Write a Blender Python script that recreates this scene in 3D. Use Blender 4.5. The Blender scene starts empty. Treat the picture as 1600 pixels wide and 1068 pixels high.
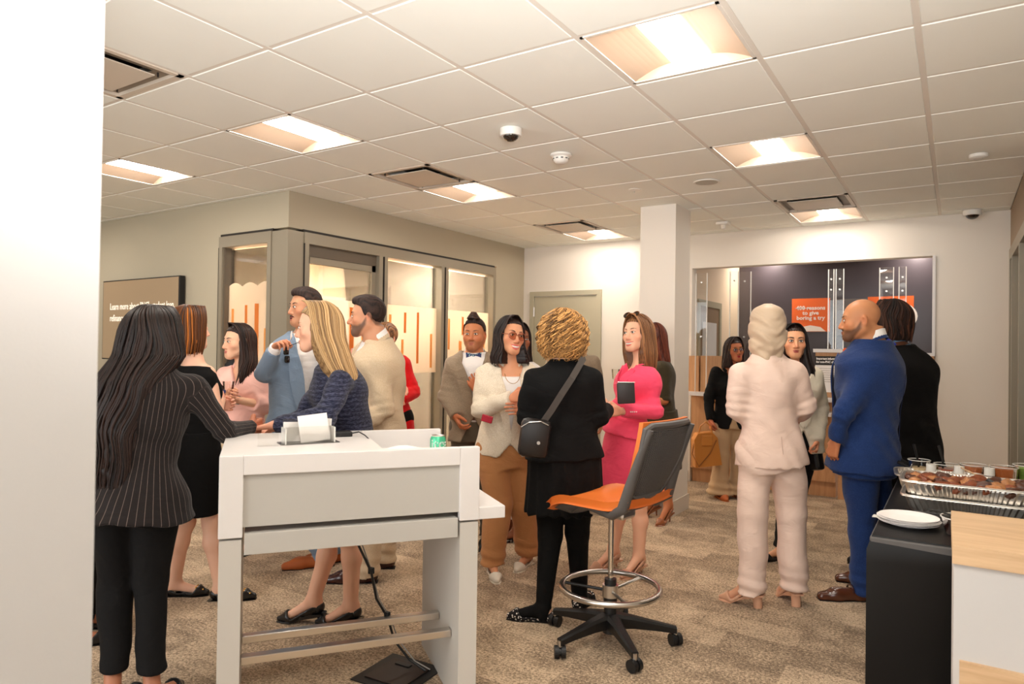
import bpy, bmesh, math, random
import numpy as np
from mathutils import Vector, Matrix
random.seed(7); np.random.seed(7)
S = bpy.context.scene
COL = S.collection
# ------------------------------------------------------------------ camera
CZ, H = 1.47, 2.79
FPX, YAW, PITCH, ROLL = 1074., -.57464, .0098325, .0140
_cy, _sy = math.cos(YAW), math.sin(YAW)
FW = Vector((_sy*math.cos(PITCH), _cy*math.cos(PITCH), math.sin(PITCH)))
_rt = Vector((_cy, -_sy, 0)); _up = _rt.cross(FW)
RT = _rt*math.cos(ROLL)+_up*math.sin(ROLL)
UP = -_rt*math.sin(ROLL)+_up*math.cos(ROLL)
cam_d = bpy.data.cameras.new('camera'); cam = bpy.data.objects.new('camera', cam_d); COL.objects.link(cam)
cam_d.sensor_width = 36; cam_d.lens = FPX/1600*36; cam_d.clip_start = .05; cam_d.clip_end = 100
cam.matrix_world = Matrix((( RT.x, UP.x, -FW.x, 0), (RT.y, UP.y, -FW.y, 0), (RT.z, UP.z, -FW.z, CZ), (0, 0, 0, 1)))
cam_d.dof.use_dof = True; cam_d.dof.focus_distance = 4.0; cam_d.dof.aperture_fstop = 4.0
S.camera = cam
# ------------------------------------------------------------------ world, exposure
S.view_settings.view_transform = 'Standard'; S.view_settings.look = 'None'
S.view_settings.exposure = 1.04; S.view_settings.gamma = 1; S.view_settings.use_curve_mapping = False
W = bpy.data.worlds.new('World'); S.world = W; W.use_nodes = True
W.node_tree.nodes['Background'].inputs[0].default_value = (1.0, .99, .98, 1)
W.node_tree.nodes['Background'].inputs[1].default_value = .5
S.cycles.max_bounces = 8; S.cycles.transparent_max_bounces = 12
S.cycles.use_denoising = True
S.cycles.sample_clamp_indirect = 6
LIGHT_E = 24.0            # ceiling troffer diffuser emission
# unseen fill light added behind the camera as daylight; photographer's bounced flash at camera
def area(name, loc, rot, sx, sy, e, col):
    l = bpy.data.lights.new(name, 'AREA'); l.shape = 'RECTANGLE'; l.size = sx; l.size_y = sy; l.energy = e; l.color = col
    o = bpy.data.objects.new(name, l); COL.objects.link(o); o.location = loc; o.rotation_euler = rot; return o
area('added_daylight_fill', (-3.0, -3.6, 1.5), (math.radians(90), 0, 0), 8.0, 2.6, 115, (.93, .98, 1))
fl = bpy.data.lights.new('bounced_flash', 'SPOT'); fl.energy = 310; fl.spot_size = math.radians(125); fl.spot_blend = 1; fl.shadow_soft_size = .25; fl.color = (1, .98, .97)
flo = bpy.data.objects.new('bounced_flash', fl); COL.objects.link(flo); flo.location = (.12, .1, 1.72); flo.rotation_euler = Vector((-.55, .62, .85)).to_track_quat('-Z', 'Y').to_euler()

def at(px, py, d):
    """point seen at that place of the photograph, d metres along the view axis"""
    return Vector((0, 0, CZ)) + (FW + RT*((px-800)/FPX) - UP*((py-534)/FPX))*d
def on_plane(px, py, axis, val):
    d = FW + RT*((px-800)/FPX) - UP*((py-534)/FPX); o = Vector((0, 0, CZ))
    return o + d*((val-o[axis])/d[axis])
# ------------------------------------------------------------------ materials
def srgb(r, g, b):
    f = lambda c: ((c/255+.055)/1.055)**2.4 if c/255 > .04045 else c/255/12.92
    return (f(r), f(g), f(b), 1)
MATS = {}
def mat(name, col, rough=.6, metal=0, bump=0, bscale=200, var=0, vscale=8, sheen=0, spec=.5, sss=0, coat=0, emit=None, trans=0, ior=1.45, aniso=None):
    if name in MATS: return MATS[name]
    m = bpy.data.materials.new(name); m.use_nodes = True; nt = m.node_tree; b = nt.nodes['Principled BSDF']
    b.inputs['Base Color'].default_value = col; b.inputs['Roughness'].default_value = rough; b.inputs['Metallic'].default_value = metal
    b.inputs['Specular IOR Level'].default_value = spec; b.inputs['IOR'].default_value = ior
    if sheen: b.inputs['Sheen Weight'].default_value = sheen; b.inputs['Sheen Roughness'].default_value = .5
    if sss:
        b.inputs['Subsurface Weight'].default_value = sss; b.inputs['Subsurface Radius'].default_value = (.012, .005, .003); b.inputs['Subsurface Scale'].default_value = 1
    if coat: b.inputs['Coat Weight'].default_value = coat; b.inputs['Coat Roughness'].default_value = .1
    if trans: b.inputs['Transmission Weight'].default_value = trans
    if emit: b.inputs['Emission Color'].default_value = emit[0]; b.inputs['Emission Strength'].default_value = emit[1]
    tc = nt.nodes.new('ShaderNodeTexCoord')
    if bump:
        n = nt.nodes.new('ShaderNodeTexNoise'); n.inputs['Scale'].default_value = bscale; n.inputs['Detail'].default_value = 3
        bp = nt.nodes.new('ShaderNodeBump'); bp.inputs['Strength'].default_value = bump; bp.inputs['Distance'].default_value = .004
        nt.links.new(tc.outputs['Object'], n.inputs['Vector']); nt.links.new(n.outputs['Fac'], bp.inputs['Height']); nt.links.new(bp.outputs['Normal'], b.inputs['Normal'])
    if var:
        n = nt.nodes.new('ShaderNodeTexNoise'); n.inputs['Scale'].default_value = vscale; n.inputs['Detail'].default_value = 4
        mx = nt.nodes.new('ShaderNodeMix'); mx.data_type = 'RGBA'
        mx.inputs[6].default_value = tuple(c*(1-var) for c in col[:3])+(1,); mx.inputs[7].default_value = tuple(min(1, c*(1+var)) for c in col[:3])+(1,)
        nt.links.new(tc.outputs['Object'], n.inputs['Vector']); nt.links.new(n.outputs['Fac'], mx.inputs[0]); nt.links.new(mx.outputs[2], b.inputs['Base Color'])
    MATS[name] = m; return m
def wood(name, c1, c2, axis='X', scale=1.0, rough=.5):
    if name in MATS: return MATS[name]
    m = bpy.data.materials.new(name); m.use_nodes = True; nt = m.node_tree; b = nt.nodes['Principled BSDF']; b.inputs['Roughness'].default_value = rough
    tc = nt.nodes.new('ShaderNodeTexCoord'); mp = nt.nodes.new('ShaderNodeMapping')
    sc = {'X': (1.2, 14, 14), 'Z': (14, 14, 1.2), 'Y': (14, 1.2, 14)}[axis]
    mp.inputs['Scale'].default_value = tuple(s*scale for s in sc)
    n = nt.nodes.new('ShaderNodeTexNoise'); n.inputs['Scale'].default_value = 2.2; n.inputs['Detail'].default_value = 6; n.inputs['Distortion'].default_value = .6
    n2 = nt.nodes.new('ShaderNodeTexNoise'); n2.inputs['Scale'].default_value = 12; n2.inputs['Detail'].default_value = 3
    ad = nt.nodes.new('ShaderNodeMath'); ad.operation = 'MULTIPLY_ADD'; ad.inputs[1].default_value = .35
    cr = nt.nodes.new('ShaderNodeValToRGB'); cr.color_ramp.elements[0].color = c1; cr.color_ramp.elements[1].color = c2
    cr.color_ramp.elements[0].position = .35; cr.color_ramp.elements[1].position = .9
    nt.links.new(tc.outputs['Object'], mp.inputs[0]); nt.links.new(mp.outputs[0], n.inputs['Vector']); nt.links.new(mp.outputs[0], n2.inputs['Vector'])
    nt.links.new(n2.outputs['Fac'], ad.inputs[0]); nt.links.new(n.outputs['Fac'], ad.inputs[2]); nt.links.new(ad.outputs[0], cr.inputs[0]); nt.links.new(cr.outputs[0], b.inputs['Base Color'])
    MATS[name] = m; return m
def clear(name, tint=(1, 1, 1, 1), refl=.12, rough=.0, frost=0, fcol=(1, 1, 1, 1)):
    """thin clear sheet: straight-through with a Fresnel reflection; frost mixes in a matt translucent film"""
    if name in MATS: return MATS[name]
    m = bpy.data.materials.new(name); m.use_nodes = True; nt = m.node_tree; nt.nodes.clear()
    o = nt.nodes.new('ShaderNodeOutputMaterial'); t = nt.nodes.new('ShaderNodeBsdfTransparent'); t.inputs[0].default_value = tint
    g = nt.nodes.new('ShaderNodeBsdfGlossy'); g.inputs['Roughness'].default_value = rough
    lw = nt.nodes.new('ShaderNodeFresnel'); lw.inputs[0].default_value = 1.45
    ml = nt.nodes.new('ShaderNodeMath'); ml.operation = 'MULTIPLY_ADD'; ml.inputs[1].default_value = .9; ml.inputs[2].default_value = refl*.02; ml.use_clamp = True
    nt.links.new(lw.outputs[0], ml.inputs[0])
    mx = nt.nodes.new('ShaderNodeMixShader'); nt.links.new(ml.outputs[0], mx.inputs[0]); nt.links.new(t.outputs[0], mx.inputs[1]); nt.links.new(g.outputs[0], mx.inputs[2])
    last = mx
    if frost:
        d = nt.nodes.new('ShaderNodeBsdfDiffuse'); d.inputs[0].default_value = fcol; tr = nt.nodes.new('ShaderNodeBsdfTranslucent'); tr.inputs[0].default_value = fcol
        a = nt.nodes.new('ShaderNodeMixShader'); a.inputs[0].default_value = .5; nt.links.new(d.outputs[0], a.inputs[1]); nt.links.new(tr.outputs[0], a.inputs[2])
        b = nt.nodes.new('ShaderNodeMixShader'); b.inputs[0].default_value = frost; nt.links.new(mx.outputs[0], b.inputs[1]); nt.links.new(a.outputs[0], b.inputs[2]); last = b
    nt.links.new(last.outputs[0], o.inputs[0]); MATS[name] = m; return m

WHITE_WALL = mat('white_wall', srgb(231, 222, 210), .7, bump=.08, bscale=180)
NEAR_WALL = mat('near_wall', srgb(202, 199, 197), .75, bump=.05, bscale=180)
BEIGE_WALL = mat('beige_wall', srgb(181, 170, 148), .75, bump=.1, bscale=160)
TILE = mat('ceiling_tile_white', srgb(240, 240, 232), .85, bump=.35, bscale=420, var=.02, vscale=3)
GRID = mat('grid_white', srgb(226, 219, 208), .5)
FRAME = mat('frame_bronze', srgb(148, 138, 120), .45, metal=.25)
FRAME_D = mat('frame_shadow_gap', srgb(38, 32, 27), .6)
BLACK = mat('black_plastic', srgb(22, 21, 21), .45)
DARK = mat('dark_grey_plastic', srgb(88, 84, 82), .5)
SOLID = mat('white_solid_surface', srgb(222, 217, 214), .35, spec=.4)
GREYP = mat('grey_panel', srgb(186, 182, 175), .5, bump=.05, bscale=300)
STEEL = mat('steel', srgb(205, 200, 194), .28, metal=1)
CHROME = mat('chrome', srgb(225, 220, 214), .12, metal=1)
OAK = wood('oak', srgb(176, 124, 80), srgb(206, 156, 110), 'Z')
OAKL = wood('oak_light', srgb(194, 156, 116), srgb(222, 188, 148), 'X')
ORANGE_S = mat('orange_seat', srgb(226, 118, 46), .45, bump=.05, bscale=600)
DOORM = mat('door_paint', srgb(178, 170, 146), .5)
PLASTIC_W = mat('white_plastic', srgb(232, 228, 220), .4)
GLASS = clear('window_glass', (.97, .98, .97, 1), .3)
FILM = clear('frosted_film', (1, 1, 1, 1), .2, frost=.62, fcol=srgb(238, 216, 190))
BARS = clear('orange_film', (1, .9, .8, 1), .1, frost=.8, fcol=srgb(232, 178, 112))
BARS2 = clear('deep_orange_film', (1, .9, .8, 1), .1, frost=.9, fcol=srgb(222, 150, 84))
ACRYL = clear('acrylic', (.97, .97, .96, 1), .5)
EDGE = mat('acrylic_edge', srgb(228, 224, 216), .15, spec=.8)
PAPER = mat('paper', srgb(246, 240, 236), .8)

# carpet: grey-brown flecks, plank tiles laid ashlar, some turned darker
def carpet_mat():
    m = bpy.data.materials.new('carpet'); m.use_nodes = True; nt = m.node_tree; b = nt.nodes['Principled BSDF']
    b.inputs['Roughness'].default_value = .95; b.inputs['Specular IOR Level'].default_value = .1; b.inputs['Sheen Weight'].default_value = .15
    N = nt.nodes.new; L = nt.links.new
    tc = N('ShaderNodeTexCoord')
    mp = N('ShaderNodeMapping'); mp.inputs['Rotation'].default_value = (0, 0, math.radians(0)); mp.inputs['Scale'].default_value = (1, 1, 1); L(tc.outputs['Object'], mp.inputs[0])
    br = N('ShaderNodeTexBrick'); br.offset = .33; br.inputs['Scale'].default_value = 1; br.inputs['Brick Width'].default_value = .5; br.inputs['Row Height'].default_value = .23; br.inputs['Mortar Size'].default_value = .003
    br.inputs['Color1'].default_value = (0, 0, 0, 1); br.inputs['Color2'].default_value = (1, 1, 1, 1); br.inputs['Mortar'].default_value = (.35, .35, .35, 1); br.inputs['Bias'].default_value = 0
    L(mp.outputs[0], br.inputs['Vector'])
    n1 = N('ShaderNodeTexNoise'); n1.inputs['Scale'].default_value = 75; n1.inputs['Detail'].default_value = 7; n1.inputs['Roughness'].default_value = .9; L(tc.outputs['Object'], n1.inputs['Vector'])
    mp2 = N('ShaderNodeMapping'); mp2.inputs['Scale'].default_value = (2.4, 2.9, 1); L(tc.outputs['Object'], mp2.inputs[0])
    n2 = N('ShaderNodeTexNoise'); n2.inputs['Scale'].default_value = 2.4; n2.inputs['Detail'].default_value = 5; n2.inputs['Roughness'].default_value = .6; L(mp2.outputs[0], n2.inputs['Vector'])
    a = N('ShaderNodeMath'); a.operation = 'MULTIPLY_ADD'; a.inputs[1].default_value = .15; L(br.outputs['Color'], a.inputs[0])
    a2 = N('ShaderNodeMath'); a2.operation = 'MULTIPLY_ADD'; a2.inputs[1].default_value = .42; L(n2.outputs['Fac'], a2.inputs[0]); a2.inputs[2].default_value = 0; L(a2.outputs[0], a.inputs[2])
    a3 = N('ShaderNodeMath'); a3.operation = 'MULTIPLY_ADD'; a3.inputs[1].default_value = 2.2; L(n1.outputs['Fac'], a3.inputs[0]); L(a.outputs[0], a3.inputs[2])
    cr = N('ShaderNodeValToRGB'); e = cr.color_ramp.elements; e[0].position = .72; e[0].color = srgb(108, 88, 68); e[1].position = 1.5/1.0 if False else 1.0; e[1].color = srgb(220, 194, 162)
    e.new(.88).color = srgb(164, 138, 110)
    sb = N('ShaderNodeMath'); sb.operation = 'SUBTRACT'; sb.inputs[1].default_value = .50; L(a3.outputs[0], sb.inputs[0]); L(sb.outputs[0], cr.inputs[0]); L(cr.outputs[0], b.inputs['Base Color'])
    bp = N('ShaderNodeBump'); bp.inputs['Strength'].default_value = .6; bp.inputs['Distance'].default_value = .006; L(n1.outputs['Fac'], bp.inputs['Height']); L(bp.outputs[0], b.inputs['Normal'])
    return m
CARPET = carpet_mat()

# ------------------------------------------------------------------ mesh helpers
def link(o, parent=None):
    COL.objects.link(o)
    if parent is not None: o.parent = parent
    return o
def mesh_obj(name, verts, faces, m, parent=None, smooth=False, mats=None, midx=None):
    me = bpy.data.meshes.new(name); me.from_pydata([tuple(v) for v in verts], [], faces); me.update()
    for mm in (mats or [m]): me.materials.append(mm)
    if midx is not None: me.polygons.foreach_set('material_index', midx)
    if smooth: me.polygons.foreach_set('use_smooth', [True]*len(me.polygons))
    return link(bpy.data.objects.new(name, me), parent)
class MB:
    """collects shapes for one mesh"""
    def __init__(s): s.bm = bmesh.new()
    def box(s, x0, x1, y0, y1, z0, z1, bev=0, M=None):
        b = bmesh.new(); bmesh.ops.create_cube(b, size=1)
        for v in b.verts: v.co = Vector(((x0+x1)/2+v.co.x*(x1-x0), (y0+y1)/2+v.co.y*(y1-y0), (z0+z1)/2+v.co.z*(z1-z0)))
        if bev: bmesh.ops.bevel(b, geom=list(b.edges), offset=bev, segments=2, profile=.5, affect='EDGES')
        return s._add(b, M)
    def _add(s, b, M=None):
        if M is not None: bmesh.ops.transform(b, matrix=M, verts=b.verts)
        me = bpy.data.meshes.new('t'); b.to_mesh(me); b.free(); s.bm.from_mesh(me); bpy.data.meshes.remove(me); return s
    def cyl(s, p0, p1, r0, r1=None, n=16, caps=True):
        r1 = r0 if r1 is None else r1; p0 = Vector(p0); p1 = Vector(p1); d = p1-p0
        b = bmesh.new(); bmesh.ops.create_cone(b, cap_ends=caps, segments=n, radius1=r0, radius2=r1, depth=d.length)
        return s._add(b, Matrix.Translation((p0+p1)/2) @ d.to_track_quat('Z', 'Y').to_matrix().to_4x4())
    def sph(s, c, r, sc=(1, 1, 1), n=14):
        b = bmesh.new(); bmesh.ops.create_uvsphere(b, u_segments=n, v_segments=max(6, n*2//3), radius=r)
        return s._add(b, Matrix.Translation(c) @ Matrix.Diagonal((*sc, 1)))
    def tube(s, pts, r, n=8, closed=False, flat=1):
        vs = []; P = [Vector(p) for p in pts]; N = len(P); up = None; rs = r if hasattr(r, '__len__') else [r]*N
        for i, p in enumerate(P):
            a = P[(i-1) % N] if (closed or i > 0) else p; c = P[(i+1) % N] if (closed or i < N-1) else p
            t = (c-a).normalized(); 
            if up is None: up = t.orthogonal().normalized()
            up = (up-t*up.dot(t)).normalized(); w = t.cross(up)
            vs.append([s.bm.verts.new(p+(up*math.cos(k*2*math.pi/n)+w*math.sin(k*2*math.pi/n)*flat)*rs[i]) for k in range(n)])
        for i in range(N if closed else N-1):
            A = vs[i]; B = vs[(i+1) % N]
            for k in range(n): s.bm.faces.new((A[k], A[(k+1) % n], B[(k+1) % n], B[k]))
        if not closed:
            s.bm.faces.new(vs[0][::-1]); s.bm.faces.new(vs[-1])
        return s
    def lathe(s, prof, c=(0, 0, 0), n=24, sx=1, sy=1):
        c = Vector(c); rings = []
        for r, z in prof:
            rings.append([s.bm.verts.new(c+Vector((r*sx*math.cos(k*2*math.pi/n), r*sy*math.sin(k*2*math.pi/n), z))) for k in range(n)] if r > 1e-6 else [s.bm.verts.new(c+Vector((0, 0, z)))])
        for A, B in zip(rings, rings[1:]):
            for k in range(n):
                k2 = (k+1) % n
                if len(A) == 1 and len(B) == 1: continue
                if len(A) == 1: s.bm.faces.new((A[0], B[k], B[k2]))
                elif len(B) == 1: s.bm.faces.new((A[k], A[k2], B[0]))
                else: s.bm.faces.new((A[k], A[k2], B[k2], B[k]))
        return s
    def prism(s, pts, z0, z1, M=None):
        b = bmesh.new(); lo = [b.verts.new((x, y, z0)) for x, y in pts]; hi = [b.verts.new((x, y, z1)) for x, y in pts]; n = len(pts)
        b.faces.new(lo[::-1]); b.faces.new(hi)
        for i in range(n): b.faces.new((lo[i], lo[(i+1) % n], hi[(i+1) % n], hi[i]))
        return s._add(b, M)
    def build(s, name, m, parent=None, smooth=False, M=None):
        bmesh.ops.recalc_face_normals(s.bm, faces=s.bm.faces)
        if M is not None: bmesh.ops.transform(s.bm, matrix=M, verts=s.bm.verts)
        me = bpy.data.meshes.new(name); s.bm.to_mesh(me); s.bm.free(); me.materials.append(m)
        if smooth:
            me.polygons.foreach_set('use_smooth', [True]*len(me.polygons)); me.set_sharp_from_angle(angle=math.radians(40))
        return link(bpy.data.objects.new(name, me), parent)
def thing(name, label, cat, loc=(0, 0, 0), rot=0, group=None):
    o = bpy.data.objects.new(name, None); COL.objects.link(o); o.location = loc; o.rotation_euler = (0, 0, rot); o.empty_display_size = .1
    o['label'] = label; o['category'] = cat
    if group: o['group'] = group
    return o
def tag(o, label, cat, group=None):
    o['label'] = label; o['category'] = cat
    if group: o['group'] = group
    return o
def struct(name, mb, m, parent=None, **k):
    o = mb.build(name, m, parent, **k)
    if parent is None: o['kind'] = 'structure'
    return o
def sempty(name):
    o = bpy.data.objects.new(name, None); COL.objects.link(o); o['kind'] = 'structure'; return o
def text(body, size, m, name, parent, M, depth=.001, align='LEFT', space=1.0, stretch=1, bold=0):
    c = bpy.data.curves.new(name, 'FONT'); c.body = body; c.size = size; c.extrude = depth; c.align_x = align; c.space_line = space; c.offset = bold; c.resolution_u = 2
    o = bpy.data.objects.new(name, c); COL.objects.link(o)
    dg = bpy.context.evaluated_depsgraph_get(); me = bpy.data.meshes.new_from_object(o.evaluated_get(dg)); bpy.data.objects.remove(o)
    me.name = name; me.materials.clear(); me.materials.append(m); me.transform(M @ Matrix.Diagonal((stretch, 1, 1, 1)))
    return link(bpy.data.objects.new(name, me), parent)

# ================================================================== SETTING
BACK = 7.65; GX = -4.78; GY = 3.86; RWX = .40
struct('floor', MB().box(-10, 3.2, -4, 10.6, -.06, 0), CARPET)
# ---- ceiling: slab, runners, tiles
ox, oy, T = -3.1916, 3.175, .61
ceil = struct('ceiling', MB().box(-10, 3.2, -4, 10.6, H+.12, H+.2), GRID)
lights_c = {(3, -1), (-1, -1), (-4, -1), (-1, 2), (3, 2), (3, 6), (-1, 6), (3, -4), (-1, -4), (-8, -1)}
vents_c = {(-1, -3), (-1, 1), (3, 5), (-1, 5)}
teller_lights = {(1, 11), (4, 11)}
def tile_mesh(w, d):
    b = MB(); e = .008
    b.box(0, w, 0, d, 0, .01)
    v = b.bm.verts
    for q in v:
        if q.co.z < .001:
            q.co.x += e if q.co.x < w/2 else -e; q.co.y += e if q.co.y < d/2 else -e
    return b
tmesh = tile_mesh(T-.015, T-.015).build('ceiling_tile', TILE, ceil); tmesh.location = (0, 0, -50); proto_tile = tmesh; first = True
def put_tile(i, j, x1=None, y1=None, xm=None):
    global first
    x0 = ox+i*T+.0075; y0 = oy+j*T+.0075
    if x1 or y1 or xm:
        if xm: x1 = x0+T-.015; x0 = xm
        w = min(T-.015, (x1 or 99)-x0); d = min(T-.015, (y1 or 99)-y0)
        if w < .03 or d < .03: return
        o = tile_mesh(w, d).build('ceiling_tile', TILE, ceil)
    elif first: o = proto_tile; first = False
    else:
        o = proto_tile.copy(); COL.objects.link(o); o.parent = ceil
    o.location = (x0, y0, H-.003)
RY = 5.3; RX2 = 3.0
for i in range(-9, 11):
    for j in range(-6, 8):
        X = ox+i*T; Y = oy+j*T
        if (i, j) in lights_c or (i, j) in vents_c: continue
        if X+T < GX+.03 and Y > GY-.02: continue
        if X < -1.45 and Y < -.2 and X+T < -1.3: continue
        if X > RWX and Y+T > RY+.35: continue
        if X+T > RX2: continue
        x1 = RWX if (X+T > RWX and X < RWX and Y+T > RY) else None; y1 = BACK if Y+T > BACK else None
        if X < GX-.05 and Y+T > GY: y1 = GY
        if X < GX < X+T-.05 and Y < GY < Y+T: put_tile(i, j, GX, GY); put_tile(i, j, None, None, GX+.005); continue
        if X < GX < X+T-.05 and Y > GY: put_tile(i, j, None, BACK if Y+T > BACK else None, GX+.005); continue
        put_tile(i, j, x1, y1)
for i in range(-9, 11):
    x = ox+i*T; y1 = BACK if x > GX+.1 else GY
    if x > RWX: y1 = RY
    MB().box(x-.0125, x+.0125, -3.9, y1, H, H+.115).build('grid_bar', GRID, ceil)
for j in range(-6, 8):
    y = oy+j*T; x0 = -9.5 if y < GY else GX
    MB().box(x0, RWX if y > RY else RX2, y-.0125, y+.0125, H+.001, H+.018).build('grid_bar', GRID, ceil)
# teller room ceiling tiles
for i in range(0, 6):
    for j in range(8, 12):
        if (i, j) in teller_lights: continue
        put_tile(i, j, RWX if i == 5 else None, None)
# ---- walls
struct('wall_back', MB().box(GX-.1, -2.53, BACK, BACK+.15, 0, H+.115).box(-2.53, -.175, BACK, BACK+.15, 2.41, H+.115).box(-.175, .55, BACK, BACK+.15, 0, H+.115), WHITE_WALL)
struct('wall_left', MB().box(-9.5, -5.72, GY, GY+.12, 0, H+.115).box(-5.72, GX, GY, GY+.12, 2.48, H+.115), BEIGE_WALL)
struct('wall_office', MB().box(GX-.12, GX, GY+.12, 7.0, 2.48, H+.115).box(GX-.12, GX, 7.0, BACK, 0, H+.115), BEIGE_WALL)
struct('wall_right', MB().box(RWX, RWX+.12, RY, 10.6, 2.43, H+.115).box(RWX, RWX+.12, 7.45, BACK, 0, 2.43).box(RWX, RWX+.12, RY, RY+.15, 0, 2.43), mat('right_wall', srgb(150, 130, 108), .7))
struct('wall_near', MB().box(-1.42, -1.26, -2.6, .615, 0, H+.01), NEAR_WALL)
struct('wall_far_left', MB().box(-9.62, -9.5, -4, GY, 0, H), BEIGE_WALL)
# column
colm = struct('column', MB().box(-2.45, -2.115, 5.93, 6.33, 0, H-.002), WHITE_WALL); colm['kind'] = 'structure'
struct('baseboard_column', MB().box(-2.462, -2.103, 5.918, 6.342, 0, .135), mat('baseboard', srgb(214, 200, 184), .6))
struct('baseboard_back', MB().box(GX, -2.55, BACK-.012, BACK, 0, .12), mat('baseboard', srgb(214, 200, 184), .6))
# ---- glazed office front
def glazed(name, axis, p, segs, z1=2.46, door=None):
    """axis 'Y': front lies in the plane X=p and runs along Y; 'X': plane Y=p along X"""
    g = sempty(name)
    def bx(a0, a1, t0, t1, z0, z1_):
        return (MB().box(p+t0, p+t1, a0, a1, z0, z1_) if axis == 'Y' else MB().box(a0, a1, p-t1, p-t0, z0, z1_))
    A0 = segs[0][0]; A1 = segs[-1][1]
    bx(A0-.05, A1+.05, -.1, .012, z1, z1+.022).build('shadow_gap', FRAME_D, g)
    bx(A0-.05, A1+.05, -.1, .03, z1-.1, z1-.002).build('header', FRAME, g)
    bx(A0-.05, A1+.05, -.1, .03, 0, .1).build('sill', FRAME, g)
    ed = sorted({A0, A1} | {s[0] for s in segs} | {s[1] for s in segs})
    gaps = [A0-.05]+[None]
    for k, (a0, a1) in enumerate(segs):
        for (q0, q1) in ((a0-.05, a0), (a1, a1+.05)):
            bx(q0, q1, -.1, .03, .1, z1-.1).build('post', FRAME, g)
        bx(a0-.052, a0-.046, -.1, .032, .1, z1-.1).build('post_seam', FRAME_D, g)
        top = z1-.12
        if door == k:
            bx(a0+.0, a1, -.07, -.01, z1-.2, z1-.1).build('header_recess', mat('dark_bronze', srgb(96, 84, 70), .5), g)
            for q0, q1 in ((a0, a0+.05), (a1-.05, a1)): bx(q0, q1, -.06, -.02, .1, z1-.2).build('door_stile', FRAME, g)
            bx(a0, a1, -.06, -.02, z1-.26, z1-.2).build('door_rail', FRAME, g)
            hb = MB(); (hb.tube([(p+.05, a1-.1, .85), (p+.05, a1-.1, 1.35)], .012) if axis == 'Y' else None); hb.build('door_handle', STEEL, g)
            top = z1-.26; a0 += .05; a1 -= .05
        else:
            bx(a0, a0+.02, -.06, .01, .1, z1-.1).build('glazing_bead', mat('dark_bronze', srgb(96, 84, 70), .5), g)
        bx(a0, a1, -.05, -.042, .1, top).build('pane', GLASS, g)
        # film: striped frosted band with a scalloped head, bars of orange
        w = a1-a0; f0 = 1.2; f1 = 1.9 if axis == 'Y' else 2.0
        pts = []; n = 24
        for q in range(n+1):
            t = q/n; zz = f1 + (.035*abs(math.sin(t*math.pi*3.0)) if axis == 'X' else 0)
            pts.append((a0+t*w, zz))
        vs = []; d = -.038
        for (a, z) in pts: vs.append((p+d, a, z) if axis == 'Y' else (a, p-d, z))
        for (a, z) in pts: vs.append((p+d, a, f0) if axis == 'Y' else (a, p-d, f0))
        mesh_obj('frosted_film', vs, [(q, q+1, n+2+q, n+1+q) for q in range(n)], FILM, g)
        rng = random.Random(k*7+(3 if axis == 'X' else 0))
        for (t, z0, z1_, dp) in ((.12, 1.45, 1.80, 0), (.34, 1.22, 1.55, 0), (.40, 1.62, 1.83, 1), (.62, 1.3, 1.84, 1), (.85, 1.25, 1.62, 0)):
            a = a0+w*(t+rng.uniform(-.03, .03)); ww = rng.choice((.035, .055)); dd = -.034
            q = MB(); q.box(*( (p+dd, p+dd+.001, a, a+ww) if axis == 'Y' else (a, a+ww, p-dd-.001, p-dd)), z0, z1_)
            q.build('orange_bar', BARS2 if dp else BARS, g)
    return g
glazed('window_1', 'Y', GX, [(4.06, 4.93), (5.05, 5.9), (6.02, 6.9)], door=0)
glazed('window_2', 'X', GY, [(-5.66, -5.02)])
cp = MB().box(-4.97, GX+.02, GY-.02, 4.01, 0, 2.455).build('trim_1', FRAME); cp['kind'] = 'structure'
t3 = MB().box(-4.985, -4.975, GY-.022, GY, 0, 2.455).build('trim_2', FRAME_D); t3['kind'] = 'structure'
# office interior
struct('wall_office_inner', MB().box(-8.6, -8.5, GY, 7.7, 0, H).box(-8.6, GX-.06, 7.55, BACK, 0, H), mat('office_wall', srgb(240, 226, 208), .8))
struct('ceiling_office', MB().box(-8.6, GX-.1, GY+.1, 7.6, H-.02, H), TILE)
# meeting-room furniture seen dimly through the glass
mt = thing('meeting_table', 'pale office table standing dimly behind the frosted glass panes', 'table', (-6.5, 5.7, 0))
MB().box(-.5, .5, -1.0, 1.0, .7, .74, .008).build('table_top', OAKL, mt)
for sx in (-1, 1):
    for sy in (-1, 1): MB().box(sx*.42-.03, sx*.42+.03, sy*.9-.03, sy*.9+.03, 0, .7).build('leg', FRAME, mt)
# ---- door in the back wall
dr = sempty('door_1')
X0, X1 = -4.67, -3.65
MB().box(X0, X0+.06, BACK-.03, BACK+.02, 0, 2.21).box(X1-.06, X1, BACK-.03, BACK+.02, 0, 2.21).box(X0+.06, X1-.06, BACK-.03, BACK+.02, 2.15, 2.21).build('door_frame', DOORM, dr)
MB().box(X0+.065, X1-.065, BACK-.012, BACK+.01, .01, 2.143).build('door_leaf', DOORM, dr)
for z in (1.95, 1.1, .3): MB().cyl((X0+.062, BACK-.022, z-.06), (X0+.062, BACK-.022, z+.06), .012).build('hinge', STEEL, dr)
MB().cyl((X1-.13, BACK-.012, 1.0), (X1-.13, BACK-.06, 1.0), .012).cyl((X1-.13, BACK-.055, 1.0), (X1-.25, BACK-.055, 1.0), .01).build('lever_handle', STEEL, dr)
MB().box(X1-.42, X1-.3, BACK-.02, BACK-.012, 1.78, 1.8).build('door_sign', FRAME_D, dr)
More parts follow.
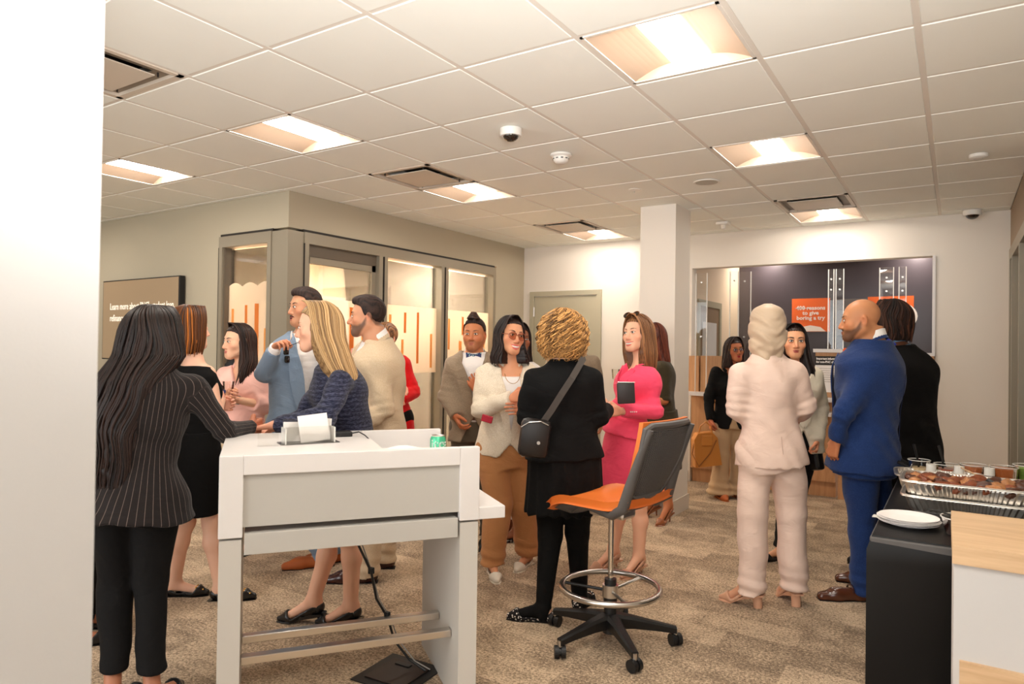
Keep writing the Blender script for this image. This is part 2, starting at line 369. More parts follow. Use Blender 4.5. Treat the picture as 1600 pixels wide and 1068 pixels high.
# ---- right wall glazing frames
rw = sempty('window_3')
MB().box(RWX+.0, RWX+.1, RY, 7.45, 2.4, 2.43).build('shadow_gap', FRAME_D, rw)
MB().box(RWX-.02, RWX+.1, RY, 7.45, 2.3, 2.4).build('header', FRAME, rw)
for y in (7.4, 7.1, 6.3, 5.45): MB().box(RWX-.02, RWX+.1, y-.04, y+.04, 0, 2.3).build('post', FRAME, rw)
MB().box(RWX+.03, RWX+.036, RY, 7.45, 0, 2.3).build('pane', GLASS, rw)
struct('wall_side_room', MB().box(3.0, 3.1, -4, 8, 0, H+.115).box(RWX+.12, 3.0, RY, RY+.12, 0, H+.115), WHITE_WALL)
sf = sempty('window_4')      # the shop front behind the viewpoint
MB().box(-9.5, 3.0, -4.0, -3.9, 2.55, H+.1).build('header', FRAME, sf)
for x in (-9.4, -7.4, -5.4, -3.4, -1.4, .6, 2.6): MB().box(x-.04, x+.04, -4.0, -3.92, 0, 2.55).build('post', FRAME, sf)
MB().box(-9.5, 3.0, -4.0, -3.9, 0, .1).build('sill', FRAME, sf)
# ---- teller hall behind the opening
TB = 10.45
NAVY = mat('dark_glazing', srgb(74, 66, 70), .25, spec=.45)
struct('wall_teller_back', MB().box(-3.0, RWX, TB, TB+.1, 0, H), NAVY)
struct('wall_teller_left', MB().box(-2.85, -2.74, BACK+.15, TB, 0, H), mat('warm_wall', srgb(236, 212, 182), .7))
d2 = sempty('door_2')
MB().box(-2.74, -2.72, 8.5, 8.58, 0, 2.13).box(-2.74, -2.72, 9.42, 9.5, 0, 2.13).box(-2.74, -2.72, 8.58, 9.42, 2.05, 2.13).build('door_frame', DOORM, d2)
MB().box(-2.742, -2.735, 8.58, 9.42, 0, 2.05).build('door_leaf', mat('door_dark', srgb(140, 118, 92), .6), d2)
MB().box(-2.734, -2.73, 8.7, 9.3, 1.1, 1.85).build('pane', mat('door_pane', srgb(225, 222, 216), .3), d2)
struct('trim_3', MB().box(-.20, -.175, BACK-.012, BACK+.16, 1.46, 2.41).box(-1.0, -.175, BACK-.03, BACK+.2, 1.455, 1.485), SOLID)
# poster wall
def poster(X0, X1, z0, z1, label):
    t = thing('poster', label, 'poster', ((X0+X1)/2, TB-.012, z0))
    w = X1-X0; h = z1-z0
    return t, w, h
PO = mat('poster_orange', srgb(240, 108, 44), .5); PW = mat('poster_white', srgb(250, 238, 228), .5)
t, w, h = poster(-1.99, -1.49, 1.77, 2.24, 'orange square poster with white words about giving boring a try')
MB().box(-w/2, w/2, 0, .01, 0, h).build('sheet', PO, t)
RX = Matrix.Rotation(math.radians(90), 4, 'X')
text('400 reasons\nto give\nboring a try', .078, PW, 'lettering', t, Matrix.Translation((0, -.002, .31)) @ RX, align='CENTER', space=.9, bold=.002)
MB().box(-.2, -.005, -.003, -.001, .328, .336).build('strike_line', PW, t)
mm = MB(); mm.prism([(-.2, 0), (-.13, .06), (0, .085), (.13, .06), (.2, 0)], 0, .002, Matrix.Translation((0, 0, .005)) @ RX); mm.build('pale_arc', PW, t)
t, w, h = poster(-1.02, -.48, 1.77, 2.24, 'orange and white poster behind the man with long locs')
MB().box(-w/2, w/2, 0, .01, 0, h).build('sheet', PO, t)
b = MB(); b.prism([(.235*math.cos(a)+.08, .19*math.sin(a)+.2) for a in [k*math.pi/12 for k in range(24)]], 0, .002, RX @ Matrix.Identity(4)); b.build('pale_disc', PW, t)
t = thing('poster', 'smoked glass panel with pale letters beside the orange square poster', 'poster', (-1.22, TB-.02, 1.72))
MB().box(-.2, .2, 0, .008, 0, .5).build('sheet', mat('smoke', srgb(104, 94, 88), .3), t)
text('So\na\ntry', .085, PW, 'lettering', t, Matrix.Translation((-.02, -.004, .33)) @ RX, align='CENTER', space=1.0, bold=.002)
# ================================================================== CEILING FIXTURES
REFL = mat('troffer_white', srgb(168, 146, 126), .7)
DIFF = mat('troffer_diffuser', srgb(255, 244, 228), .5, emit=((1, .93, .84, 1), LIGHT_E))
def troffer(i, j, label, z=H):
    X, Y = ox+i*T, oy+j*T
    t = thing('ceiling_light', label, 'ceiling light', (X+T/2, Y+T/2, z), 0, 'square recessed ceiling lights')
    w = T/2-.012
    MB().box(-w, w, -w, -w+.014, -.004, .06).box(-w, w, w-.014, w, -.004, .06).box(-w, -w+.014, -w, w, -.004, .06).box(w-.014, w, -w, w, -.004, .06).build('frame', GRID, t)
    r = MB(); n = 8; W2 = w-.014; prof = [(-W2, .0)]+[(-W2+(W2-.09)*k/n, .055*math.sin(k/n*math.pi/2)) for k in range(1, n+1)]
    for sgn in (1, -1):
        p = [(sgn*x, zz) for x, zz in prof]
        rows = [(r.bm.verts.new((x, -W2, zz)), r.bm.verts.new((x, W2, zz))) for x, zz in p]
        for a, b_ in zip(rows, rows[1:]): r.bm.faces.new((a[0], b_[0], b_[1], a[1]))
    r.box(-W2, W2, -W2, -W2+.004, 0, .06).box(-W2, W2, W2-.004, W2, 0, .06).box(-W2, W2, -W2, W2, .06, .064)
    r.build('reflector', REFL, t)
    d = MB(); m = 10
    rows = [(d.bm.verts.new((-.09+.18*k/m, -W2+.004, .052-.034*math.sin(k/m*math.pi))), d.bm.verts.new((-.09+.18*k/m, W2-.004, .052-.034*math.sin(k/m*math.pi)))) for k in range(m+1)]
    for a, b_ in zip(rows, rows[1:]): d.bm.faces.new((a[0], b_[0], b_[1], a[1]))
    d.build('diffuser', DIFF, t, smooth=True)
LN = {(3, -1): 'largest bright square ceiling light, over the middle of the room above the orange chair', (-1, -1): 'square ceiling light above the blonde woman in navy tweed', (-4, -1): 'leftmost ceiling light, cut by the white wall edge',
      (-1, 2): 'square ceiling light directly beside the air vent in front of the glass office', (3, 2): 'square ceiling light between the big one and the far one, before the teller wall', (3, 6): 'small ceiling light right in front of the teller opening beside a vent',
      (-1, 6): 'small ceiling light above the grey metal door next to a vent', (3, -4): 'ceiling light overhead behind the viewpoint, right', (-1, -4): 'ceiling light overhead behind the viewpoint, left', (-8, -1): 'ceiling light hidden far left behind the white wall'}
for (i, j), l in LN.items(): troffer(i, j, l)
troffer(1, 11, 'left ceiling light inside the teller room behind the counter'); troffer(4, 11, 'right ceiling light inside the teller room behind the counter')
for (x, y, l) in ((-6.4, 5.2, 'ceiling light inside the glass office, nearer one'), (-6.4, 6.8, 'ceiling light inside the glass office, farther one')):
    t = thing('office_light', l, 'ceiling light', (x, y, H-.02)); MB().box(-.3, .3, -.3, .3, -.01, 0).build('frame', GRID, t); MB().box(-.27, .27, -.27, .27, -.014, -.01).build('diffuser', mat('office_diffuser', srgb(255, 244, 228), .5, emit=((1, .86, .70, 1), 110)), t)
def vent(i, j, label):
    X, Y = ox+i*T, oy+j*T; w = T/2-.012
    t = thing('air_vent', label, 'air vent', (X+T/2, Y+T/2, H), 0, 'square ceiling air vents')
    M1 = mat('vent_white', srgb(205, 192, 176), .45)
    MB().box(-w, w, -w, -w+.03, -.006, .012).box(-w, w, w-.03, w, -.006, .012).box(-w, -w+.03, -w, w, -.006, .012).box(w-.03, w, -w, w, -.006, .012).build('frame', M1, t)
    r = MB()
    for k in range(4):
        r.prism([(-w+.03, -w+.03), (w-.03, -w+.03), (w-.1, -w+.1), (-w+.1, -w+.1)], .012, .016, Matrix.Rotation(k*math.pi/2, 4, 'Z'))
    r.build('cone', mat('vent_inner', srgb(132, 118, 102), .5), t)
    MB().box(-w+.03, w-.03, -w+.03, w-.03, .1, .104).build('duct', FRAME_D, t)
    MB().box(-.2, .2, -.2, .2, -.012, -.006, .002).build('face_plate', M1, t)
    for sx in (-1, 1):
        for sy in (-1, 1): MB().cyl((sx*.19, sy*.22, -.01), (sx*.19, sy*.22, .05), .005, n=6).build('clip', FRAME_D, t)
vent(-1, -3, 'air vent at the upper left beside the white wall edge'); vent(-1, 1, 'air vent touching the light in front of the glass office')
vent(3, 5, 'air vent touching the light in front of the teller opening'); vent(-1, 5, 'air vent touching the light above the grey door')
def dome(loc, label, r=.06, down=1):
    t = thing('security_camera', label, 'security camera', loc)
    MB().lathe([(0, 0), (r, 0), (r, -.035), (r*.93, -.045), (r*.72, -.045), (r*.72, -.03)], n=24).build('housing', PLASTIC_W, t, smooth=True)
    b = MB().lathe([(r*.72, -.04)]+[(r*.72*math.cos(a), -.04-r*.55*math.sin(a)) for a in (.3, .6, .9, 1.2, 1.45)]+[(0, -.04-r*.55)], n=24); b.build('dome', mat('smoked_dome', srgb(28, 18, 14), .06, coat=1), t, smooth=True)
dome((-2.25, 3.43, H-.006), 'white ceiling camera with black dome beside the smoke detector', .066)
dome((.11, 7.5, H-.006), 'white dome camera in the far ceiling corner above the white wall', .075)
dome((-5.6, 5.1, H-.02), 'dome camera on the ceiling inside the glass office', .075)
dome((-1.0, 8.6, H-.006), 'white round detector inside the teller room near its right light', .08)
dome((-1.75, 9.0, H-.006), 'white round detector inside the teller room near its left light', .08)
t = thing('smoke_detector', 'white round smoke detector between the camera and the sprinkler cap', 'smoke detector', (-2.25, 4.05, H-.006))
MB().lathe([(0, 0), (.072, 0), (.072, -.012), (.055, -.022), (.055, -.03), (.048, -.05), (.03, -.062), (0, -.064)], n=24).build('body', PLASTIC_W, t, smooth=True)
for k in range(10):
    a = k*math.pi/5; MB().box(-.008, .008, -.001, .003, -.036, -.03, M=Matrix.Rotation(a, 4, 'Z') @ Matrix.Translation((0, .052, 0))).build('slot', FRAME_D, t)
for x, y, l, r in ((-2.22, 5.24, 'small white sprinkler cap on the ceiling before the column', .05), ):
    t = thing('sprinkler_cap', l, 'sprinkler', (x, y, H-.006)); MB().lathe([(0, 0), (r, 0), (r, -.004), (0, -.008)], n=20).build('cover', PLASTIC_W, t); MB().cyl((0, 0, -.006), (0, 0, -.03), .004, n=6).build('pin', STEEL, t)
t = thing('ceiling_speaker', 'round flat ceiling speaker between the column and the middle light', 'speaker', (-1.64, 5.28, H-.006)); MB().lathe([(.085, 0), (.1, 0), (.1, -.006), (.085, -.006)], n=28).build('ring', PLASTIC_W, t); MB().lathe([(0, -.004), (.086, -.004)], n=28).build('grille', mat('grille', srgb(188, 184, 172), .7), t)
t = thing('ceiling_disc', 'small round white disc on the ceiling near the right wall', 'detector', (.11, 5.42, H-.006)); MB().lathe([(0, 0), (.055, 0), (.055, -.02), (.045, -.026), (0, -.028)], n=24).build('body', PLASTIC_W, t, smooth=True); MB().lathe([(.02, -.0285), (.03, -.0285)], n=16).build('ring', STEEL, t)
t = thing('alarm_strobe', 'small white strobe box on the ceiling right of the column', 'alarm', (-2.0, 7.0, H-.006)); MB().box(-.06, .06, -.06, .06, -.03, 0, .006).build('body', PLASTIC_W, t); MB().cyl((0, 0, -.03), (0, 0, -.07), .03, .02, n=12).build('lens', mat('lens', srgb(236, 230, 220), .1), t)
# ================================================================== TV
t = thing('wall_screen', 'wide brown wall screen with pale text about student loans', 'screen', (-6.97, GY, 1.3))
MB().box(-.71, .71, -.07, -.012, 0, .83, .004).build('bezel', BLACK, t)
MB().box(-.695, .695, -.073, -.069, .012, .818).build('display', mat('tv_display', srgb(140, 118, 92), .35, emit=(srgb(140, 118, 92), .25)), t)
MB().box(-.2, .2, -.02, 0, .25, .6).build('wall_bracket', FRAME_D, t)
TVT = mat('tv_text', srgb(232, 222, 205), .5, emit=(srgb(232, 222, 205), .4))
text("Learn more about PNC's student loan,\nrefinance and scholarship programs.\u00b2", .1, TVT, 'lettering', t, Matrix.Translation((-.55, -.075, .52)) @ Matrix.Rotation(math.radians(90), 4, 'X'), space=1.2, stretch=.76)
# ================================================================== TELLER COUNTER
tc = thing('teller_counter', 'oak fronted teller counter with white top in the wall opening', 'counter', (-1.4, 7.8, 0))
for k, (x0, x1) in enumerate(((-1.12, -.72), (-.71, -.1), (-.09, .37))):
    MB().box(x0, x1, -.16, .3, .16, .97).build('front_panel', OAK, tc)
MB().box(-1.12, .37, -.1, .3, 0, .155).build('kick_panel', OAK, tc)
MB().box(-1.12, .37, -.4, .42, .985, 1.025, .004).build('counter_top', SOLID, tc)
MB().box(.1, .37, -.44, -.17, .845, .88, .004).build('lower_ledge', SOLID, tc)
MB().box(-1.12, -1.0, -.28, .3, 1.025, 1.42).build('side_panel', OAK, tc); MB().box(-.98, -.9, -.28, .3, 1.025, 1.42).build('side_panel', OAK, tc)
wp = thing('wall_panel', 'oak wall panelling under the white sill beside the man in black', 'panel', (-.6, 7.65, 0))
MB().box(-.4, .42, -.02, .0, .0, .93).build('panel', OAK, wp); MB().box(-.4, .42, -.02, .15, .94, 1.455).build('panel', OAK, wp)
sb = thing('sign_box', 'oak divider box with white cap holding the printed notice', 'divider', (-1.0, 7.5, 1.027))
MB().box(-.2, .04, 0, .3, 0, .45).build('body', OAK, sb); MB().box(-.22, .05, -.02, .3, .45, .485).build('cap', SOLID, sb)
nt_ = thing('notice', 'printed notice with black heading about important information', 'sign', (-1.04, 7.495, 1.08))
MB().box(-.16, .12, -.006, 0, 0, .36).build('sheet', PAPER, nt_)
MB().box(-.16, .12, -.008, -.006, .27, .36).build('heading_band', FRAME_D, nt_)
text('Important information\nfor non-PNC clients', .03, PAPER, 'heading', nt_, Matrix.Translation((-.15, -.009, .325)) @ Matrix.Rotation(math.radians(90), 4, 'X'), space=1.1, stretch=.82, bold=.001)
for k in range(7): MB().box(-.145, .1-.03*(k % 3), -.0075, -.006, .235-k*.022, .239-k*.022).build('text_line', mat('text_grey', srgb(170, 160, 150), .8), nt_)
# clear acrylic screens
def screen(x, y, w, l, rot=0, z0=1.03, z1=2.32):
    t = thing('acrylic_screen', l, 'acrylic screen', (x, y, 0), rot)
    MB().box(0, w, -.003, .003, z0, z1).build('sheet', ACRYL, t)
    for q in (0, w): MB().box(q-.004, q+.004, -.005, .005, z0, z1).build('edge', EDGE, t)
    for z in (z1-.1, z0+.6):
        MB().cyl((w*.5, -.012, z), (w*.5, .012, z), .009, n=12).build('standoff', STEEL, t)
screen(-2.40, 7.40, .12, 'narrow clear acrylic strip nearest the column')
screen(-2.02, 7.35, .09, 'clear acrylic strip left of the woman in the headscarf'); screen(-1.96, 7.45, .13, 'clear acrylic fin just above the headscarf')
screen(-1.10, 7.6, .05, 'narrow clear acrylic fin crossing the orange poster', z0=1.513); screen(-1.03, 7.6, .07, 'clear acrylic fin right of the orange poster', z0=1.513)
screen(-.645, 7.66, .12, 'wide clear acrylic fin above the bald man', z0=1.487); screen(-.478, 7.66, .06, 'clear acrylic fin above the man with locs', z0=1.487)
# ================================================================== WHITE HIGH DESK
DU = Vector((.5976, .8018, 0)); DANG = math.atan2(DU.y, DU.x); DW, DD, DZ = .99, .67, 1.065
dk = thing('standing_desk', 'tall white and grey desk in front with raised rim and footrest bars', 'desk', (-2.240, 1.520, 0), DANG)
top = MB()   # left, flat part
top.box(0, .60, .03, DD, DZ-.05, DZ, .002); top.build('desk_top', SOLID, dk)
MB().box(.60, .955, .035, DD-.03, .955, .98).build('well_floor', SOLID, dk)
MB().box(.60, DW, DD-.03, DD, .86, DZ, .003).build('back_rim', SOLID, dk)
LW = .083
fr = MB(); fr.box(0, LW, -.002, .03, .765, DZ, .003).box(LW, DW-LW, -.002, .03, DZ-.072, DZ, .003).box(DW-LW, DW, -.002, .03, .765, DZ, .003); fr.build('front_rim', SOLID, dk)
MB().box(-.001, .028, .03, DD, .765, DZ-.05, .001).build('side_rim', SOLID, dk)
MB().box(DW-.03, DW, .03, DD, .765, DZ-.1, .003).build('side_rim', SOLID, dk)
MB().box(LW-.002, DW-LW+.002, .012, .028, .80, DZ-.07).build('front_panel', GREYP, dk)
MB().box(LW+.006, DW-LW-.006, .0, .36, .70, .778, .002).build('drawer', GREYP, dk)
for x0 in (0, DW-LW):
    lg = MB().box(x0+.003, x0+LW-.003, .002, DD-.02, .0, .757).build('leg', mat('grey_leg', srgb(196, 191, 183), .5), dk)
MB().box(DW-.001, DW+.115, .0, DD*.85, .765, .815, .003).build('side_shelf', SOLID, dk)
MB().box(LW, DW-LW, .10, .14, .255, .285, .003).build('foot_bar', STEEL, dk)
MB().box(LW, DW-LW, .30, .34, .255, .285, .003).build('foot_bar', STEEL, dk)
DM = Matrix.Translation((-2.240, 1.520, 0)) @ Matrix.Rotation(DANG, 4, 'Z')
def dloc(u, v, z=DZ): return DM @ Vector((u, v, z))
# leaflet holder
lh = thing('leaflet_holder', 'clear acrylic holder with white papers on the white desk', 'leaflet holder', dloc(.33, .30), DANG+.15)
MB().box(-.12, .12, -.05, .05, 0, .003).build('base', ACRYL, lh)
for q, hgt in ((-.03, .07), (.03, .1)): MB().box(-.1, .1, q, q+.002, 0, hgt).build('wall', ACRYL, lh)
for q in (-.1, .1): MB().box(q-.002, q+.002, -.045, .045, 0, .065).build('edge', EDGE, lh)
for k, (x, y, r, hh) in enumerate(((0.03, .0, .1, .118), (-.04, .02, -.25, .085), (.03, .035, -.1, .10))):
    p = MB().box(-.062, .062, -.001, .001, .004, hh).build('paper_sheet', PAPER, None); p.location = dloc(.33+x, .30+y); p.rotation_euler = (math.radians(-12), math.radians(5*(k-1)), DANG+.1+r)
    tag(p, ['largest white sheet standing in the acrylic holder', 'white sheet leaning left in the acrylic holder', 'white sheet at the back of the acrylic holder'][k], 'paper', 'papers in the holder'); p.name = 'paper'
b2 = thing('card_stand', 'small clear acrylic stand left of the leaflet holder', 'card stand', dloc(.17, .23), DANG)
MB().box(-.04, .04, 0, .003, .0, .05).build('back', ACRYL, b2)
dv = thing('card_reader', 'small black device lying behind the leaflet holder', 'device', dloc(.44, .47), DANG+.05)
MB().box(-.09, .09, -.03, .03, 0, .022, .004).build('body', BLACK, dv)
c = MB().tube([dloc(.53, .47, DZ+.012), dloc(.56, .45, DZ+.02), dloc(.58, .40, DZ+.01), dloc(.60, .33, DZ-.01), dloc(.63, .3, DZ-.07)], .0028).build('cable', BLACK); tag(c, 'thin black cable from the small device into the desk well', 'cable')
ps = thing('document', 'curled white sheet lying in the desk well', 'paper', dloc(.62, .03, .98), DANG)
g = MB(); vs = [(g.bm.verts.new((x*.3, 0, .074+.008*math.sin(x*7))), g.bm.verts.new((x*.3, .2, .05+.02*math.sin(x*5)))) for x in [k/8 for k in range(9)]]
for a, b_ in zip(vs, vs[1:]): g.bm.faces.new((a[0], b_[0], b_[1], a[1]))
g.build('sheet', PAPER, ps)
# drink can
cn = thing('drink_can', 'green and white drink can standing in the desk well', 'can', dloc(.845, .13, .98))
GC = mat('can_green', srgb(78, 186, 142), .3, metal=.35)
MB().lathe([(0, .002), (.022, 0), (.026, .004), (.033, .014), (.033, .105), (.027, .118)], n=28).build('shell', GC, cn, smooth=True)
MB().lathe([(.027, .117), (.0285, .121), (.025, .122), (.024, .117), (0, .117)], n=28).build('lid', STEEL, cn)
MB().box(-.006, .006, -.012, .01, .118, .120).build('tab', STEEL, cn)
CW = mat('can_white', srgb(240, 244, 240), .4)
tx = text('ite', .062, CW, 'lettering', cn, Matrix.Identity(4), depth=.0004, bold=.0008)
cang = math.atan2(-dloc(.8, .13).y, -dloc(.8, .13).x)   # side that faces the room's front
for v in tx.data.vertices:
    a = cang + (v.co.x-.033)/.0335; zz = v.co.y+.064+.1*v.co.x; v.co = Vector((.0338*math.cos(a), .0338*math.sin(a), zz))
for k in range(6):
    a = cang+1.15+k*.0; MB().box(.033, .0336, -.008, .008, .03+k*.012, .035+k*.012, M=Matrix.Rotation(a, 4, 'Z')).build('label_line', CW, cn)
# floor box with cables
fb = thing('floor_outlet', 'black square floor outlet box set in the carpet under the desk', 'floor outlet', (-2.10, 2.34, 0), math.radians(4))
MB().box(-.15, .15, -.15, .15, 0, .006, .003).build('frame', BLACK, fb); MB().box(-.105, .105, -.105, .105, .006, .012, .002).build('lid', mat('lid_dark', srgb(42, 30, 24), .5), fb); MB().box(-.06, .02, .05, .075, .012, .018, .002).build('latch', BLACK, fb)
pts = [(690, 0)]
cb = MB().tube([at(560, 851, 3.02), at(580, 893, 3.02), at(588, 935, 3.05), at(606, 965, 3.08), at(616, 1000, 3.12), at(640, 1030, 3.12), Vector((-2.00, 2.41, .016))], .0055).build('cable', BLACK); tag(cb, 'black cable hanging from the desk down to the floor outlet', 'cable')
cb2 = MB().tube([at(566, 851, 3.03), at(578, 885, 3.03), at(592, 935, 3.06), at(610, 965, 3.09), at(622, 998, 3.13), at(648, 1032, 3.12), Vector((-1.99, 2.43, .016))], .003).build('cable', mat('grey_cable', srgb(150, 145, 140), .6)); tag(cb2, 'thin grey cable running beside the black one under the desk', 'cable')
for q, (px, py) in enumerate(((580, 891), (605, 960))): MB().box(-.012, .012, -.01, .01, -.014, .014, .003).build('cable_clip', BLACK, cb, M=Matrix.Translation(at(px, py, 3.04)))
# ================================================================== DRAFTING CHAIR
ch = thing('drafting_chair', 'tall orange swivel chair with grey mesh back and chrome foot ring', 'chair', (-1.46, 3.2, 0), math.radians(172))
for k, a in enumerate((math.radians(-172)+x for x in (math.atan2(-.33, -.13), math.atan2(-.26, .26), math.atan2(.16, .30), math.atan2(.33, -.07), math.atan2(.02, -.36)))):
    M = Matrix.Rotation(a, 4, 'Z')
    b = MB(); L = .33
    secs = [(.03, .115, .040, .035), (.12, .108, .028, .028), (.24, .092, .022, .02), (L, .078, .018, .016)]
    rings = []
    for x, z, w, h in secs: rings.append([b.bm.verts.new((x, sy*w*ww, z+sz*h)) for sy, sz, ww in ((-1, -1, .8), (1, -1, .8), (1, .6, 1), (.6, 1, 1), (-.6, 1, 1), (-1, .6, 1))])
    for A, B in zip(rings, rings[1:]):
        for q in range(6): b.bm.faces.new((A[q], A[(q+1) % 6], B[(q+1) % 6], B[q]))
    b.bm.faces.new(rings[0]); b.bm.faces.new(rings[-1][::-1])
    leg = b.build('base_arm', BLACK, ch, M=M)
    c = MB().cyl((L-.005, 0, .055), (L-.005, 0, .085), .012, n=10).build('caster_stem', STEEL, leg, M=M)
    a2 = random.uniform(0, 3); Mc = M @ Matrix.Translation((L-.005, 0, .03)) @ Matrix.Rotation(a2, 4, 'Z')
    MB().cyl((-.0, -.027, 0), (0, -.006, 0), .03, n=20).cyl((0, .006, 0), (0, .027, 0), .03, n=20).cyl((0, -.012, 0), (0, .012, 0), .02, n=12).build('caster_wheel', BLACK, leg, M=Mc)
MB().cyl((0, 0, .05), (0, 0, .20), .036, .03, n=20).build('hub', BLACK, ch, smooth=True)
MB().cyl((0, 0, .20), (0, 0, .23), .034, n=20).cyl((0, 0, .29), (0, 0, .32), .03, n=20).build('column_cover', BLACK, ch, smooth=True)
MB().cyl((0, 0, .23), (0, 0, .29), .04, n=20).build('ring_clamp', STEEL, ch, smooth=True)
MB().cyl((0, 0, .32), (0, 0, .64), .014, n=16).build('gas_lift', CHROME, ch, smooth=True)
MB().tube([(.245*math.cos(k*math.pi/24), .245*math.sin(k*math.pi/24), .275) for k in range(48)], .015, n=10, closed=True).build('foot_ring', STEEL, ch, smooth=True)
for k in range(3):
    a = k*2*math.pi/3+.4; MB().cyl((.035*math.cos(a), .035*math.sin(a), .26), (.235*math.cos(a), .235*math.sin(a), .272), .008, n=8).build('ring_spoke', STEEL if k else BLACK, ch)
# seat: slab with rounded front lip (front is +X in chair space)
def seat_surface(nx=16, ny=14):
    V = []
    for i in range(nx+1):
        u = i/nx; x = -.22+.46*u
        for j in range(ny+1):
            v = j/ny*2-1; w = .235*(1-.12*max(0, u-.75)/.25*1.0-.10*max(0, .25-u)/.25)
            z = .735+.012*v*v-.045*max(0, u-.7)**2/.09+.02*max(0, .2-u)/.2
            V.append((x, v*w, z))
    return V, nx, ny
V, nx, ny = seat_surface()
F = [(i*(ny+1)+j, (i+1)*(ny+1)+j, (i+1)*(ny+1)+j+1, i*(ny+1)+j+1) for i in range(nx) for j in range(ny)]
n0 = len(V); V2 = V+[(x*.985, y*.97, z-.032) for x, y, z in V]
F2 = F+[tuple(n0+q for q in f[::-1]) for f in F]
bd = [i*(ny+1) for i in range(nx+1)]+[nx*(ny+1)+j for j in range(1, ny+1)]+[i*(ny+1)+ny for i in range(nx-1, -1, -1)]+[j for j in range(ny-1, 0, -1)]
for a, b_ in zip(bd, bd[1:]+bd[:1]): F2.append((a, b_, n0+b_, n0+a))
s = mesh_obj('seat', V2, F2, ORANGE_S, ch, smooth=True)
md = s.modifiers.new('b', 'BEVEL'); md.width = .012; md.segments = 3; md.limit_method = 'ANGLE'; md.angle_limit = math.radians(50)
pan = MB(); V3 = [(x*.93-.008, y*.93, z-.03) for x, y, z in V]; V4 = [(x*.7-.02, y*.7, z-.055) for x, y, z in V]
mesh_obj('seat_pan', V3+V4, [f[::-1] for f in F]+[tuple(n0+q for q in f) for f in F]+[(b_, a, n0+a, n0+b_) for a, b_ in zip(bd, bd[1:]+bd[:1])], DARK, ch, smooth=True)
MB().box(-.11, .10, -.06, .06, .635, .69, .015).build('tilt_mechanism', STEEL, ch)
MB().cyl((.02, -.06, .665), (.02, -.2, .67), .007, n=8).build('height_lever', BLACK, ch)
# backrest: curved shell with perforated mesh
def bp(v, t, off=0.):        # v -1..1 across, t 0..1 up
    w = .17+.055*min(1, t*1.6); x = -.205-.13*t+.025*math.sin(t*3)*-1+.03*v*v-.0
    return (x-off, v*w, .76+.37*t)
bn = MB(); NV, NT = 24, 34; d0 = .006
# perforated panel: square holes between fine ribs
for k in range(NV+1):
    v = -1+2*k/NV; pts = [bp(v*.86, .06+.86*q/12) for q in range(13)]
    bn.tube(pts, .0040, n=4)
for k in range(NT+1):
    tt = .06+.86*k/NT; pts = [bp(-.86+1.72*q/10, tt) for q in range(11)]
    bn.tube(pts, .0040, n=4)
bo = bn.build('mesh_back', DARK, ch)
bq = MB(); g_ = [[bq.bm.verts.new(Vector(bp(-.86+1.72*i/10, .04+.9*j/12))+Vector((.005, 0, 0))) for i in range(11)] for j in range(13)]
for j in range(12):
    for i in range(10): bq.bm.faces.new((g_[j][i], g_[j][i+1], g_[j+1][i+1], g_[j+1][i]))
bq.build('back_liner', mat('liner_grey', srgb(150, 140, 134), .6), bo)
rim = MB(); loop = [bp(v*.93, .02) for v in (-.7, -.3, 0, .3, .7)]+[bp(.93, t) for t in (.08, .3, .55, .8, .94)]+[bp(v*.9, .985) for v in (.85, .4, 0, -.4, -.85)]+[bp(-.93, t) for t in (.94, .8, .55, .3, .08)]
rim.tube(loop, .016, n=8, closed=True); rim.build('back_frame', DARK, ch, smooth=True)
pad = MB(); PV, PT = 10, 12
ft = [[pad.bm.verts.new(Vector(bp(-.97+1.94*i/PV, .0+1.035*j/PT))+Vector((.030, 0, 0))) for i in range(PV+1)] for j in range(PT+1)]
bk = [[pad.bm.verts.new(Vector(bp(-.97+1.94*i/PV, .0+1.035*j/PT))+Vector((.009, 0, 0))) for i in range(PV+1)] for j in range(PT+1)]
for j in range(PT):
    for i in range(PV):
        pad.bm.faces.new((ft[j][i], ft[j][i+1], ft[j+1][i+1], ft[j+1][i])); pad.bm.faces.new((bk[j][i], bk[j+1][i], bk[j+1][i+1], bk[j][i+1]))
for j in range(PT):
    pad.bm.faces.new((ft[j][0], ft[j+1][0], bk[j+1][0], bk[j][0])); pad.bm.faces.new((ft[j][PV], bk[j][PV], bk[j+1][PV], ft[j+1][PV]))
for i in range(PV):
    pad.bm.faces.new((ft[0][i], bk[0][i], bk[0][i+1], ft[0][i+1])); pad.bm.faces.new((ft[PT][i], ft[PT][i+1], bk[PT][i+1], bk[PT][i]))
pad.build('back_pad', ORANGE_S, ch, smooth=True)
for sgn in (-1, 1):
    MB().tube([(.02, sgn*.17, .70), (-.13, sgn*.205, .69), (-.20, sgn*.215, .735), (-.235, sgn*.213, .85), (-.285, sgn*.21, .99), (-.335, sgn*.205, 1.11)], [.02, .026, .03, .025, .02, .014], n=10, flat=.6).build('back_arm', DARK, ch, smooth=True)
# ================================================================== BLACK CLOTH TABLE
TX0, TX1, TY0, TY1, TZ = -.30, .385, 3.10, 4.90, .74
CLOTH = mat('black_cloth', srgb(15, 13, 12), .45, bump=.15, bscale=500, spec=.35)
bt = thing('buffet_table', 'long table under a black stretch cloth holding the food trays', 'table', (0, 0, 0))
MB().box(TX0+.01, TX1-.01, TY0+.01, TY1-.01, TZ-.04, TZ-.003, .006).build('table_top', DARK, bt)
for x in (TX0+.06, TX1-.06):
    for y in (TY0+.06, TY1-.06): MB().cyl((x, y, 0), (x, y, TZ-.04), .014).build('leg', STEEL, bt)
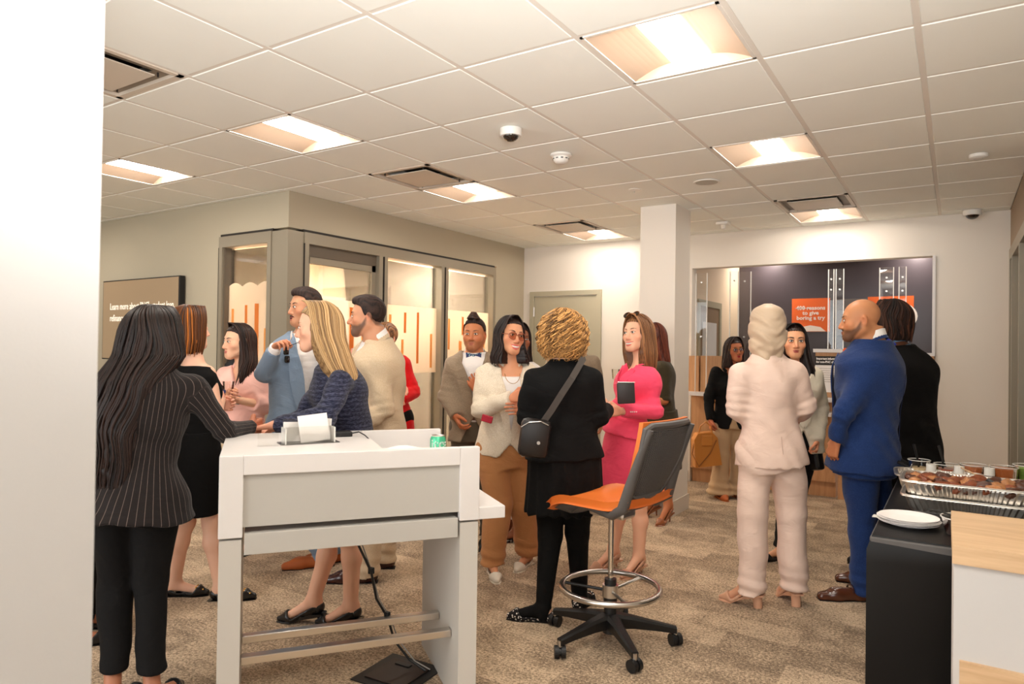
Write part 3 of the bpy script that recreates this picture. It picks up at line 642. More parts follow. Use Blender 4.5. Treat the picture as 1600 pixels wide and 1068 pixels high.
# stretch cloth: taut skirt, pulled in between the feet
V = []; F = []; N = 40; rows = 14
def per(t, ins):
    P = [(TX0, TY0), (TX1, TY0), (TX1, TY1), (TX0, TY1)]; k = int(t*4) % 4; f = t*4-int(t*4); a = P[k]; b_ = P[(k+1) % 4]
    x = a[0]+(b_[0]-a[0])*f; y = a[1]+(b_[1]-a[1])*f; cx, cy = (TX0+TX1)/2, (TY0+TY1)/2; s = ins*math.sin(f*math.pi)
    nx_, ny_ = [(0, 1), (-1, 0), (0, -1), (1, 0)][k]; return x+nx_*s, y+ny_*s, f
NN = N*4
for r in range(rows+1):
    q = r/rows
    for k in range(NN):
        x, y, f = per(k/NN, .075*math.sin(min(1, q*1.1)*math.pi*.5)**.8*(.5+.5*q)); arch = .11*(math.sin(f*math.pi)**.6)
        z = TZ*(1-q)+arch*q; cx, cy = (TX0+TX1)/2, (TY0+TY1)/2
        e = .012*(1-min(1, abs(f-.5)*2)**6)*0
        c2 = (-.018 if r == 0 else 0); x += c2*np.sign(x-cx); y += c2*np.sign(y-cy)
        V.append((x, y, z if r else TZ+.003))
for r in range(rows):
    for k in range(NN): F.append((r*NN+k, r*NN+(k+1) % NN, (r+1)*NN+(k+1) % NN, (r+1)*NN+k))
F.append(tuple(range(NN))[::-1])
cl = mesh_obj('tablecloth', V, F, CLOTH, None, smooth=True); tag(cl, 'black stretch cloth pulled over the food table', 'tablecloth')
cl.data.set_sharp_from_angle(angle=math.radians(50))
# foil trays
FOIL = mat('foil', srgb(232, 226, 218), .34, metal=1, bump=.25, bscale=60)
def foil_tray(loc, L, Wd, h, label, rot=0, flare=.03):
    t = thing('foil_tray', label, 'foil tray', loc, rot, 'foil food trays')
    n = 160; rings = []
    def rr(k, a, b, cr, z, rib=0):
        # rounded rectangle with ribbing
        th = 2*math.pi*k/n; c, s_ = math.cos(th), math.sin(th); p = 7
        r = 1/((abs(c)/a)**p+(abs(s_)/b)**p)**(1/p); r += rib*(1 if k % 2 else -1); return (r*c, r*s_, z)
    prof = [(L/2-flare, Wd/2-flare, .0, 0), (L/2-flare, Wd/2-flare, .002, 0), (L/2-flare*.8, Wd/2-flare*.8, h*.25, .0028), (L/2-flare*.35, Wd/2-flare*.35, h*.8, .0028), (L/2-.008, Wd/2-.008, h, .0), (L/2+.01, Wd/2+.01, h, 0), (L/2+.013, Wd/2+.013, h-.006, 0)]
    V = [(0, 0, .001)]; F = []
    for a, b, z, rib in prof: V += [rr(k, a, b, 0, z, rib) for k in range(n)]
    for k in range(n): F.append((0, 1+k, 1+(k+1) % n))
    for r in range(len(prof)-1):
        for k in range(n): F.append((1+r*n+k, 1+(r+1)*n+k, 1+(r+1)*n+(k+1) % n, 1+r*n+(k+1) % n))
    o = mesh_obj('pan', V, F, FOIL, t); md = o.modifiers.new('s', 'SOLIDIFY'); md.thickness = .0012
    MB().tube([(V[1+5*n+k][0], V[1+5*n+k][1], h) for k in range(0, n, 2)], .003, n=6, closed=True).build('rolled_rim', FOIL, t)
    return t
TXc = .115
foil_tray((.055, 3.845, TZ+.003), .53, .33, .075, 'lower foil tray in the stack at the front of the table', 0)
foil_tray((.05, 3.84, TZ+.062), .53, .33, .085, 'upper foil tray full of browned meat pieces', .02)
foil_tray((-.075, 4.33, TZ+.003), .40, .28, .09, 'foil tray with black tongs behind the meat tray', .1)
# meat pieces
MEATS = [mat('meat_a', srgb(132, 66, 34), .5, bump=.8, bscale=60, var=.5, vscale=40, coat=.3), mat('meat_b', srgb(176, 118, 72), .55, bump=.8, bscale=70, var=.4, vscale=50, coat=.2), mat('meat_c', srgb(84, 46, 28), .5, bump=.8, bscale=60, var=.4, vscale=40, coat=.3)]
rng = random.Random(11)
def lump(r, seed):
    b = bmesh.new(); bmesh.ops.create_icosphere(b, subdivisions=3, radius=r)
    q = random.Random(seed); ph = [q.uniform(0, 6) for _ in range(6)]
    for v in b.verts:
        c = v.co/r; k = 1+.18*math.sin(3*c.x+ph[0])*math.cos(2.5*c.y+ph[1])+.1*math.sin(7*c.y+ph[2]+3*c.z)+.07*math.sin(11*c.x+ph[3]); v.co = Vector((v.co.x*1.35, v.co.y, v.co.z*.7))*k
    m = MB(); me = bpy.data.meshes.new('t'); b.to_mesh(me); b.free(); m.bm.from_mesh(me); bpy.data.meshes.remove(me); return m
MP = [lump(.032, s) for s in range(3)]
first3 = [MP[k].build('chicken_piece', MEATS[k], None, smooth=True) for k in range(3)]
n = 0
for iy in range(5):
    for ix in range(9):
        k = rng.randrange(3); o = first3[k]
        if o.get('used'): o = first3[k].copy(); COL.objects.link(o)
        else: o['used'] = 1
        o.location = (.05-.215+ix*.053+rng.uniform(-.01, .01), 3.84-.115+iy*.057+rng.uniform(-.008, .008), TZ+.062+.06+rng.uniform(-.004, .014)); o.rotation_euler = (rng.uniform(-.4, .4), rng.uniform(-.4, .4), rng.uniform(0, 6)); s = rng.uniform(.85, 1.15); o.scale = (s, s, s)
        tag(o, '%s meat piece in the %s row, %s from the left, upper foil tray' % (('red-brown', 'pale browned', 'dark brown')[k], ('front', 'second', 'middle', 'fourth', 'back')[iy], ('first', 'second', 'third', 'fourth', 'fifth', 'sixth', 'seventh', 'eighth', 'ninth')[ix]), 'food', 'browned meat pieces in the foil tray'); o.name = 'meat_piece'
for o in bpy.data.objects:
    if 'used' in o: del o['used']
def under():
    for iy in range(3):
        for ix in range(5):
            pass
# plates
def plate(loc, r, label, tilt=0):
    t = thing('paper_plate', label, 'plate', loc, 0, 'stack of white paper plates'); t.rotation_euler = (tilt, 0, 0)
    MB().lathe([(0, .0), (r*.62, .0), (r*.72, .004), (r*.9, .013), (r, .015), (r, .0165), (r*.9, .0150), (r*.72, .006), (r*.6, .0022), (0, .0022)], n=40).build('plate', PAPER, t, smooth=True)
pc = at(1420, 812, 2.93); 
for k in range(7):
    plate((pc.x+rng.uniform(-.008, .008), pc.y+rng.uniform(-.008, .008), TZ+.004+k*.0034), .115, ('bottom white plate of the stack at the table corner', 'second white plate from the bottom of the corner stack', 'third white plate from the bottom of the corner stack', 'middle white plate of the stack at the table corner', 'third white plate from the top of the corner stack', 'white plate just under the topmost of the corner stack', 'topmost white plate of the stack at the table corner')[k])
for k in range(4):
    M = Matrix.Translation((pc.x-.092, pc.y+.02-k*.014, TZ+.022+k*.001)) @ Matrix.Rotation(2.9+k*.12, 4, 'Z')
    f = MB().box(-.05, .02, -.0025, .0025, -.001, .001, M=M).box(.02, .026, -.006, .006, -.001, .001, M=M).box(.026, .045, -.006, -.004, -.001, .001, M=M).box(.026, .045, -.001, .001, -.001, .001, M=M).box(.026, .045, .004, .006, -.001, .001, M=M).build('plastic_fork', PLASTIC_W); tag(f, ('white plastic fork farthest back beside the plate stack', 'second white plastic fork from the back beside the plates', 'third white plastic fork from the back beside the plates', 'white plastic fork nearest the table edge beside the plates')[k], 'fork', 'white plastic forks by the plates')
# plastic bowls
CUP = clear('cup_plastic', (.98, .97, .95, 1), .4)
def bowl(loc, r, h, sauce, label, fill=.75, cat='container'):
    t = thing('sauce_container', label, cat, loc)
    MB().lathe([(0, 0), (r*.8, 0), (r*.84, .003), (r, h), (r*1.05, h), (r*1.05, h-.004)], n=28).build('cup', CUP, t, smooth=True)
    MB().tube([(r*1.02*math.cos(k*math.pi/14), r*1.02*math.sin(k*math.pi/14), h) for k in range(28)], .0025, n=5, closed=True).build('rim', EDGE, t, smooth=True)
    MB().lathe([(0, .003), (r*.77, .003), (r*(.8+.16*fill), h*fill), (0, h*fill+.002)], n=28).build('sauce', sauce, t, smooth=True)
    return t
S1 = mat('sauce_orange', srgb(176, 98, 52), .3, var=.15, vscale=60); S2 = mat('sauce_red', srgb(150, 62, 28), .3, var=.3, vscale=60, coat=.3); S3 = mat('greens', srgb(120, 150, 60), .6, var=.4, vscale=80); S0 = mat('sauce_clear', srgb(214, 190, 150), .3)
def tpt(px, py): return on_plane(px, py, 2, TZ+.004)
for (px, D, r, h, s, l, f) in ((1436, 3.86, .055, .135, S0, 'clear cup of pale dressing with an upright black spoon', .7), (1478, 3.82, .058, .12, S2, 'clear tub of dark red sauce with a spoon', .8), (1521, 3.78, .062, .125, S1, 'clear tub of orange sauce, middle of the row', .93), (1569, 3.72, .064, .125, S1, 'clear tub of orange sauce next to the green one', .93), (1606, 3.72, .066, .135, S3, 'clear tub of green leaves at the frame edge', .9)):
    p = at(px, 730, D); bowl((p.x, p.y, TZ+.004), r, h, s, l, f)
p = at(1500, 815, 2.78); bowl((p.x+.02, p.y, TZ+.004), .085, .07, S2, 'clear bowl of red food in front of the foil trays', .7)
p = at(1590, 815, 2.72); bowl((p.x+.02, p.y, TZ+.004), .085, .06, S0, 'clear lidded bowl at the right behind the oak desk edge', .5)
for k, (px, D) in enumerate(((1455, 3.72), (1499, 3.66), (1546, 3.62))):
    p = at(px, 728, D); j = thing('sauce_jar', ['white capped jar left of the dark red tub', 'white and black jar between the red and orange tubs', 'white and black jar between the two orange tubs'][k], 'jar', (p.x, p.y, TZ+.004))
    MB().cyl((0, 0, 0), (0, 0, .095), .022, n=20).build('body', mat('jar_dark', srgb(60, 30, 24), .4), j, smooth=True); MB().cyl((0, 0, .03), (0, 0, .085), .0225, n=20).build('label_band', PAPER, j, smooth=True); MB().cyl((0, 0, .095), (0, 0, .135), .024, n=20).build('cap', PLASTIC_W, j, smooth=True)
def stick(pts, r, m, name, label, cat): return tag(MB().tube(pts, r, n=6).build(name, m), label, cat)
stick([at(1437, 742, 3.86), at(1434, 718, 3.85), at(1428, 694, 3.83)], [.005, .006, .008], BLACK, 'serving_spoon', 'black spoon standing in the pale dressing cup', 'spoon')
stick([at(1474, 742, 3.82), at(1473, 718, 3.81), at(1467, 696, 3.80)], [.005, .006, .008], BLACK, 'serving_spoon', 'black spoon standing in the dark red sauce', 'spoon')
stick([at(1500, 729, 3.66), at(1515, 737, 3.5), at(1534, 745, 3.36)], [.004, .005, .005], OAKL, 'wooden_skewer', 'pale wooden stick across the sauce tubs', 'utensil')
tg = thing('serving_tongs', 'black handled tongs resting on the rear foil tray', 'tongs', (0, 0, 0))
MB().tube([at(1391, 716, 4.02), at(1405, 722, 3.95), at(1424, 730, 3.88)], [.011, .012, .006], n=8, flat=.5).build('arm', BLACK, tg); MB().tube([at(1393, 711, 4.04), at(1408, 718, 3.98), at(1426, 728, 3.90)], [.010, .011, .006], n=8, flat=.5).build('arm', BLACK, tg)
tg2 = thing('serving_tongs', 'black tongs lying among the meat pieces', 'tongs', (0, 0, 0))
MB().tube([at(1543, 750, 3.22), at(1556, 758, 3.16), at(1570, 764, 3.12)], [.013, .012, .006], n=8, flat=.5).build('arm', BLACK, tg2)
stick([at(1450, 795, 2.75), at(1468, 798, 2.7), at(1490, 806, 2.66)], [.003, .003, .004], BLACK, 'serving_spoon', 'thin black spoon handle at the red food bowl', 'spoon')
# ================================================================== OAK AND WHITE DESK IN THE RIGHT FOREGROUND
fa = on_plane(1488, 851, 2, .9); fbk = on_plane(1486, 797, 2, .9)
ang = math.atan2((on_plane(1600, 867, 2, .9)-fa).y, (on_plane(1600, 867, 2, .9)-fa).x)
fd = thing('oak_desk', 'oak topped white desk at the lower right edge, closest furniture', 'desk', (fa.x, fa.y, 0), ang)
L = (fbk-fa); dd = L.length; skew = Matrix.Rotation(-ang, 4, 'Z') @ Vector((L.x, L.y, 0))
def par(x1, z0, z1, i0=0, i1=0): return MB().prism([(i0, i1), (x1, i1), (x1+skew.x, skew.y), (skew.x+i0, skew.y)], z0, z1)
par(.9, .845, .9).build('desk_top', OAKL, fd)
par(.9, .0, .842, .004, .01).build('side_panel', NEAR_WALL, fd)
MB().box(.02, .88, -.006, .012, .05, .56).build('inset_panel', OAKL, fd)
# ================================================================== IMPLICIT SURFACES
BIG = 9.0
class Field:
    """distance field on a rectilinear grid; every primitive is evaluated only near itself"""
    def __init__(s, lo, hi, h, fine=()):
        ax = []
        for a in range(3):
            pts = [lo[a]]
            while pts[-1] < hi[a]:
                st = h
                for (c0, c1, hf) in fine:
                    if c0[a] <= pts[-1] <= c1[a]: st = min(st, hf)
                pts.append(pts[-1]+st)
            ax.append(np.array(pts, dtype=np.float64))
        s.ax = ax; s.F = np.full([len(a) for a in ax], BIG, dtype=np.float32); s.h = h
    def sl(s, lo, hi):
        r = []
        for a in range(3):
            i0 = int(np.searchsorted(s.ax[a], lo[a])); i1 = int(np.searchsorted(s.ax[a], hi[a]))
            if i1 <= i0: return None
            r.append((i0, i1))
        X = s.ax[0][r[0][0]:r[0][1], None, None]; Y = s.ax[1][None, r[1][0]:r[1][1], None]; Z = s.ax[2][None, None, r[2][0]:r[2][1]]
        return tuple(slice(*q) for q in r), X, Y, Z
    def add(s, prim, k=.02, op='u', full=False):
        f, lo, hi = prim; m = .035+k
        q = s.sl([v-m for v in lo], [v+m for v in hi]) if not full else s.sl([-99]*3, [99]*3)
        if q is None: return s
        S_, X, Y, Z = q; D = f(X, Y, Z); A = s.F[S_]
        if op == 'u':
            if k > 0:
                h_ = np.clip(.5+.5*(A-D)/k, 0, 1); R_ = A*(1-h_)+D*h_-k*h_*(1-h_)
                R_ = np.where(A > BIG/2, D, R_)
            else: R_ = np.minimum(A, D)
        elif op == 's':
            if k > 0: h_ = np.clip(.5-.5*(A+D)/k, 0, 1); R_ = A*(1-h_)-D*h_+k*h_*(1-h_)
            else: R_ = np.maximum(A, -D)
        elif op == 'i': R_ = np.maximum(A, D)
        s.F[S_] = R_; return s
    def cut(s, fn):
        S_, X, Y, Z = s.sl([-99]*3, [99]*3); s.F = np.maximum(s.F, fn(X, Y, Z).astype(np.float32)); return s
    def disp(s, fn):
        S_, X, Y, Z = s.sl([-99]*3, [99]*3); m = np.abs(s.F) < .03
        s.F = np.where(m, s.F+fn(X, Y, Z), s.F); return s
    def mesh(s):
        return surface_nets(s.F, *s.ax)
def surface_nets(F, xs, ys, zs):
    F = F.copy(); F[0] = np.maximum(F[0], .01); F[-1] = np.maximum(F[-1], .01); F[:, 0] = np.maximum(F[:, 0], .01); F[:, -1] = np.maximum(F[:, -1], .01); F[:, :, 0] = np.maximum(F[:, :, 0], .01); F[:, :, -1] = np.maximum(F[:, :, -1], .01)
    ins = F < 0; nx, ny, nz = F.shape
    c = np.zeros((nx-1, ny-1, nz-1), np.int8)
    for a in (0, 1):
        for b in (0, 1):
            for d in (0, 1): c += ins[a:nx-1+a, b:ny-1+b, d:nz-1+d]
    I, J, K = np.nonzero((c > 0) & (c < 8)); n = len(I)
    if n == 0: return np.zeros((0, 3)), np.zeros((0, 4), int)
    acc = np.zeros((n, 3)); cnt = np.zeros(n)
    cor = [(a, b, d) for a in (0, 1) for b in (0, 1) for d in (0, 1)]
    for A in cor:
        for ax_ in range(3):
            if A[ax_]: continue
            B = list(A); B[ax_] = 1
            fa = F[I+A[0], J+A[1], K+A[2]].astype(np.float64); fb = F[I+B[0], J+B[1], K+B[2]].astype(np.float64); m = (fa < 0) != (fb < 0)
            fa = np.clip(fa, -.05, .05); fb = np.clip(fb, -.05, .05)
            t = np.where(m, fa/np.where(np.abs(fa-fb) < 1e-9, 1, fa-fb), 0)
            pa = np.stack([xs[I+A[0]], ys[J+A[1]], zs[K+A[2]]], 1); pb = np.stack([xs[I+B[0]], ys[J+B[1]], zs[K+B[2]]], 1)
            acc += np.where(m[:, None], pa+(pb-pa)*t[:, None], 0); cnt += m
    V = acc/cnt[:, None]
    idx = np.full((nx-1, ny-1, nz-1), -1, np.int64); idx[I, J, K] = np.arange(n)
    Q = []
    for ax_ in range(3):
        sh = [slice(1, -1)]*3; s0 = list(sh); s1 = list(sh); s0[ax_] = slice(0, -1); s1[ax_] = slice(1, None)
        a = ins[tuple(s0)]; b = ins[tuple(s1)]; m = a != b
        i, j, k = np.nonzero(m); fl = a[i, j, k]
        o = [i+1, j+1, k+1]; o[ax_] = o[ax_]-1
        u, v = (ax_+1) % 3, (ax_+2) % 3
        def g(du, dv):
            p = [o[0].copy(), o[1].copy(), o[2].copy()]; p[u] -= du; p[v] -= dv; return idx[p[0], p[1], p[2]]
        q = np.stack([g(1, 1), g(0, 1), g(0, 0), g(1, 0)], 1)
        q[~fl] = q[~fl][:, ::-1]; Q.append(q)
    Q = np.concatenate(Q); Q = Q[(Q >= 0).all(1)]
    return V, Q
def v3(p): return np.array([p[0], p[1], p[2]], dtype=float)
def cap(a, b, r0, r1=None):
    a = v3(a); b = v3(b); r1 = r0 if r1 is None else r1; ab = b-a; L = float(ab @ ab)+1e-12; R = max(r0, r1)
    def f(X, Y, Z):
        t = np.clip(((X-a[0])*ab[0]+(Y-a[1])*ab[1]+(Z-a[2])*ab[2])/L, 0, 1)
        return np.sqrt((X-a[0]-t*ab[0])**2+(Y-a[1]-t*ab[1])**2+(Z-a[2]-t*ab[2])**2)-(r0+(r1-r0)*t)
    return f, np.minimum(a, b)-R, np.maximum(a, b)+R
def ell(c, r, M=np.eye(3)):
    """ellipsoid, M columns = its axes"""
    c = v3(c); r = np.array(r, float); M = np.array(M, float); R = float(r.max())
    def f(X, Y, Z):
        d = (X-c[0], Y-c[1], Z-c[2]); q = []; q2 = []
        for k in range(3):
            w = d[0]*M[0, k]+d[1]*M[1, k]+d[2]*M[2, k]; q.append((w/r[k])**2); q2.append((w/r[k]**2)**2)
        k0 = np.sqrt(q[0]+q[1]+q[2]); k1 = np.sqrt(q2[0]+q2[1]+q2[2])+1e-9
        return k0*(k0-1)/k1
    return f, c-R, c+R
def boxp(c, hs, M=np.eye(3), rd=.003):
    c = v3(c); M = np.array(M, float); hs = np.array(hs, float); R = float(np.linalg.norm(hs))
    def f(X, Y, Z):
        d = (X-c[0], Y-c[1], Z-c[2]); q = [np.abs(d[0]*M[0, k]+d[1]*M[1, k]+d[2]*M[2, k])-(hs[k]-rd) for k in range(3)]
        o = np.sqrt(sum(np.maximum(a, 0)**2 for a in q)); return o+np.minimum(np.maximum(np.maximum(q[0], q[1]), q[2]), 0)-rd
    return f, c-R, c+R
class Frame:
    """o origin, s side (the person's left), f front, u up"""
    def __init__(z, o, s, f, u): z.o = v3(o); z.s = v3(s); z.f = v3(f); z.u = v3(u); z.M = np.stack([z.s, z.f, z.u], 1)
    def p(z, a, b, c): return z.o+z.s*a+z.f*b+z.u*c
    def loc(z, P): return (P-z.o) @ z.M
    def lc(z, X, Y, Z):
        d = (X-z.o[0], Y-z.o[1], Z-z.o[2]); return tuple(d[0]*e[0]+d[1]*e[1]+d[2]*e[2] for e in (z.s, z.f, z.u))
def loft(fr, tab, p=2.0, off=0., caps=True, dense=0):
    """stack of superellipses; tab rows: height, side half-width, front half-width, side shift, front shift (metres, in the frame)"""
    t = np.array([list(r)+[0]*(5-len(r)) for r in tab], float); t = t[np.argsort(t[:, 0])]
    ks = np.linspace(t[0, 0], t[-1, 0], 240 if dense else 60)
    sm = []
    for c in range(1, 5):
        y = np.interp(ks, t[:, 0], t[:, c]); y = np.convolve(np.pad(y, 3, mode='edge'), np.array([1, 2, 3, 4, 3, 2, 1])/16, mode='valid'); sm.append(y)
    R = float(max(sm[0].max()+abs(sm[2]).max(), sm[1].max()+abs(sm[3]).max()))+off
    e0 = fr.p(0, 0, t[0, 0]-off); e1 = fr.p(0, 0, t[-1, 0]+off)
    def f(X, Y, Z):
        a, b, w = fr.lc(X, Y, Z)
        rs = np.interp(w, ks, sm[0])+off; rf = np.interp(w, ks, sm[1])+off
        x = np.abs(a-np.interp(w, ks, sm[2])); y = np.abs(b-np.interp(w, ks, sm[3])); q = ((x/rs)**p+(y/rf)**p)**(1/p)+1e-6
        rad = np.sqrt(x*x+y*y)+1e-6; d = rad*(1-1/q); d = np.maximum(d, -np.minimum(rs, rf))*np.clip(np.minimum(rs, rf)/np.maximum(rs, rf)*1.15, .6, 1)
        if caps: d = np.maximum(d, np.maximum(t[0, 0]-off-w, w-t[-1, 0]-off))
        return d
    return f, np.minimum(e0, e1)-R, np.maximum(e0, e1)+R
def folds(amp, k=28, seed=0, d=(0, 0, 1), sharp=1.):
    r = np.random.RandomState(seed); a = r.uniform(-1, 1, (5, 3)); ph = r.uniform(0, 6.28, 5); d = np.array(d, float); d /= np.linalg.norm(d)
    o = np.array([d[1]+.3, d[2], -d[0]]); o /= np.linalg.norm(o)
    def f(X, Y, Z):
        w = np.sin(9*(X*a[0, 0]+Y*a[0, 1]+Z*a[0, 2])+ph[0])+.7*np.sin(14*(X*a[1, 0]+Y*a[1, 1]+Z*a[1, 2])+ph[1])
        s = np.sin(k*(X*d[0]+Y*d[1]+Z*d[2])+1.8*w+ph[2]); env = .5+.5*np.sin(6*(X*a[2, 0]+Y*a[2, 1]+Z*a[2, 2])+ph[3]); s2 = np.sin(k*.6*(X*a[3, 0]+Y*a[3, 1]+Z*.8)+w+ph[4])
        return amp*(np.abs(s)**sharp*np.sign(s)*env+.5*s2)
    return f
def vmesh(name, V, Q, m, base, parent, attrs=None, smooth=True, mats=None):
    me = bpy.data.meshes.new(name); nv, nq = len(V), len(Q)
    me.vertices.add(nv); me.vertices.foreach_set('co', (V-np.array(base)).astype(np.float32).ravel())
    me.loops.add(nq*4); me.loops.foreach_set('vertex_index', Q.astype(np.int32).ravel())
    me.polygons.add(nq); me.polygons.foreach_set('loop_start', np.arange(nq, dtype=np.int32)*4)
    try: me.polygons.foreach_set('loop_total', np.full(nq, 4, np.int32))
    except Exception: pass
    me.polygons.foreach_set('use_smooth', np.ones(nq, bool))
    for mm in (mats or [m]): me.materials.append(mm)
    for k, v in (attrs or {}).items():
        if v.ndim == 1: a = me.attributes.new(k, 'FLOAT', 'POINT'); a.data.foreach_set('value', v.astype(np.float32))
        else:
            a = me.attributes.new(k, 'FLOAT_COLOR', 'POINT'); c = np.ones((nv, 4), np.float32); c[:, :v.shape[1]] = v; a.data.foreach_set('color', c.ravel())
    me.update(calc_edges=True)
    return link(bpy.data.objects.new(name, me), parent)
# ------------------------------------------------------------------ materials for people
def attr_mat(name, rough=.5, sss=0, bump=0, bscale=300, spec=.4, sheen=0):
    if name in MATS: return MATS[name]
    m = mat(name, (1, 1, 1, 1), rough, sss=sss, bump=bump, bscale=bscale, spec=spec, sheen=sheen); nt = m.node_tree
    a = nt.nodes.new('ShaderNodeAttribute'); a.attribute_name = 'col'; nt.links.new(a.outputs['Color'], nt.nodes['Principled BSDF'].inputs['Base Color']); return m
def hair_mat(name, c1, c2, rough=.38):
    if name in MATS: return MATS[name]
    m = bpy.data.materials.new(name); m.use_nodes = True; nt = m.node_tree; b = nt.nodes['Principled BSDF']; b.inputs['Roughness'].default_value = rough+.08; b.inputs['Specular IOR Level'].default_value = .32
    a = nt.nodes.new('ShaderNodeAttribute'); a.attribute_name = 'tone'; r = nt.nodes.new('ShaderNodeValToRGB'); r.color_ramp.elements[0].color = c1; r.color_ramp.elements[1].color = c2
    nt.links.new(a.outputs['Fac'], r.inputs[0]); nt.links.new(r.outputs[0], b.inputs['Base Color']); MATS[name] = m; return m
def fabric(name, col, rough=.85, bump=.25, bscale=450, var=.06, kind=None, col2=None, sheen=.1):
    if name in MATS: return MATS[name]
    m = mat(name, col, rough, bump=bump, bscale=bscale, var=var, vscale=5, sheen=sheen, spec=.25); nt = m.node_tree; b = nt.nodes['Principled BSDF']; N = nt.nodes.new; L = nt.links.new
    tc_ = N('ShaderNodeTexCoord'); n3 = N('ShaderNodeTexNoise'); n3.inputs['Scale'].default_value = 6.5; n3.inputs['Detail'].default_value = 3; n3.inputs['Distortion'].default_value = 1.2; mp_ = N('ShaderNodeMapping'); mp_.inputs['Scale'].default_value = (1, 1, 1.8); L(tc_.outputs['Object'], mp_.inputs[0]); L(mp_.outputs[0], n3.inputs['Vector'])
    b3 = N('ShaderNodeBump'); b3.inputs['Strength'].default_value = .42; b3.inputs['Distance'].default_value = .02; L(n3.outputs['Fac'], b3.inputs['Height'])
    for nd in nt.nodes:
        if nd.bl_idname == 'ShaderNodeBump' and nd != b3: L(b3.outputs['Normal'], nd.inputs['Normal'])
    if kind == 'pin':       # stripes follow the cloth, from the mesh's own u attribute
        a = N('ShaderNodeAttribute'); a.attribute_name = 'u'; mu = N('ShaderNodeMath'); mu.operation = 'MULTIPLY'; mu.inputs[1].default_value = 1/.021
        fr = N('ShaderNodeMath'); fr.operation = 'FRACT'; lt = N('ShaderNodeMath'); lt.operation = 'LESS_THAN'; lt.inputs[1].default_value = .06
        mx = N('ShaderNodeMix'); mx.data_type = 'RGBA'; mx.inputs[6].default_value = col; mx.inputs[7].default_value = col2
        L(a.outputs['Fac'], mu.inputs[0]); L(mu.outputs[0], fr.inputs[0]); L(fr.outputs[0], lt.inputs[0]); L(lt.outputs[0], mx.inputs[0]); L(mx.outputs[2], b.inputs['Base Color'])
    if kind in ('tweed', 'weave', 'stripe'):
        tc = N('ShaderNodeTexCoord'); mp = N('ShaderNodeMapping'); mp.inputs['Scale'].default_value = {'tweed': (60, 60, 260), 'weave': (240, 240, 240), 'stripe': (0, 0, 0)}[kind]; L(tc.outputs['Object'], mp.inputs[0])
        n = N('ShaderNodeTexNoise'); n.inputs['Scale'].default_value = 1; n.inputs['Detail'].default_value = 3; L(mp.outputs[0], n.inputs['Vector'])
        w = N('ShaderNodeTexWave'); w.bands_direction = 'Z'; w.inputs['Scale'].default_value = 14; w.inputs['Distortion'].default_value = 4; w.inputs['Detail'].default_value = 2; L(tc.outputs['Object'], w.inputs[0])
        mu = N('ShaderNodeMath'); mu.operation = 'MULTIPLY_ADD'; mu.inputs[1].default_value = .16 if kind == 'tweed' else 0; L(w.outputs['Fac'], mu.inputs[0]); L(n.outputs['Fac'], mu.inputs[2])
        cr = N('ShaderNodeValToRGB'); cr.color_ramp.elements[0].position = .42 if kind == 'weave' else .5; cr.color_ramp.elements[1].position = .66 if kind == 'weave' else .85; cr.color_ramp.elements[0].color = col; cr.color_ramp.elements[1].color = col2
        L(mu.outputs[0], cr.inputs[0]); L(cr.outputs[0], b.inputs['Base Color'])
    if kind == 'dots':
        tc = N('ShaderNodeTexCoord'); v = N('ShaderNodeTexVoronoi'); v.inputs['Scale'].default_value = 70; L(tc.outputs['Object'], v.inputs['Vector'])
        lt = N('ShaderNodeMath'); lt.operation = 'LESS_THAN'; lt.inputs[1].default_value = .36; L(v.outputs['Distance'], lt.inputs[0])
        mx = N('ShaderNodeMix'); mx.data_type = 'RGBA'; mx.inputs[6].default_value = col; mx.inputs[7].default_value = col2; L(lt.outputs[0], mx.inputs[0]); L(mx.outputs[2], b.inputs['Base Color'])
    return m
SKIN = attr_mat('skin', .48, sss=.12, bump=.12, bscale=260, spec=.4)
EYEM = attr_mat('eye', .15, spec=.6)
LIPM = {}
# ------------------------------------------------------------------ head
def head_field(fd, F, g=1.0, hs=1.0, ears=True, bald=0, jaw=1.0, nose=1.0, h=.005):
    """skull, face and ears in the head frame F (origin between the eyes' height and the skull's middle)"""
    A = lambda pr, k, op='u': fd.add(pr, k, op); P = lambda a, b, c: F.p(a*hs, b*hs, c*hs); M = F.M
    E = lambda c, r, k=.02, op='u', MM=M: A(ell(P(*c), [q*hs for q in r], MM), k, op)
    C = lambda a, b, r0, r1, k=.02, op='u': A(cap(P(*a), P(*b), r0*hs, r1*hs), k, op)
    E((0, -.014, .035), (.074, .092, .084)); E((0, .028, -.01), (.062, .062, .088), .03)
    for s in (-1, 1):
        C((s*.052, -.005, -.045), (s*.018, .066, -.097), .024*jaw, .017*jaw, .035)
        E((s*.043, .058, -.028), (.024, .022, .022), .025)
    C((-.012, .074, -.098), (.012, .074, -.098), .014*jaw, .014*jaw, .03)
    E((0, .062, -.062), (.034, .028, .034), .03)
    C((-.034, .072, .022), (.034, .072, .022), .012*g, .012*g, .018)
    for s in (-1, 1): E((s*.031, .094, .000), (.019, .014, .014), .012, 's')
    C((0, .083, .010), (0, .106*nose, -.036), .008, .0115, .010)
    for s in (-1, 1): E((s*.012, .094, -.041), (.0085, .011, .008), .006)
    for s in (-1, 1):
        E((s*.031, .079, -.001), (.0155, .0125, .0115), .006)
    C((-.017, .084, -.066), (.017, .084, -.066), .0065, .0065, .008); C((-.014, .083, -.077), (.014, .083, -.077), .0068, .0068, .008)
    if ears:
        for s in (-1, 1):
            E((s*.078, -.012, -.008), (.010, .018, .031), .008); E((s*.082, -.004, -.006), (.006, .010, .017), .005, 's')
def neck_field(fd, F, nb, r=.052, k=.03):
    fd.add(cap(F.p(0, -.018, -.055), nb, r, r*1.08), k); 
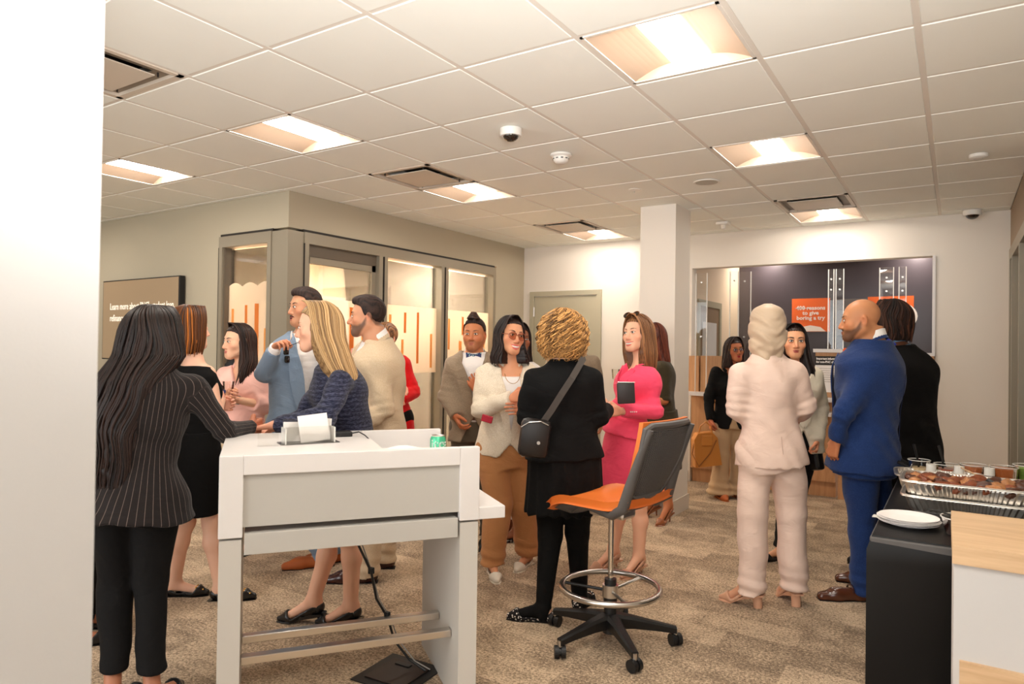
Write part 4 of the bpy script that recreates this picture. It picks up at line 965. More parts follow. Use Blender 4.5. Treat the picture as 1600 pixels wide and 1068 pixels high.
def face_parts(F, base, par, skin, hs=1.0, smile=0, brow=(30, 20, 16), lip=(176, 92, 84), iris=(60, 38, 24), brow_h=0, open_=0, lash=1, browr=.0028):
    P = lambda a, b, c: F.p(a*hs, b*hs, c*hs)-np.array(base)
    mb = MB()
    ew = mat('eye_white', srgb(226, 218, 208), .2); im = mat('iris_%d_%d' % iris[:2], srgb(*iris), .15); dk = mat('lash_dark', srgb(24, 16, 14), .5)
    T3 = Matrix(((F.s[0], F.f[0], F.u[0]), (F.s[1], F.f[1], F.u[1]), (F.s[2], F.f[2], F.u[2]))).to_4x4()
    for s in (-1, 1):
        c = P(s*.031, .0865, -.0005); e = MB(); e.sph((0, 0, 0), .0125*hs, (1, .5, .52+.0*open_), 16)
        eo = e.build('eye', ew, par, smooth=True, M=Matrix.Translation(c) @ T3)
        i = MB(); i.sph((0, 0, 0), .0056*hs, (1, .45, 1), 14); i.build('iris', im, eo, smooth=True, M=Matrix.Translation(P(s*.031, .0915, -.0005)) @ T3)
        q = MB(); n = 7
        q.tube([P(s*(.0165+.030*k/(n-1)), .0905-.010*(k/(n-1))**2, .0042*math.sin(k/(n-1)*math.pi)+.0015*k/(n-1)+.0022) for k in range(n)], [.0012*lash+.0006]*n, n=5); q.build('eyelashes', dk, eo)
        b = MB(); b.tube([P(s*(.014+.036*k/(n-1)), .0905-.016*(k/(n-1))**2.2, .021+brow_h+.0055*math.sin(k/(n-1)*2.6)) for k in range(n)], [browr*v for v in (.8, 1.1, 1.15, 1.05, .9, .7, .35)], n=6, flat=.6)
        b.build('eyebrow', mat('brow_%d_%d' % brow[:2], srgb(*brow), .7), par, smooth=True)
    lm = mat('lip_%d_%d' % lip[:2], srgb(*lip), .38); w = .0265+.007*smile; n = 9; sag = -.006*smile
    def arc(z, y, r, ww, bow): return [P(ww*(-1+2*k/(n-1)), y-.014*(abs(-1+2*k/(n-1)))**2, z+bow*(1-(-1+2*k/(n-1))**2)) for k in range(n)], [r*(.35+.65*(1-abs(-1+2*k/(n-1))**2)) for k in range(n)]
    g = .004*smile+.006*open_
    m = MB(); p, r = arc(-.0655+g*.3+(.006*smile), .0975, .0050, w, -.0065*smile+.0012); m.tube(p, r, n=7, flat=.8)
    p, r = arc(-.0725-g+(.006*smile), .0965, .0060, w*.92, -.0115*smile-.001); m.tube(p, r, n=7, flat=.8); m.build('lips', lm, par, smooth=True)
    if smile > .5 or open_ > .3:
        tt = MB(); p, r = arc(-.0685-g*.3+(.006*smile), .0968, .0058, w*.86, -.0085*smile); tt.tube(p, r, n=6); tt.build('teeth', mat('teeth', srgb(238, 230, 220), .3) if smile > .5 else mat('mouth_dark', srgb(70, 24, 20), .5), par, smooth=True)
def glasses(F, base, par, m, hs=1.0, w=.023, hh=.018, up=0, rim=.0016, lens=None):
    P = lambda a, b, c: F.p(a*hs, b*hs, (c+up)*hs)-np.array(base)
    g = MB()
    for s in (-1, 1):
        g.tube([P(s*.031+w*math.cos(a), .103-.006*abs(math.cos(a)), -.003+hh*math.sin(a)) for a in [k*math.pi/10 for k in range(20)]], rim, n=5, closed=True)
        g.tube([P(s*(.031+w), .097, .002), P(s*.078, .07, .004), P(s*.084, .0, .004), P(s*.084, -.02, -.01)], rim, n=5)
    g.tube([P(-.009, .104, 0), P(0, .106, .003), P(.009, .104, 0)], rim, n=5)
    o = g.build('glasses', m, par, smooth=True)
    if lens:
        for s in (-1, 1):
            q = MB(); q.tube([P(s*.031, .0995, -.003), P(s*.031, .1005, -.003)], [w*.95, w*.95], n=18); q.build('lens', lens, o)
    return o
# ------------------------------------------------------------------ hair
HLY = [-.2, -.05, -.02, .015, .035, .06, .09]
def cap_hair(F, base, par, m, hs=1.0, t=.010, hl=(-.085, -.075, -.035, -.005, .045, .062, .066), side=0, name='hair', groove=.002, top=0, seed=1, fade=0, head_kw=None):
    fd = Field(F.o-.16, F.o+.16, .0065); P = lambda a, b, c: F.p(a*hs, b*hs, c*hs)
    fd.add(ell(P(0, -.014, .035), [(.074+t)*hs, (.092+t)*hs, (.084+t+top)*hs], F.M), .02); fd.add(ell(P(0, .028, -.01), [(.062+t)*hs, (.062+t*.6)*hs, (.088+t)*hs], F.M), .03)
    if top: fd.add(ell(P(0, .02, .095), [.055*hs, .07*hs, .035*hs], F.M), .02)
    def reg(X, Y, Z):
        a, b, c = F.lc(X, Y, Z); a, b, c = a/hs, b/hs, c/hs
        return (np.interp(b, HLY, hl)+.10*np.maximum(0, np.abs(a)-.045)*(b > .03)-c)*.9
    fd.cut(reg)
    if groove:
        fd.disp(lambda X, Y, Z: groove*np.sin(70*F.lc(X, Y, Z)[0]/hs*6.0+4*np.sin(40*F.lc(X, Y, Z)[1]+seed)+seed))
    V, Q = fd.mesh(); L = F.loc(V)
    rs = np.random.RandomState(seed); tone = np.clip(.45+.35*np.sin(L[:, 0]*420+3*np.sin(L[:, 1]*60))+.15*rs.randn(len(V)), 0, 1)
    if fade: tone = np.clip(tone+fade*np.clip((-.0-L[:, 2])/.05+.3, 0, 1), 0, 1)
    return vmesh(name, V, Q, m, base, par, {'tone': tone})
def tubes_mesh(name, curves, m, base, par, n=5, flat=1.0):
    """curves: list of (points Nx3, radii N, tone)"""
    Vs, Qs, Ts = [], [], []; o = 0
    ang = np.arange(n)*2*np.pi/n
    for P, R, tone in curves:
        P = np.asarray(P, float); N = len(P); T_ = np.gradient(P, axis=0); T_ /= np.linalg.norm(T_, axis=1)[:, None]+1e-9
        up = np.array([0.31, .22, .12]) ; U = np.cross(T_, up); U /= np.linalg.norm(U, axis=1)[:, None]+1e-9; Wv = np.cross(T_, U)
        V = P[:, None, :]+(U[:, None, :]*np.cos(ang)[None, :, None]+Wv[:, None, :]*np.sin(ang)[None, :, None]*flat)*np.asarray(R)[:, None, None]
        Vs.append(V.reshape(-1, 3)); i = np.arange(N-1)[:, None]*n; k = np.arange(n)[None, :]; k2 = (k+1) % n
        Qs.append(np.stack([o+i+k, o+i+k2, o+i+n+k2, o+i+n+k], 2).reshape(-1, 4)); Ts.append(np.clip(tone+np.linspace(-.08, .12, N).repeat(n)*1.0, 0, 1)); o += N*n
    return vmesh(name, np.concatenate(Vs), np.concatenate(Qs), m, base, par, {'tone': np.concatenate(Ts)})
def long_hair(F, base, par, m, tab, opening=.75, n=170, seed=3, wave=0., wk=30, r=.005, hs=1.0, curl=0, tones=(0, 1), part=0., head_hl=.09, ragged=.04, body_m=None, cut_front=True, drop=None, kink=0, streak=None, shell=True, nseg=18, dread=0, front_side=0):
    """hair hanging from the crown. tab rows (world metres below the head centre, half widths side/front, shifts side/front) in head frame with world-vertical axis.
    opening: half angle (rad) left free round the face."""
    f = F.f.copy(); f[2] = 0; f /= np.linalg.norm(f); s_ = np.cross(np.array([0, 0, 1.]), f)*-1; s_ = np.cross(f, np.array([0, 0, 1.])); s_ = s_ if s_ @ F.s > 0 else -s_
    H0 = Frame(F.o, s_, f, np.array([0, 0, 1.])); t = np.array([list(q)+[0]*(5-len(q)) for q in tab], float); t = t[np.argsort(t[:, 0])]
    zt = t[-1, 0]; zb = t[0, 0]; I = lambda z, c: np.interp(z, t[:, 0], t[:, c])
    if shell:
        R = max(t[:, 1].max(), t[:, 2].max())+.12
        fd = Field(H0.p(0, 0, 0)-np.array([R, R, -zb+.02]), H0.p(0, 0, 0)+np.array([R, R, zt+.05]), .010)
        zz = np.linspace(.012, zt, 14); sh = np.sqrt(np.clip(1-((zz-.012)/(zt-.012))**2, .0004, 1))
        t2 = [tuple(q) for q in t if q[0] < .012]+[(z_, max(.006, I(z_, 1)*h_-r*.5), max(.006, I(z_, 2)*h_-r*.5), I(z_, 3), I(z_, 4)) for z_, h_ in zip(zz, sh)]
        fd.add(loft(H0, t2, off=-.001, caps=False, dense=1), 0, full=True); fd.cut(lambda X, Y, Z: np.maximum(zb+.02-(Z-F.o[2]), (Z-F.o[2])-zt))
        if cut_front:
            def op(X, Y, Z):
                a, b, c = H0.lc(X, Y, Z); ang = np.arctan2(np.abs(a), b); return np.where(c < head_hl+0*ang, (opening-ang)*np.clip(np.sqrt(a*a+b*b), .02, .2), -.02+0*ang)
            fd.cut(op)
        fd.disp(lambda X, Y, Z: .003*np.sin(14*np.arctan2(H0.lc(X, Y, Z)[0], H0.lc(X, Y, Z)[1])+wave*60*np.sin(wk*Z)))
        V, Q = fd.mesh(); ob = None
        if len(V):
            rs0 = np.random.RandomState(seed); L = H0.loc(V); an = np.arctan2(L[:, 0], L[:, 1])
            ob = vmesh('hair_body', V, Q, m, base, par, {'tone': np.clip(tones[0]+(tones[1]-tones[0])*(.3+.25*np.sin(an*40)+.15*np.sin(an*97)), 0, 1)})
    rs = np.random.RandomState(seed); cs = []
    for k in range(n):
        ph = rs.uniform(-math.pi, math.pi)
        if abs(ph) < opening: continue
        zend = zb+rs.uniform(0, ragged)+(0 if drop is None else drop(ph))
        front = abs(ph) < opening
        if front: zend = head_hl+rs.uniform(-.005, .01) if cut_front else zend
        # from the parting outwards over the skull, then straight down
        zs = np.linspace(0, 1, nseg); z = zt-(zt-zend)*(zs**2.2*.75+zs*.25*(zs > .25)*np.clip((zs-.25)*2, 0, 1)+.25*zs**2.2*(1-(zs > .25)*np.clip((zs-.25)*2, 0, 1))); k0 = np.sqrt(np.clip((zt-z)/max(.001, (zt-.045)), 0, 1))
        rs_, rf_ = I(z, 1), I(z, 2); rr = 1+rs.uniform(-.03, .06 if not curl else .15)
        shape = np.where(z > .012, np.sqrt(np.clip(1-((z-.012)/(zt-.012))**2, 0, 1)), 1)
        a = ph+kink*rs.randn()*.3*zs+wave*np.sin(wk*z+rs.uniform(0, .9)+ph*2)
        fwd = .098*np.clip(1-(abs(ph)-opening)/.8, 0, 1)
        px = part*(1-shape)+I(z, 3)+rs_*rr*shape*np.sin(a); py = I(z, 4)+rf_*rr*shape*np.cos(a)+fwd*(1-shape)
        if curl:
            c1 = rs.uniform(0, 6.28); fr_ = rs.uniform(100, 150); am = curl*np.clip((zt-z)/.05, 0, 1)*rs.uniform(.5, 1.2); px = px+am*np.sin(fr_*z+c1)*np.cos(a)+am*.6*np.sin(a)*np.cos(fr_*z+c1); py = py-am*np.sin(fr_*z+c1)*np.sin(a)+am*.6*np.cos(a)*np.cos(fr_*z+c1)
        if front_side: px = px+front_side*np.clip(.02-z, 0, 1)*0
        P = F.o+s_[None, :]*px[:, None]+f[None, :]*py[:, None]+np.array([0, 0, 1.])[None, :]*z[:, None]
        rad = r*rs.uniform(.7, 1.3)*np.clip(np.minimum(zs*6+.3, (1-zs)*(30 if dread else 3)+.25), 0, 1)
        tn = rs.uniform(*tones)
        if streak is not None: tn = streak(ph, rs, tn)
        cs.append((P, rad, tn))
    return tubes_mesh('hair_strands', cs, m, base, par, n=5, flat=.8)
# ------------------------------------------------------------------ hand
def hand_mesh(wr, dr, up, left, s=1.0, curl=.35, spread=.06, thumb=.5, point=None, r=1.0):
    """world verts/quads of a five-fingered hand. dr: towards the fingers, up: back of the hand"""
    X = v3(dr)/np.linalg.norm(v3(dr)); Z = v3(up)-X*(v3(up) @ X); Z /= np.linalg.norm(Z); Y = np.cross(Z, X); sg = -1 if left else 1
    fd = Field((-.045, -.075, -.115), (.205, .085, .05), .0042)
    K = [(.088, .031, .072, .0088), (.093, .010, .080, .0090), (.088, -.011, .074, .0086), (.079, -.031, .058, .0076)]
    fd.add(cap((-.04, 0, 0), (0, 0, 0), .026, .024), 0)
    for i, (x, y, L, rr) in enumerate(K): fd.add(cap((.008, y*.55, 0), (x, y, -.001), .0150, .0115*r), .012)
    for i, (x, y, L, rr) in enumerate(K):
        c = curl[i] if hasattr(curl, '__len__') else curl*(1+.08*i)
        p = np.array([x, y, -.001]); a = 0.; sp = spread*(1.5-i)*.6
        for q, (fr_, ca) in enumerate(((.45, 1.1), (.31, 1.5), (.24, 1.0))):
            a += c*ca; d = np.array([math.cos(a)*math.cos(sp), math.cos(a)*math.sin(sp)+0., -math.sin(a)]); n_ = p+d*L*fr_
            fd.add(cap(p, n_, rr*r*(1-.1*q), rr*r*(.9-.1*q)), .003); p = n_
    b = np.array([.018, .022, -.006]); m_ = b+np.array([.034, .026+.01*(1-thumb), -.014*thumb-.006]); e = m_+np.array([.028, .012-.020*thumb, -.010-.012*thumb]); t_ = e+np.array([.020, .002-.02*thumb, -.006-.01*thumb])
    fd.add(cap(b, m_, .0165*r, .0125*r), .01); fd.add(cap(m_, e, .0115*r, .0098*r), .004); fd.add(cap(e, t_, .0098*r, .0078*r), .003)
    V, Q = fd.mesh(); V = V*s
    W_ = v3(wr)+V[:, 0:1]*X+V[:, 1:2]*Y*sg+V[:, 2:3]*Z
    if left: Q = Q[:, ::-1]
    return W_, Q
# ------------------------------------------------------------------ the person
TF = [(-.30, .150, .125), (-.16, .165, .130), (-.05, .163, .120), (.10, .135, .100), (.19, .125, .093), (.30, .140, .108), (.37, .148, .112), (.43, .146, .092), (.475, .096, .070), (.51, .054, .054), (.56, .046, .046)]
TM = [(-.30, .150, .125), (-.16, .165, .128), (-.05, .165, .120), (.10, .152, .112), (.20, .155, .112), (.32, .172, .125), (.40, .180, .122), (.455, .156, .096), (.50, .084, .068), (.54, .056, .058), (.59, .050, .052)]
def nrm(v): v = v3(v); return v/np.linalg.norm(v)
FH = nrm((FW.x, FW.y, 0)); RH = nrm((RT.x, RT.y, 0)); ZU = np.array([0, 0, 1.])
def dirv(deg):
    """0 = towards the viewer, 90 = to the picture's right, 180 = away, 270 = to the picture's left"""
    a = math.radians(deg); return -FH*math.cos(a)+RH*math.sin(a)
class Person:
    def __init__(s, label, px, D, facing, Hh=1.70, sex='f', skin=(214, 160, 128), J=None, head=None, head_yaw=None, head_pitch=0, head_roll=0, hs=1.0, bulk=1.0, lean=(0, 0), heel=0., shoulder=1.0, group=None, stance=1.0, nose=1., jaw=1.):
        b = at(px, 900, D); s.base = np.array([b.x, b.y, 0.]); s.sex = sex; s.skin = skin; s.hs = hs*(1.0 if sex == 'f' else 1.04); s.bulk = bulk; s.heel = heel; s.nose = nose; s.jaw = jaw
        s.par = thing('person', label, 'person', s.base); s.D = D
        k = Hh/1.70; f = dirv(facing); sd = np.cross(ZU, f)*1.0   # the person's left
        s.f = f; s.sd = sd; s.k = k; hw = (.150 if sex == 'f' else .178)*shoulder*k
        def L(a, b_, c): return s.base+sd*a+f*b_+ZU*(c+heel)
        lx, ly = lean
        s.J = dict(pel=L(0, 0, .93*k), neck=L(lx*.9, ly*.9-.01, 1.425*k), head=L(lx*1.05, ly*1.05+.02, 1.590*k), shL=L(hw+lx*.8, ly*.8, 1.375*k), shR=L(-hw+lx*.8, ly*.8, 1.375*k),
                   elL=L(hw+.05, -.02, 1.085*k), elR=L(-hw-.05, -.02, 1.085*k), wrL=L(hw+.06, .06, .85*k), wrR=L(-hw-.06, .06, .85*k),
                   knL=L(.095*stance, .015, .49*k), knR=L(-.095*stance, .015, .49*k), anL=L(.10*stance, -.02, .085*k), anR=L(-.10*stance, -.02, .085*k))
        for n, v in (J or {}).items(): s.set(n, v)
        if head is not None: s.set('head', head)
        for a in 'LR': s.J['sh'+a] = s.J['sh'+a]-ZU*.016+nrm(s.J['neck']-s.J['sh'+a])*.008
        for a in 'LR': s.J['an'+a] = s.J['an'+a]*np.array([1, 1, 0])+ZU*(.085*k+heel)
        s.toe = {'L': f.copy(), 'R': f.copy()}
        hy = facing if head_yaw is None else head_yaw
        hf = dirv(hy); hsd = np.cross(ZU, hf); p = math.radians(head_pitch); r = math.radians(head_roll)
        u = ZU*math.cos(p)+hf*math.sin(p)*-1; hf2 = hf*math.cos(p)+ZU*math.sin(p); u = ZU*math.cos(p)-hf*math.sin(p)
        hs2 = hsd*math.cos(r)+u*math.sin(r); u2 = -hsd*math.sin(r)+u*math.cos(r)
        s.HF = Frame(s.J['head'], hs2, hf2, u2); s.hf = hf
        up = s.J['neck']-s.J['pel']; s.TL = np.linalg.norm(up)/.495; up = nrm(up); sh = s.J['shL']-s.J['shR']; sh = nrm(sh-up*(sh @ up)); s.TFr = Frame(s.J['pel'], sh, np.cross(up, sh)*1.0, up)
        if s.TFr.f @ f < 0: s.TFr = Frame(s.J['pel'], sh, -s.TFr.f, up)
        s.hipL = s.J['pel']+sh*.085*k*(1 if sex == 'f' else .95)-ZU*.03*k; s.hipR = s.J['pel']-sh*.085*k-ZU*.03*k
        s.hands = {}; s.glist = {}
    def set(s, n, v):
        """v: (px, py, depth offset) in the photograph's frame, else a world point"""
        if isinstance(v, np.ndarray): s.J[n] = v
        else: s.J[n] = v3(at(v[0], v[1], s.D+v[2]))
    def tab(s, off=0., lo=None, hi=None, extra=(), bulk=None, waist=1.0):
        k = s.TL; b = s.bulk if bulk is None else bulk; T_ = TF if s.sex == 'f' else TM; r = []
        for z, a, c in T_:
            w = b if z < .42 else 1+(b-1)*.4
            ww = waist if .05 < z < .3 else 1
            r.append((z*k, a*w*ww*k+off, c*w*ww*k*(1.04 if b > 1 else 1)+off))
        if lo is not None:
            zz = [q[0] for q in r]; a = np.interp(lo, zz, [q[1] for q in r]); c = np.interp(lo, zz, [q[2] for q in r]); r = [(lo, a, c)]+[q for q in r if q[0] > lo]
        if hi is not None:
            zz = [q[0] for q in r]; a = np.interp(hi, zz, [q[1] for q in r]); c = np.interp(hi, zz, [q[2] for q in r]); r = [q for q in r if q[0] < hi]+[(hi, a, c)]
        return list(extra)+r
    def bounds(s, m=.16):
        P = np.array(list(s.J.values())); return P.min(0)-np.array([m, m, m+.05]), P.max(0)+np.array([m, m, m])
    def body(s, legw=.78, beard=0, hair_skin=None, blush=1, feet=True, hands=('L', 'R'), bust=1, hd=None, cheek=None, legs=True):
        J = s.J; lo, hi = s.bounds(); lo[2] = -.005
        hc = J['head']; fd = Field(lo, hi, .0125, fine=[((hc[0]-.12, hc[1]-.12, hc[2]-.15), (hc[0]+.12, hc[1]+.12, hc[2]+.14), .0052)])
        k = s.k; b = s.bulk; m = 1.12 if s.sex == 'm' else 1.0
        fd.add(loft(s.TFr, s.tab(-.011, lo=-.15*s.TL)), .0)
        if s.sex == 'f' and bust:
            for q in (-1, 1): fd.add(ell(s.TFr.p(q*.068, .075*b**.5, .315*s.TL), (.058*b, .05*b, .058*b), s.TFr.M), .03)
        for a in 'LR':
            fd.add(cap(J['sh'+a], J['el'+a], .046*m*b**.7, .036*m*b**.5), .03); fd.add(cap(J['el'+a], J['wr'+a], .036*m*b**.5, .0235*m), .015)
            if legs:
                fd.add(cap(s.hipL if a == 'L' else s.hipR, J['kn'+a], .082*m**.5*b*legw, .052*m**.5*legw), .03)
                mid = J['kn'+a]*.68+J['an'+a]*.32-s.f*.012
                fd.add(cap(J['kn'+a], mid, .048*legw, .050*m**.5*legw), .03); fd.add(cap(mid, J['an'+a], .048*m**.5*legw, .031*(legw+.22)), .03)
                if feet:
                    t = nrm(s.toe[a]); an = J['an'+a]; hz = max(.0, an[2]-.085*k); fd.add(cap(an-ZU*.03*k-t*.02, an-ZU*.045*k-t*.025, .03, .028), .02); bl = an+t*.135*k; bl[2] = .030; fd.add(cap(an-ZU*.02, bl, .032, .019), .03); tp = bl+t*.03; tp[2] = .020; fd.add(cap(bl, tp, .020, .012), .02)
        neck_field(fd, s.HF, J['neck']-ZU*.0, .050 if s.sex == 'f' else .060)
        head_field(fd, s.HF, hs=s.hs, nose=s.nose, jaw=s.jaw*(1.12 if s.sex == 'm' else 1))
        V, Q = fd.mesh(); col = np.tile(np.array(srgb(*s.skin)[:3]), (len(V), 1))
        L = s.HF.loc(V)/s.hs; inh = (np.abs(L) < [.12, .14, .14]).all(1)
        def mixc(w, c): nonlocal col; w = np.clip(w, 0, 1)[:, None]; col = col*(1-w)+np.array(srgb(*c)[:3])*w
        sk = np.array(s.skin, float)
        if blush:
            ck = (sk*np.array([1.02, .84, .82])).clip(0, 255)
            for q in (-1, 1): mixc(.5*np.exp(-((L[:, 0]-q*.045)**2+(L[:, 1]-.07)**2+(L[:, 2]+.03)**2)/.0006)*inh, ck)
            mixc(.45*np.exp(-(L[:, 0]**2+(L[:, 1]-.108)**2+(L[:, 2]+.036)**2)/.0003)*inh, ck)
            for q in (-1, 1): mixc(.5*np.exp(-((L[:, 0]-q*.082)**2+(L[:, 1]+.01)**2+(L[:, 2]+.005)**2)/.0008)*inh, ck)
        if beard:
            zb_ = np.interp(L[:, 1], [-.012, .006, .03, .055, .08, .12], [-.03, -.005, -.040, -.052, -.050, -.050])
            w = np.clip((zb_-L[:, 2])/.014+.3, 0, 1)*np.clip((L[:, 1]-np.interp(L[:, 2], [-.13, -.09, -.05, 0], [.050, .028, .0, -.008]))/.014, 0, 1)*inh*np.clip((L[:, 2]+.13)/.01, 0, 1)
            must = np.exp(-((L[:, 2]+.054)/.007)**4)*(np.abs(L[:, 0]) < .030)*(L[:, 1] > .07)*inh
            mouth = np.exp(-((L[:, 2]+.071)/.009)**4)*np.exp(-(L[:, 0]/.024)**4)*(L[:, 1] > .07)
            w = np.clip(np.maximum(w*(1-mouth), must), 0, 1)
            mixc(w*beard, hd or (38, 28, 24))
        if hair_skin is not None:
            w = np.clip((L[:, 2]-np.interp(L[:, 1], HLY, (-.085, -.06, -.02, .02, .05, .068, .075)))/.012, 0, 1)*inh; mixc(w*hair_skin[0], hair_skin[1])
        Vs, Qs, Cs = [V], [Q], [col]; n = len(V)
        for a in hands:
            h = dict(s.hands.get(a, {})); w = J['wr'+a]; fa = nrm(w-J['el'+a]); d = h.pop('dir', None); d = fa if d is None else nrm(d)
            u = h.pop('up', None); inner = (s.sd if a == 'R' else -s.sd)
            if u is None: u = -inner
            hv, hq = hand_mesh(w, d, u, a == 'L', s=(.94 if s.sex == 'f' else 1.06)*h.pop('size', 1), **h)
            Vs.append(hv); Qs.append(hq+n); Cs.append(np.tile(np.array(srgb(*(sk*np.array([1, .93, .92])))[:3]), (len(hv), 1))); n += len(hv)
        s.bodyob = vmesh('body', np.concatenate(Vs), np.concatenate(Qs), SKIN, s.base, s.par, {'col': np.concatenate(Cs)})
        return s.bodyob
    def face(s, **k): face_parts(s.HF, s.base, s.par, s.skin, hs=s.hs, **k)
    def mesh(s, fd, name, m, attrs=None, par=None):
        V, Q = fd.mesh()
        if len(V) == 0: return None
        at_ = attrs(V) if attrs else None
        return vmesh(name, V, Q, m, s.base, par or s.par, at_)
    def top(s, name, m, off=.012, lo=-.10, hi=.47, sleeve=(.055, .045, .034), cuff=1.0, flare=.0, vneck=None, fold=.004, h=.0095, ufn=False, belly=0, k=.05, neckr=None, seed=0, waist=1.0, puff=0, arms='LR', bust=.0, hem=None, slit=0, open_w=None):
        """shirt or jacket. vneck: (half width at collar, height where it closes) opens the front"""
        J = s.J; T_ = s.TL; lo *= T_; hi *= T_; sleeve = tuple(q*.90 for q in sleeve); off = off*.85
        lo_, hi_ = s.bounds(.20); lo_[2] = min(lo_[2], (s.J['pel'][2]+lo-.1)); lo_[2] = max(0, s.J['pel'][2]+lo-.1); lo_[2] = min(lo_[2], min(J['wrL'][2], J['wrR'][2])-.08) if arms else lo_[2]
        hi_[2] = s.J['neck'][2]+.12
        if arms: hi_[2] = max(hi_[2], J['wrL'][2]+.1, J['wrR'][2]+.1)
        fd = Field(lo_, hi_, h); t = s.tab(off, lo, hi, waist=waist)
        if flare: t = [(z, a+flare*.45*max(0, -z+.05)/.3, c+flare*.45*max(0, -z+.05)/.3) for z, a, c in t]
        for a in arms:
            A = J['sh'+a]; B = J['el'+a]; C = J['wr'+a]; C2 = B+(C-B)*min(1, max(0, (cuff-.5)*2)) if cuff > .5 else None; B2 = B if cuff > .5 else A+(B-A)*cuff*2
            r0, r1, r2 = sleeve
            fd.add(cap(A, B2, r0, r1+(r0-r1)*(1-min(1, cuff*2))+puff), k)
            if C2 is not None: fd.add(cap(B, C2, r1, r2+(r1-r2)*(1-min(1, max(0, (cuff-.5)*2)))), .012)
            end = C2 if C2 is not None else B2; d = nrm((C-B) if C2 is not None else (B2-A))
            rr = r0*1.4
            # flat cuff
            e = end; fd.add((lambda X, Y, Z, e=e, d=d: np.maximum(-((X-e[0])*d[0]+(Y-e[1])*d[1]+(Z-e[2])*d[2]), np.sqrt((X-e[0])**2+(Y-e[1])**2+(Z-e[2])**2)-.10), e-.10, e+.10), 0, 's')
        fd.add(loft(s.TFr, t), k)
        if s.sex == 'f':
            for q in (-1, 1): fd.add(ell(s.TFr.p(q*.066, .062*s.bulk**.5, .315*T_), ((.060+bust)*s.bulk+off, .048*s.bulk+off, .062*s.bulk+off), s.TFr.M), .05)
        if belly: fd.add(ell(s.TFr.p(0, .05, .12*T_), (.13*s.bulk+off, .10*s.bulk+off, .14), s.TFr.M), .06)
        if vneck:
            w0, zc = vneck; zc *= T_; F = s.TFr; zt = .47*T_; below = open_w
            def V_(X, Y, Z):
                a, b_, c = F.lc(X, Y, Z); w = w0*np.clip((c-zc)/(zt-zc), -1 if below is None else 0, 3)+(0 if below is None else below*np.clip(.0+(zc-c)/(zc-lo), 0, 1)+.0)
                return np.maximum(np.abs(a)-w, -b_-.0+.0)
            fd.F = np.maximum(fd.F, -np.broadcast_to(np.asarray(V_(*fd.sl([-99]*3, [99]*3)[1:])), fd.F.shape).astype(np.float32))
        nr = neckr
        if nr: fd.add((cap(s.TFr.p(0, .03, .50*T_), s.TFr.p(0, .0, .62*T_), nr, nr)), 0, 's')
        if slit: pass
        if fold:
            fd.disp(folds(fold, 34, seed, (.2, .3, 1))); fd.disp(folds(fold*.6, 60, seed+50, (.6, .5, .6)))
            for a in arms:
                B = J['el'+a]; d = nrm(J['el'+a]-J['sh'+a]); fd.disp(lambda X, Y, Z, B=B, d=d: fold*.9*np.exp(-((X-B[0])**2+(Y-B[1])**2+(Z-B[2])**2)/.006)*np.sin(130*((X-B[0])*d[0]+(Y-B[1])*d[1]+(Z-B[2])*d[2])))
        def at_(V):
            L = s.TFr.loc(V); u = np.arctan2(L[:, 0], np.abs(L[:, 1])+.03)*.165
            for a in arms:
                A, B, C = J['sh'+a], J['el'+a], J['wr'+a]
                for P0, P1, rr in ((A+(B-A)*.12, B, sleeve[0]+.012), (B, C, sleeve[1]+.014)):
                    ab = P1-P0; tt = np.clip(((V-P0) @ ab)/(ab @ ab), 0, 1); d = np.linalg.norm(V-P0-tt[:, None]*ab, axis=1); mk = (d < rr) & (tt > 0); n_ = nrm(ab); e1 = nrm(np.cross(n_, s.TFr.f)); e2 = np.cross(n_, e1)
                    W_ = V-P0; u = np.where(mk, np.arctan2(W_ @ e2, W_ @ e1)*.05, u)
            return {'u': u+5}
        ob = s.mesh(fd, name, m, at_ if ufn else None); s.last = (fd, ob); return ob
    def strip(s, name, m, path, w, th=.004, par=None, n=6):
        """flat band laid along a list of world points with outward normals"""
        mb = MB(); P = [Vector(p)-Vector(s.base) for p, _ in path]; N = [Vector(q) for _, q in path]; k = len(P); R_ = []
        for i in range(k):
            t = (P[min(k-1, i+1)]-P[max(0, i-1)]).normalized(); sd = t.cross(N[i]).normalized(); ww = w[i] if hasattr(w, '__len__') else w
            R_.append([mb.bm.verts.new(P[i]+sd*a*ww+N[i]*b_*th) for a, b_ in ((-1, 0), (1, 0), (1, 1), (-1, 1))])
        for A, B in zip(R_, R_[1:]):
            for q in range(4): mb.bm.faces.new((A[q], A[(q+1) % 4], B[(q+1) % 4], B[q]))
        mb.bm.faces.new(R_[0][::-1]); mb.bm.faces.new(R_[-1]); return mb.build(name, m, par or s.par, smooth=False)
    def surf(s, a, z, off=0., back=False):
        """point and normal on the torso's front at side a (m) and height z (m above the pelvis)"""
        t = s.tab(off); zz = [q[0] for q in t]; rs = np.interp(z, zz, [q[1] for q in t]); rf = np.interp(z, zz, [q[2] for q in t]); c = max(0., 1-(a/rs)**2)
        y = rf*math.sqrt(c)
        if s.sex == 'f' and not back: 
            for q in (-1, 1): y = max(y, .064*s.bulk**.5+(.048*s.bulk+off)*math.sqrt(max(0, 1-((a-q*.066)/((.06)*s.bulk+off))**2-((z-.315*s.TL)/(.062*s.bulk+off))**2)))
        sgn = -1 if back else 1
        nrm_ = nrm(s.TFr.s*(a/rs**2)+s.TFr.f*sgn*(y/rf**2)); return s.TFr.p(a, sgn*y, z), nrm_
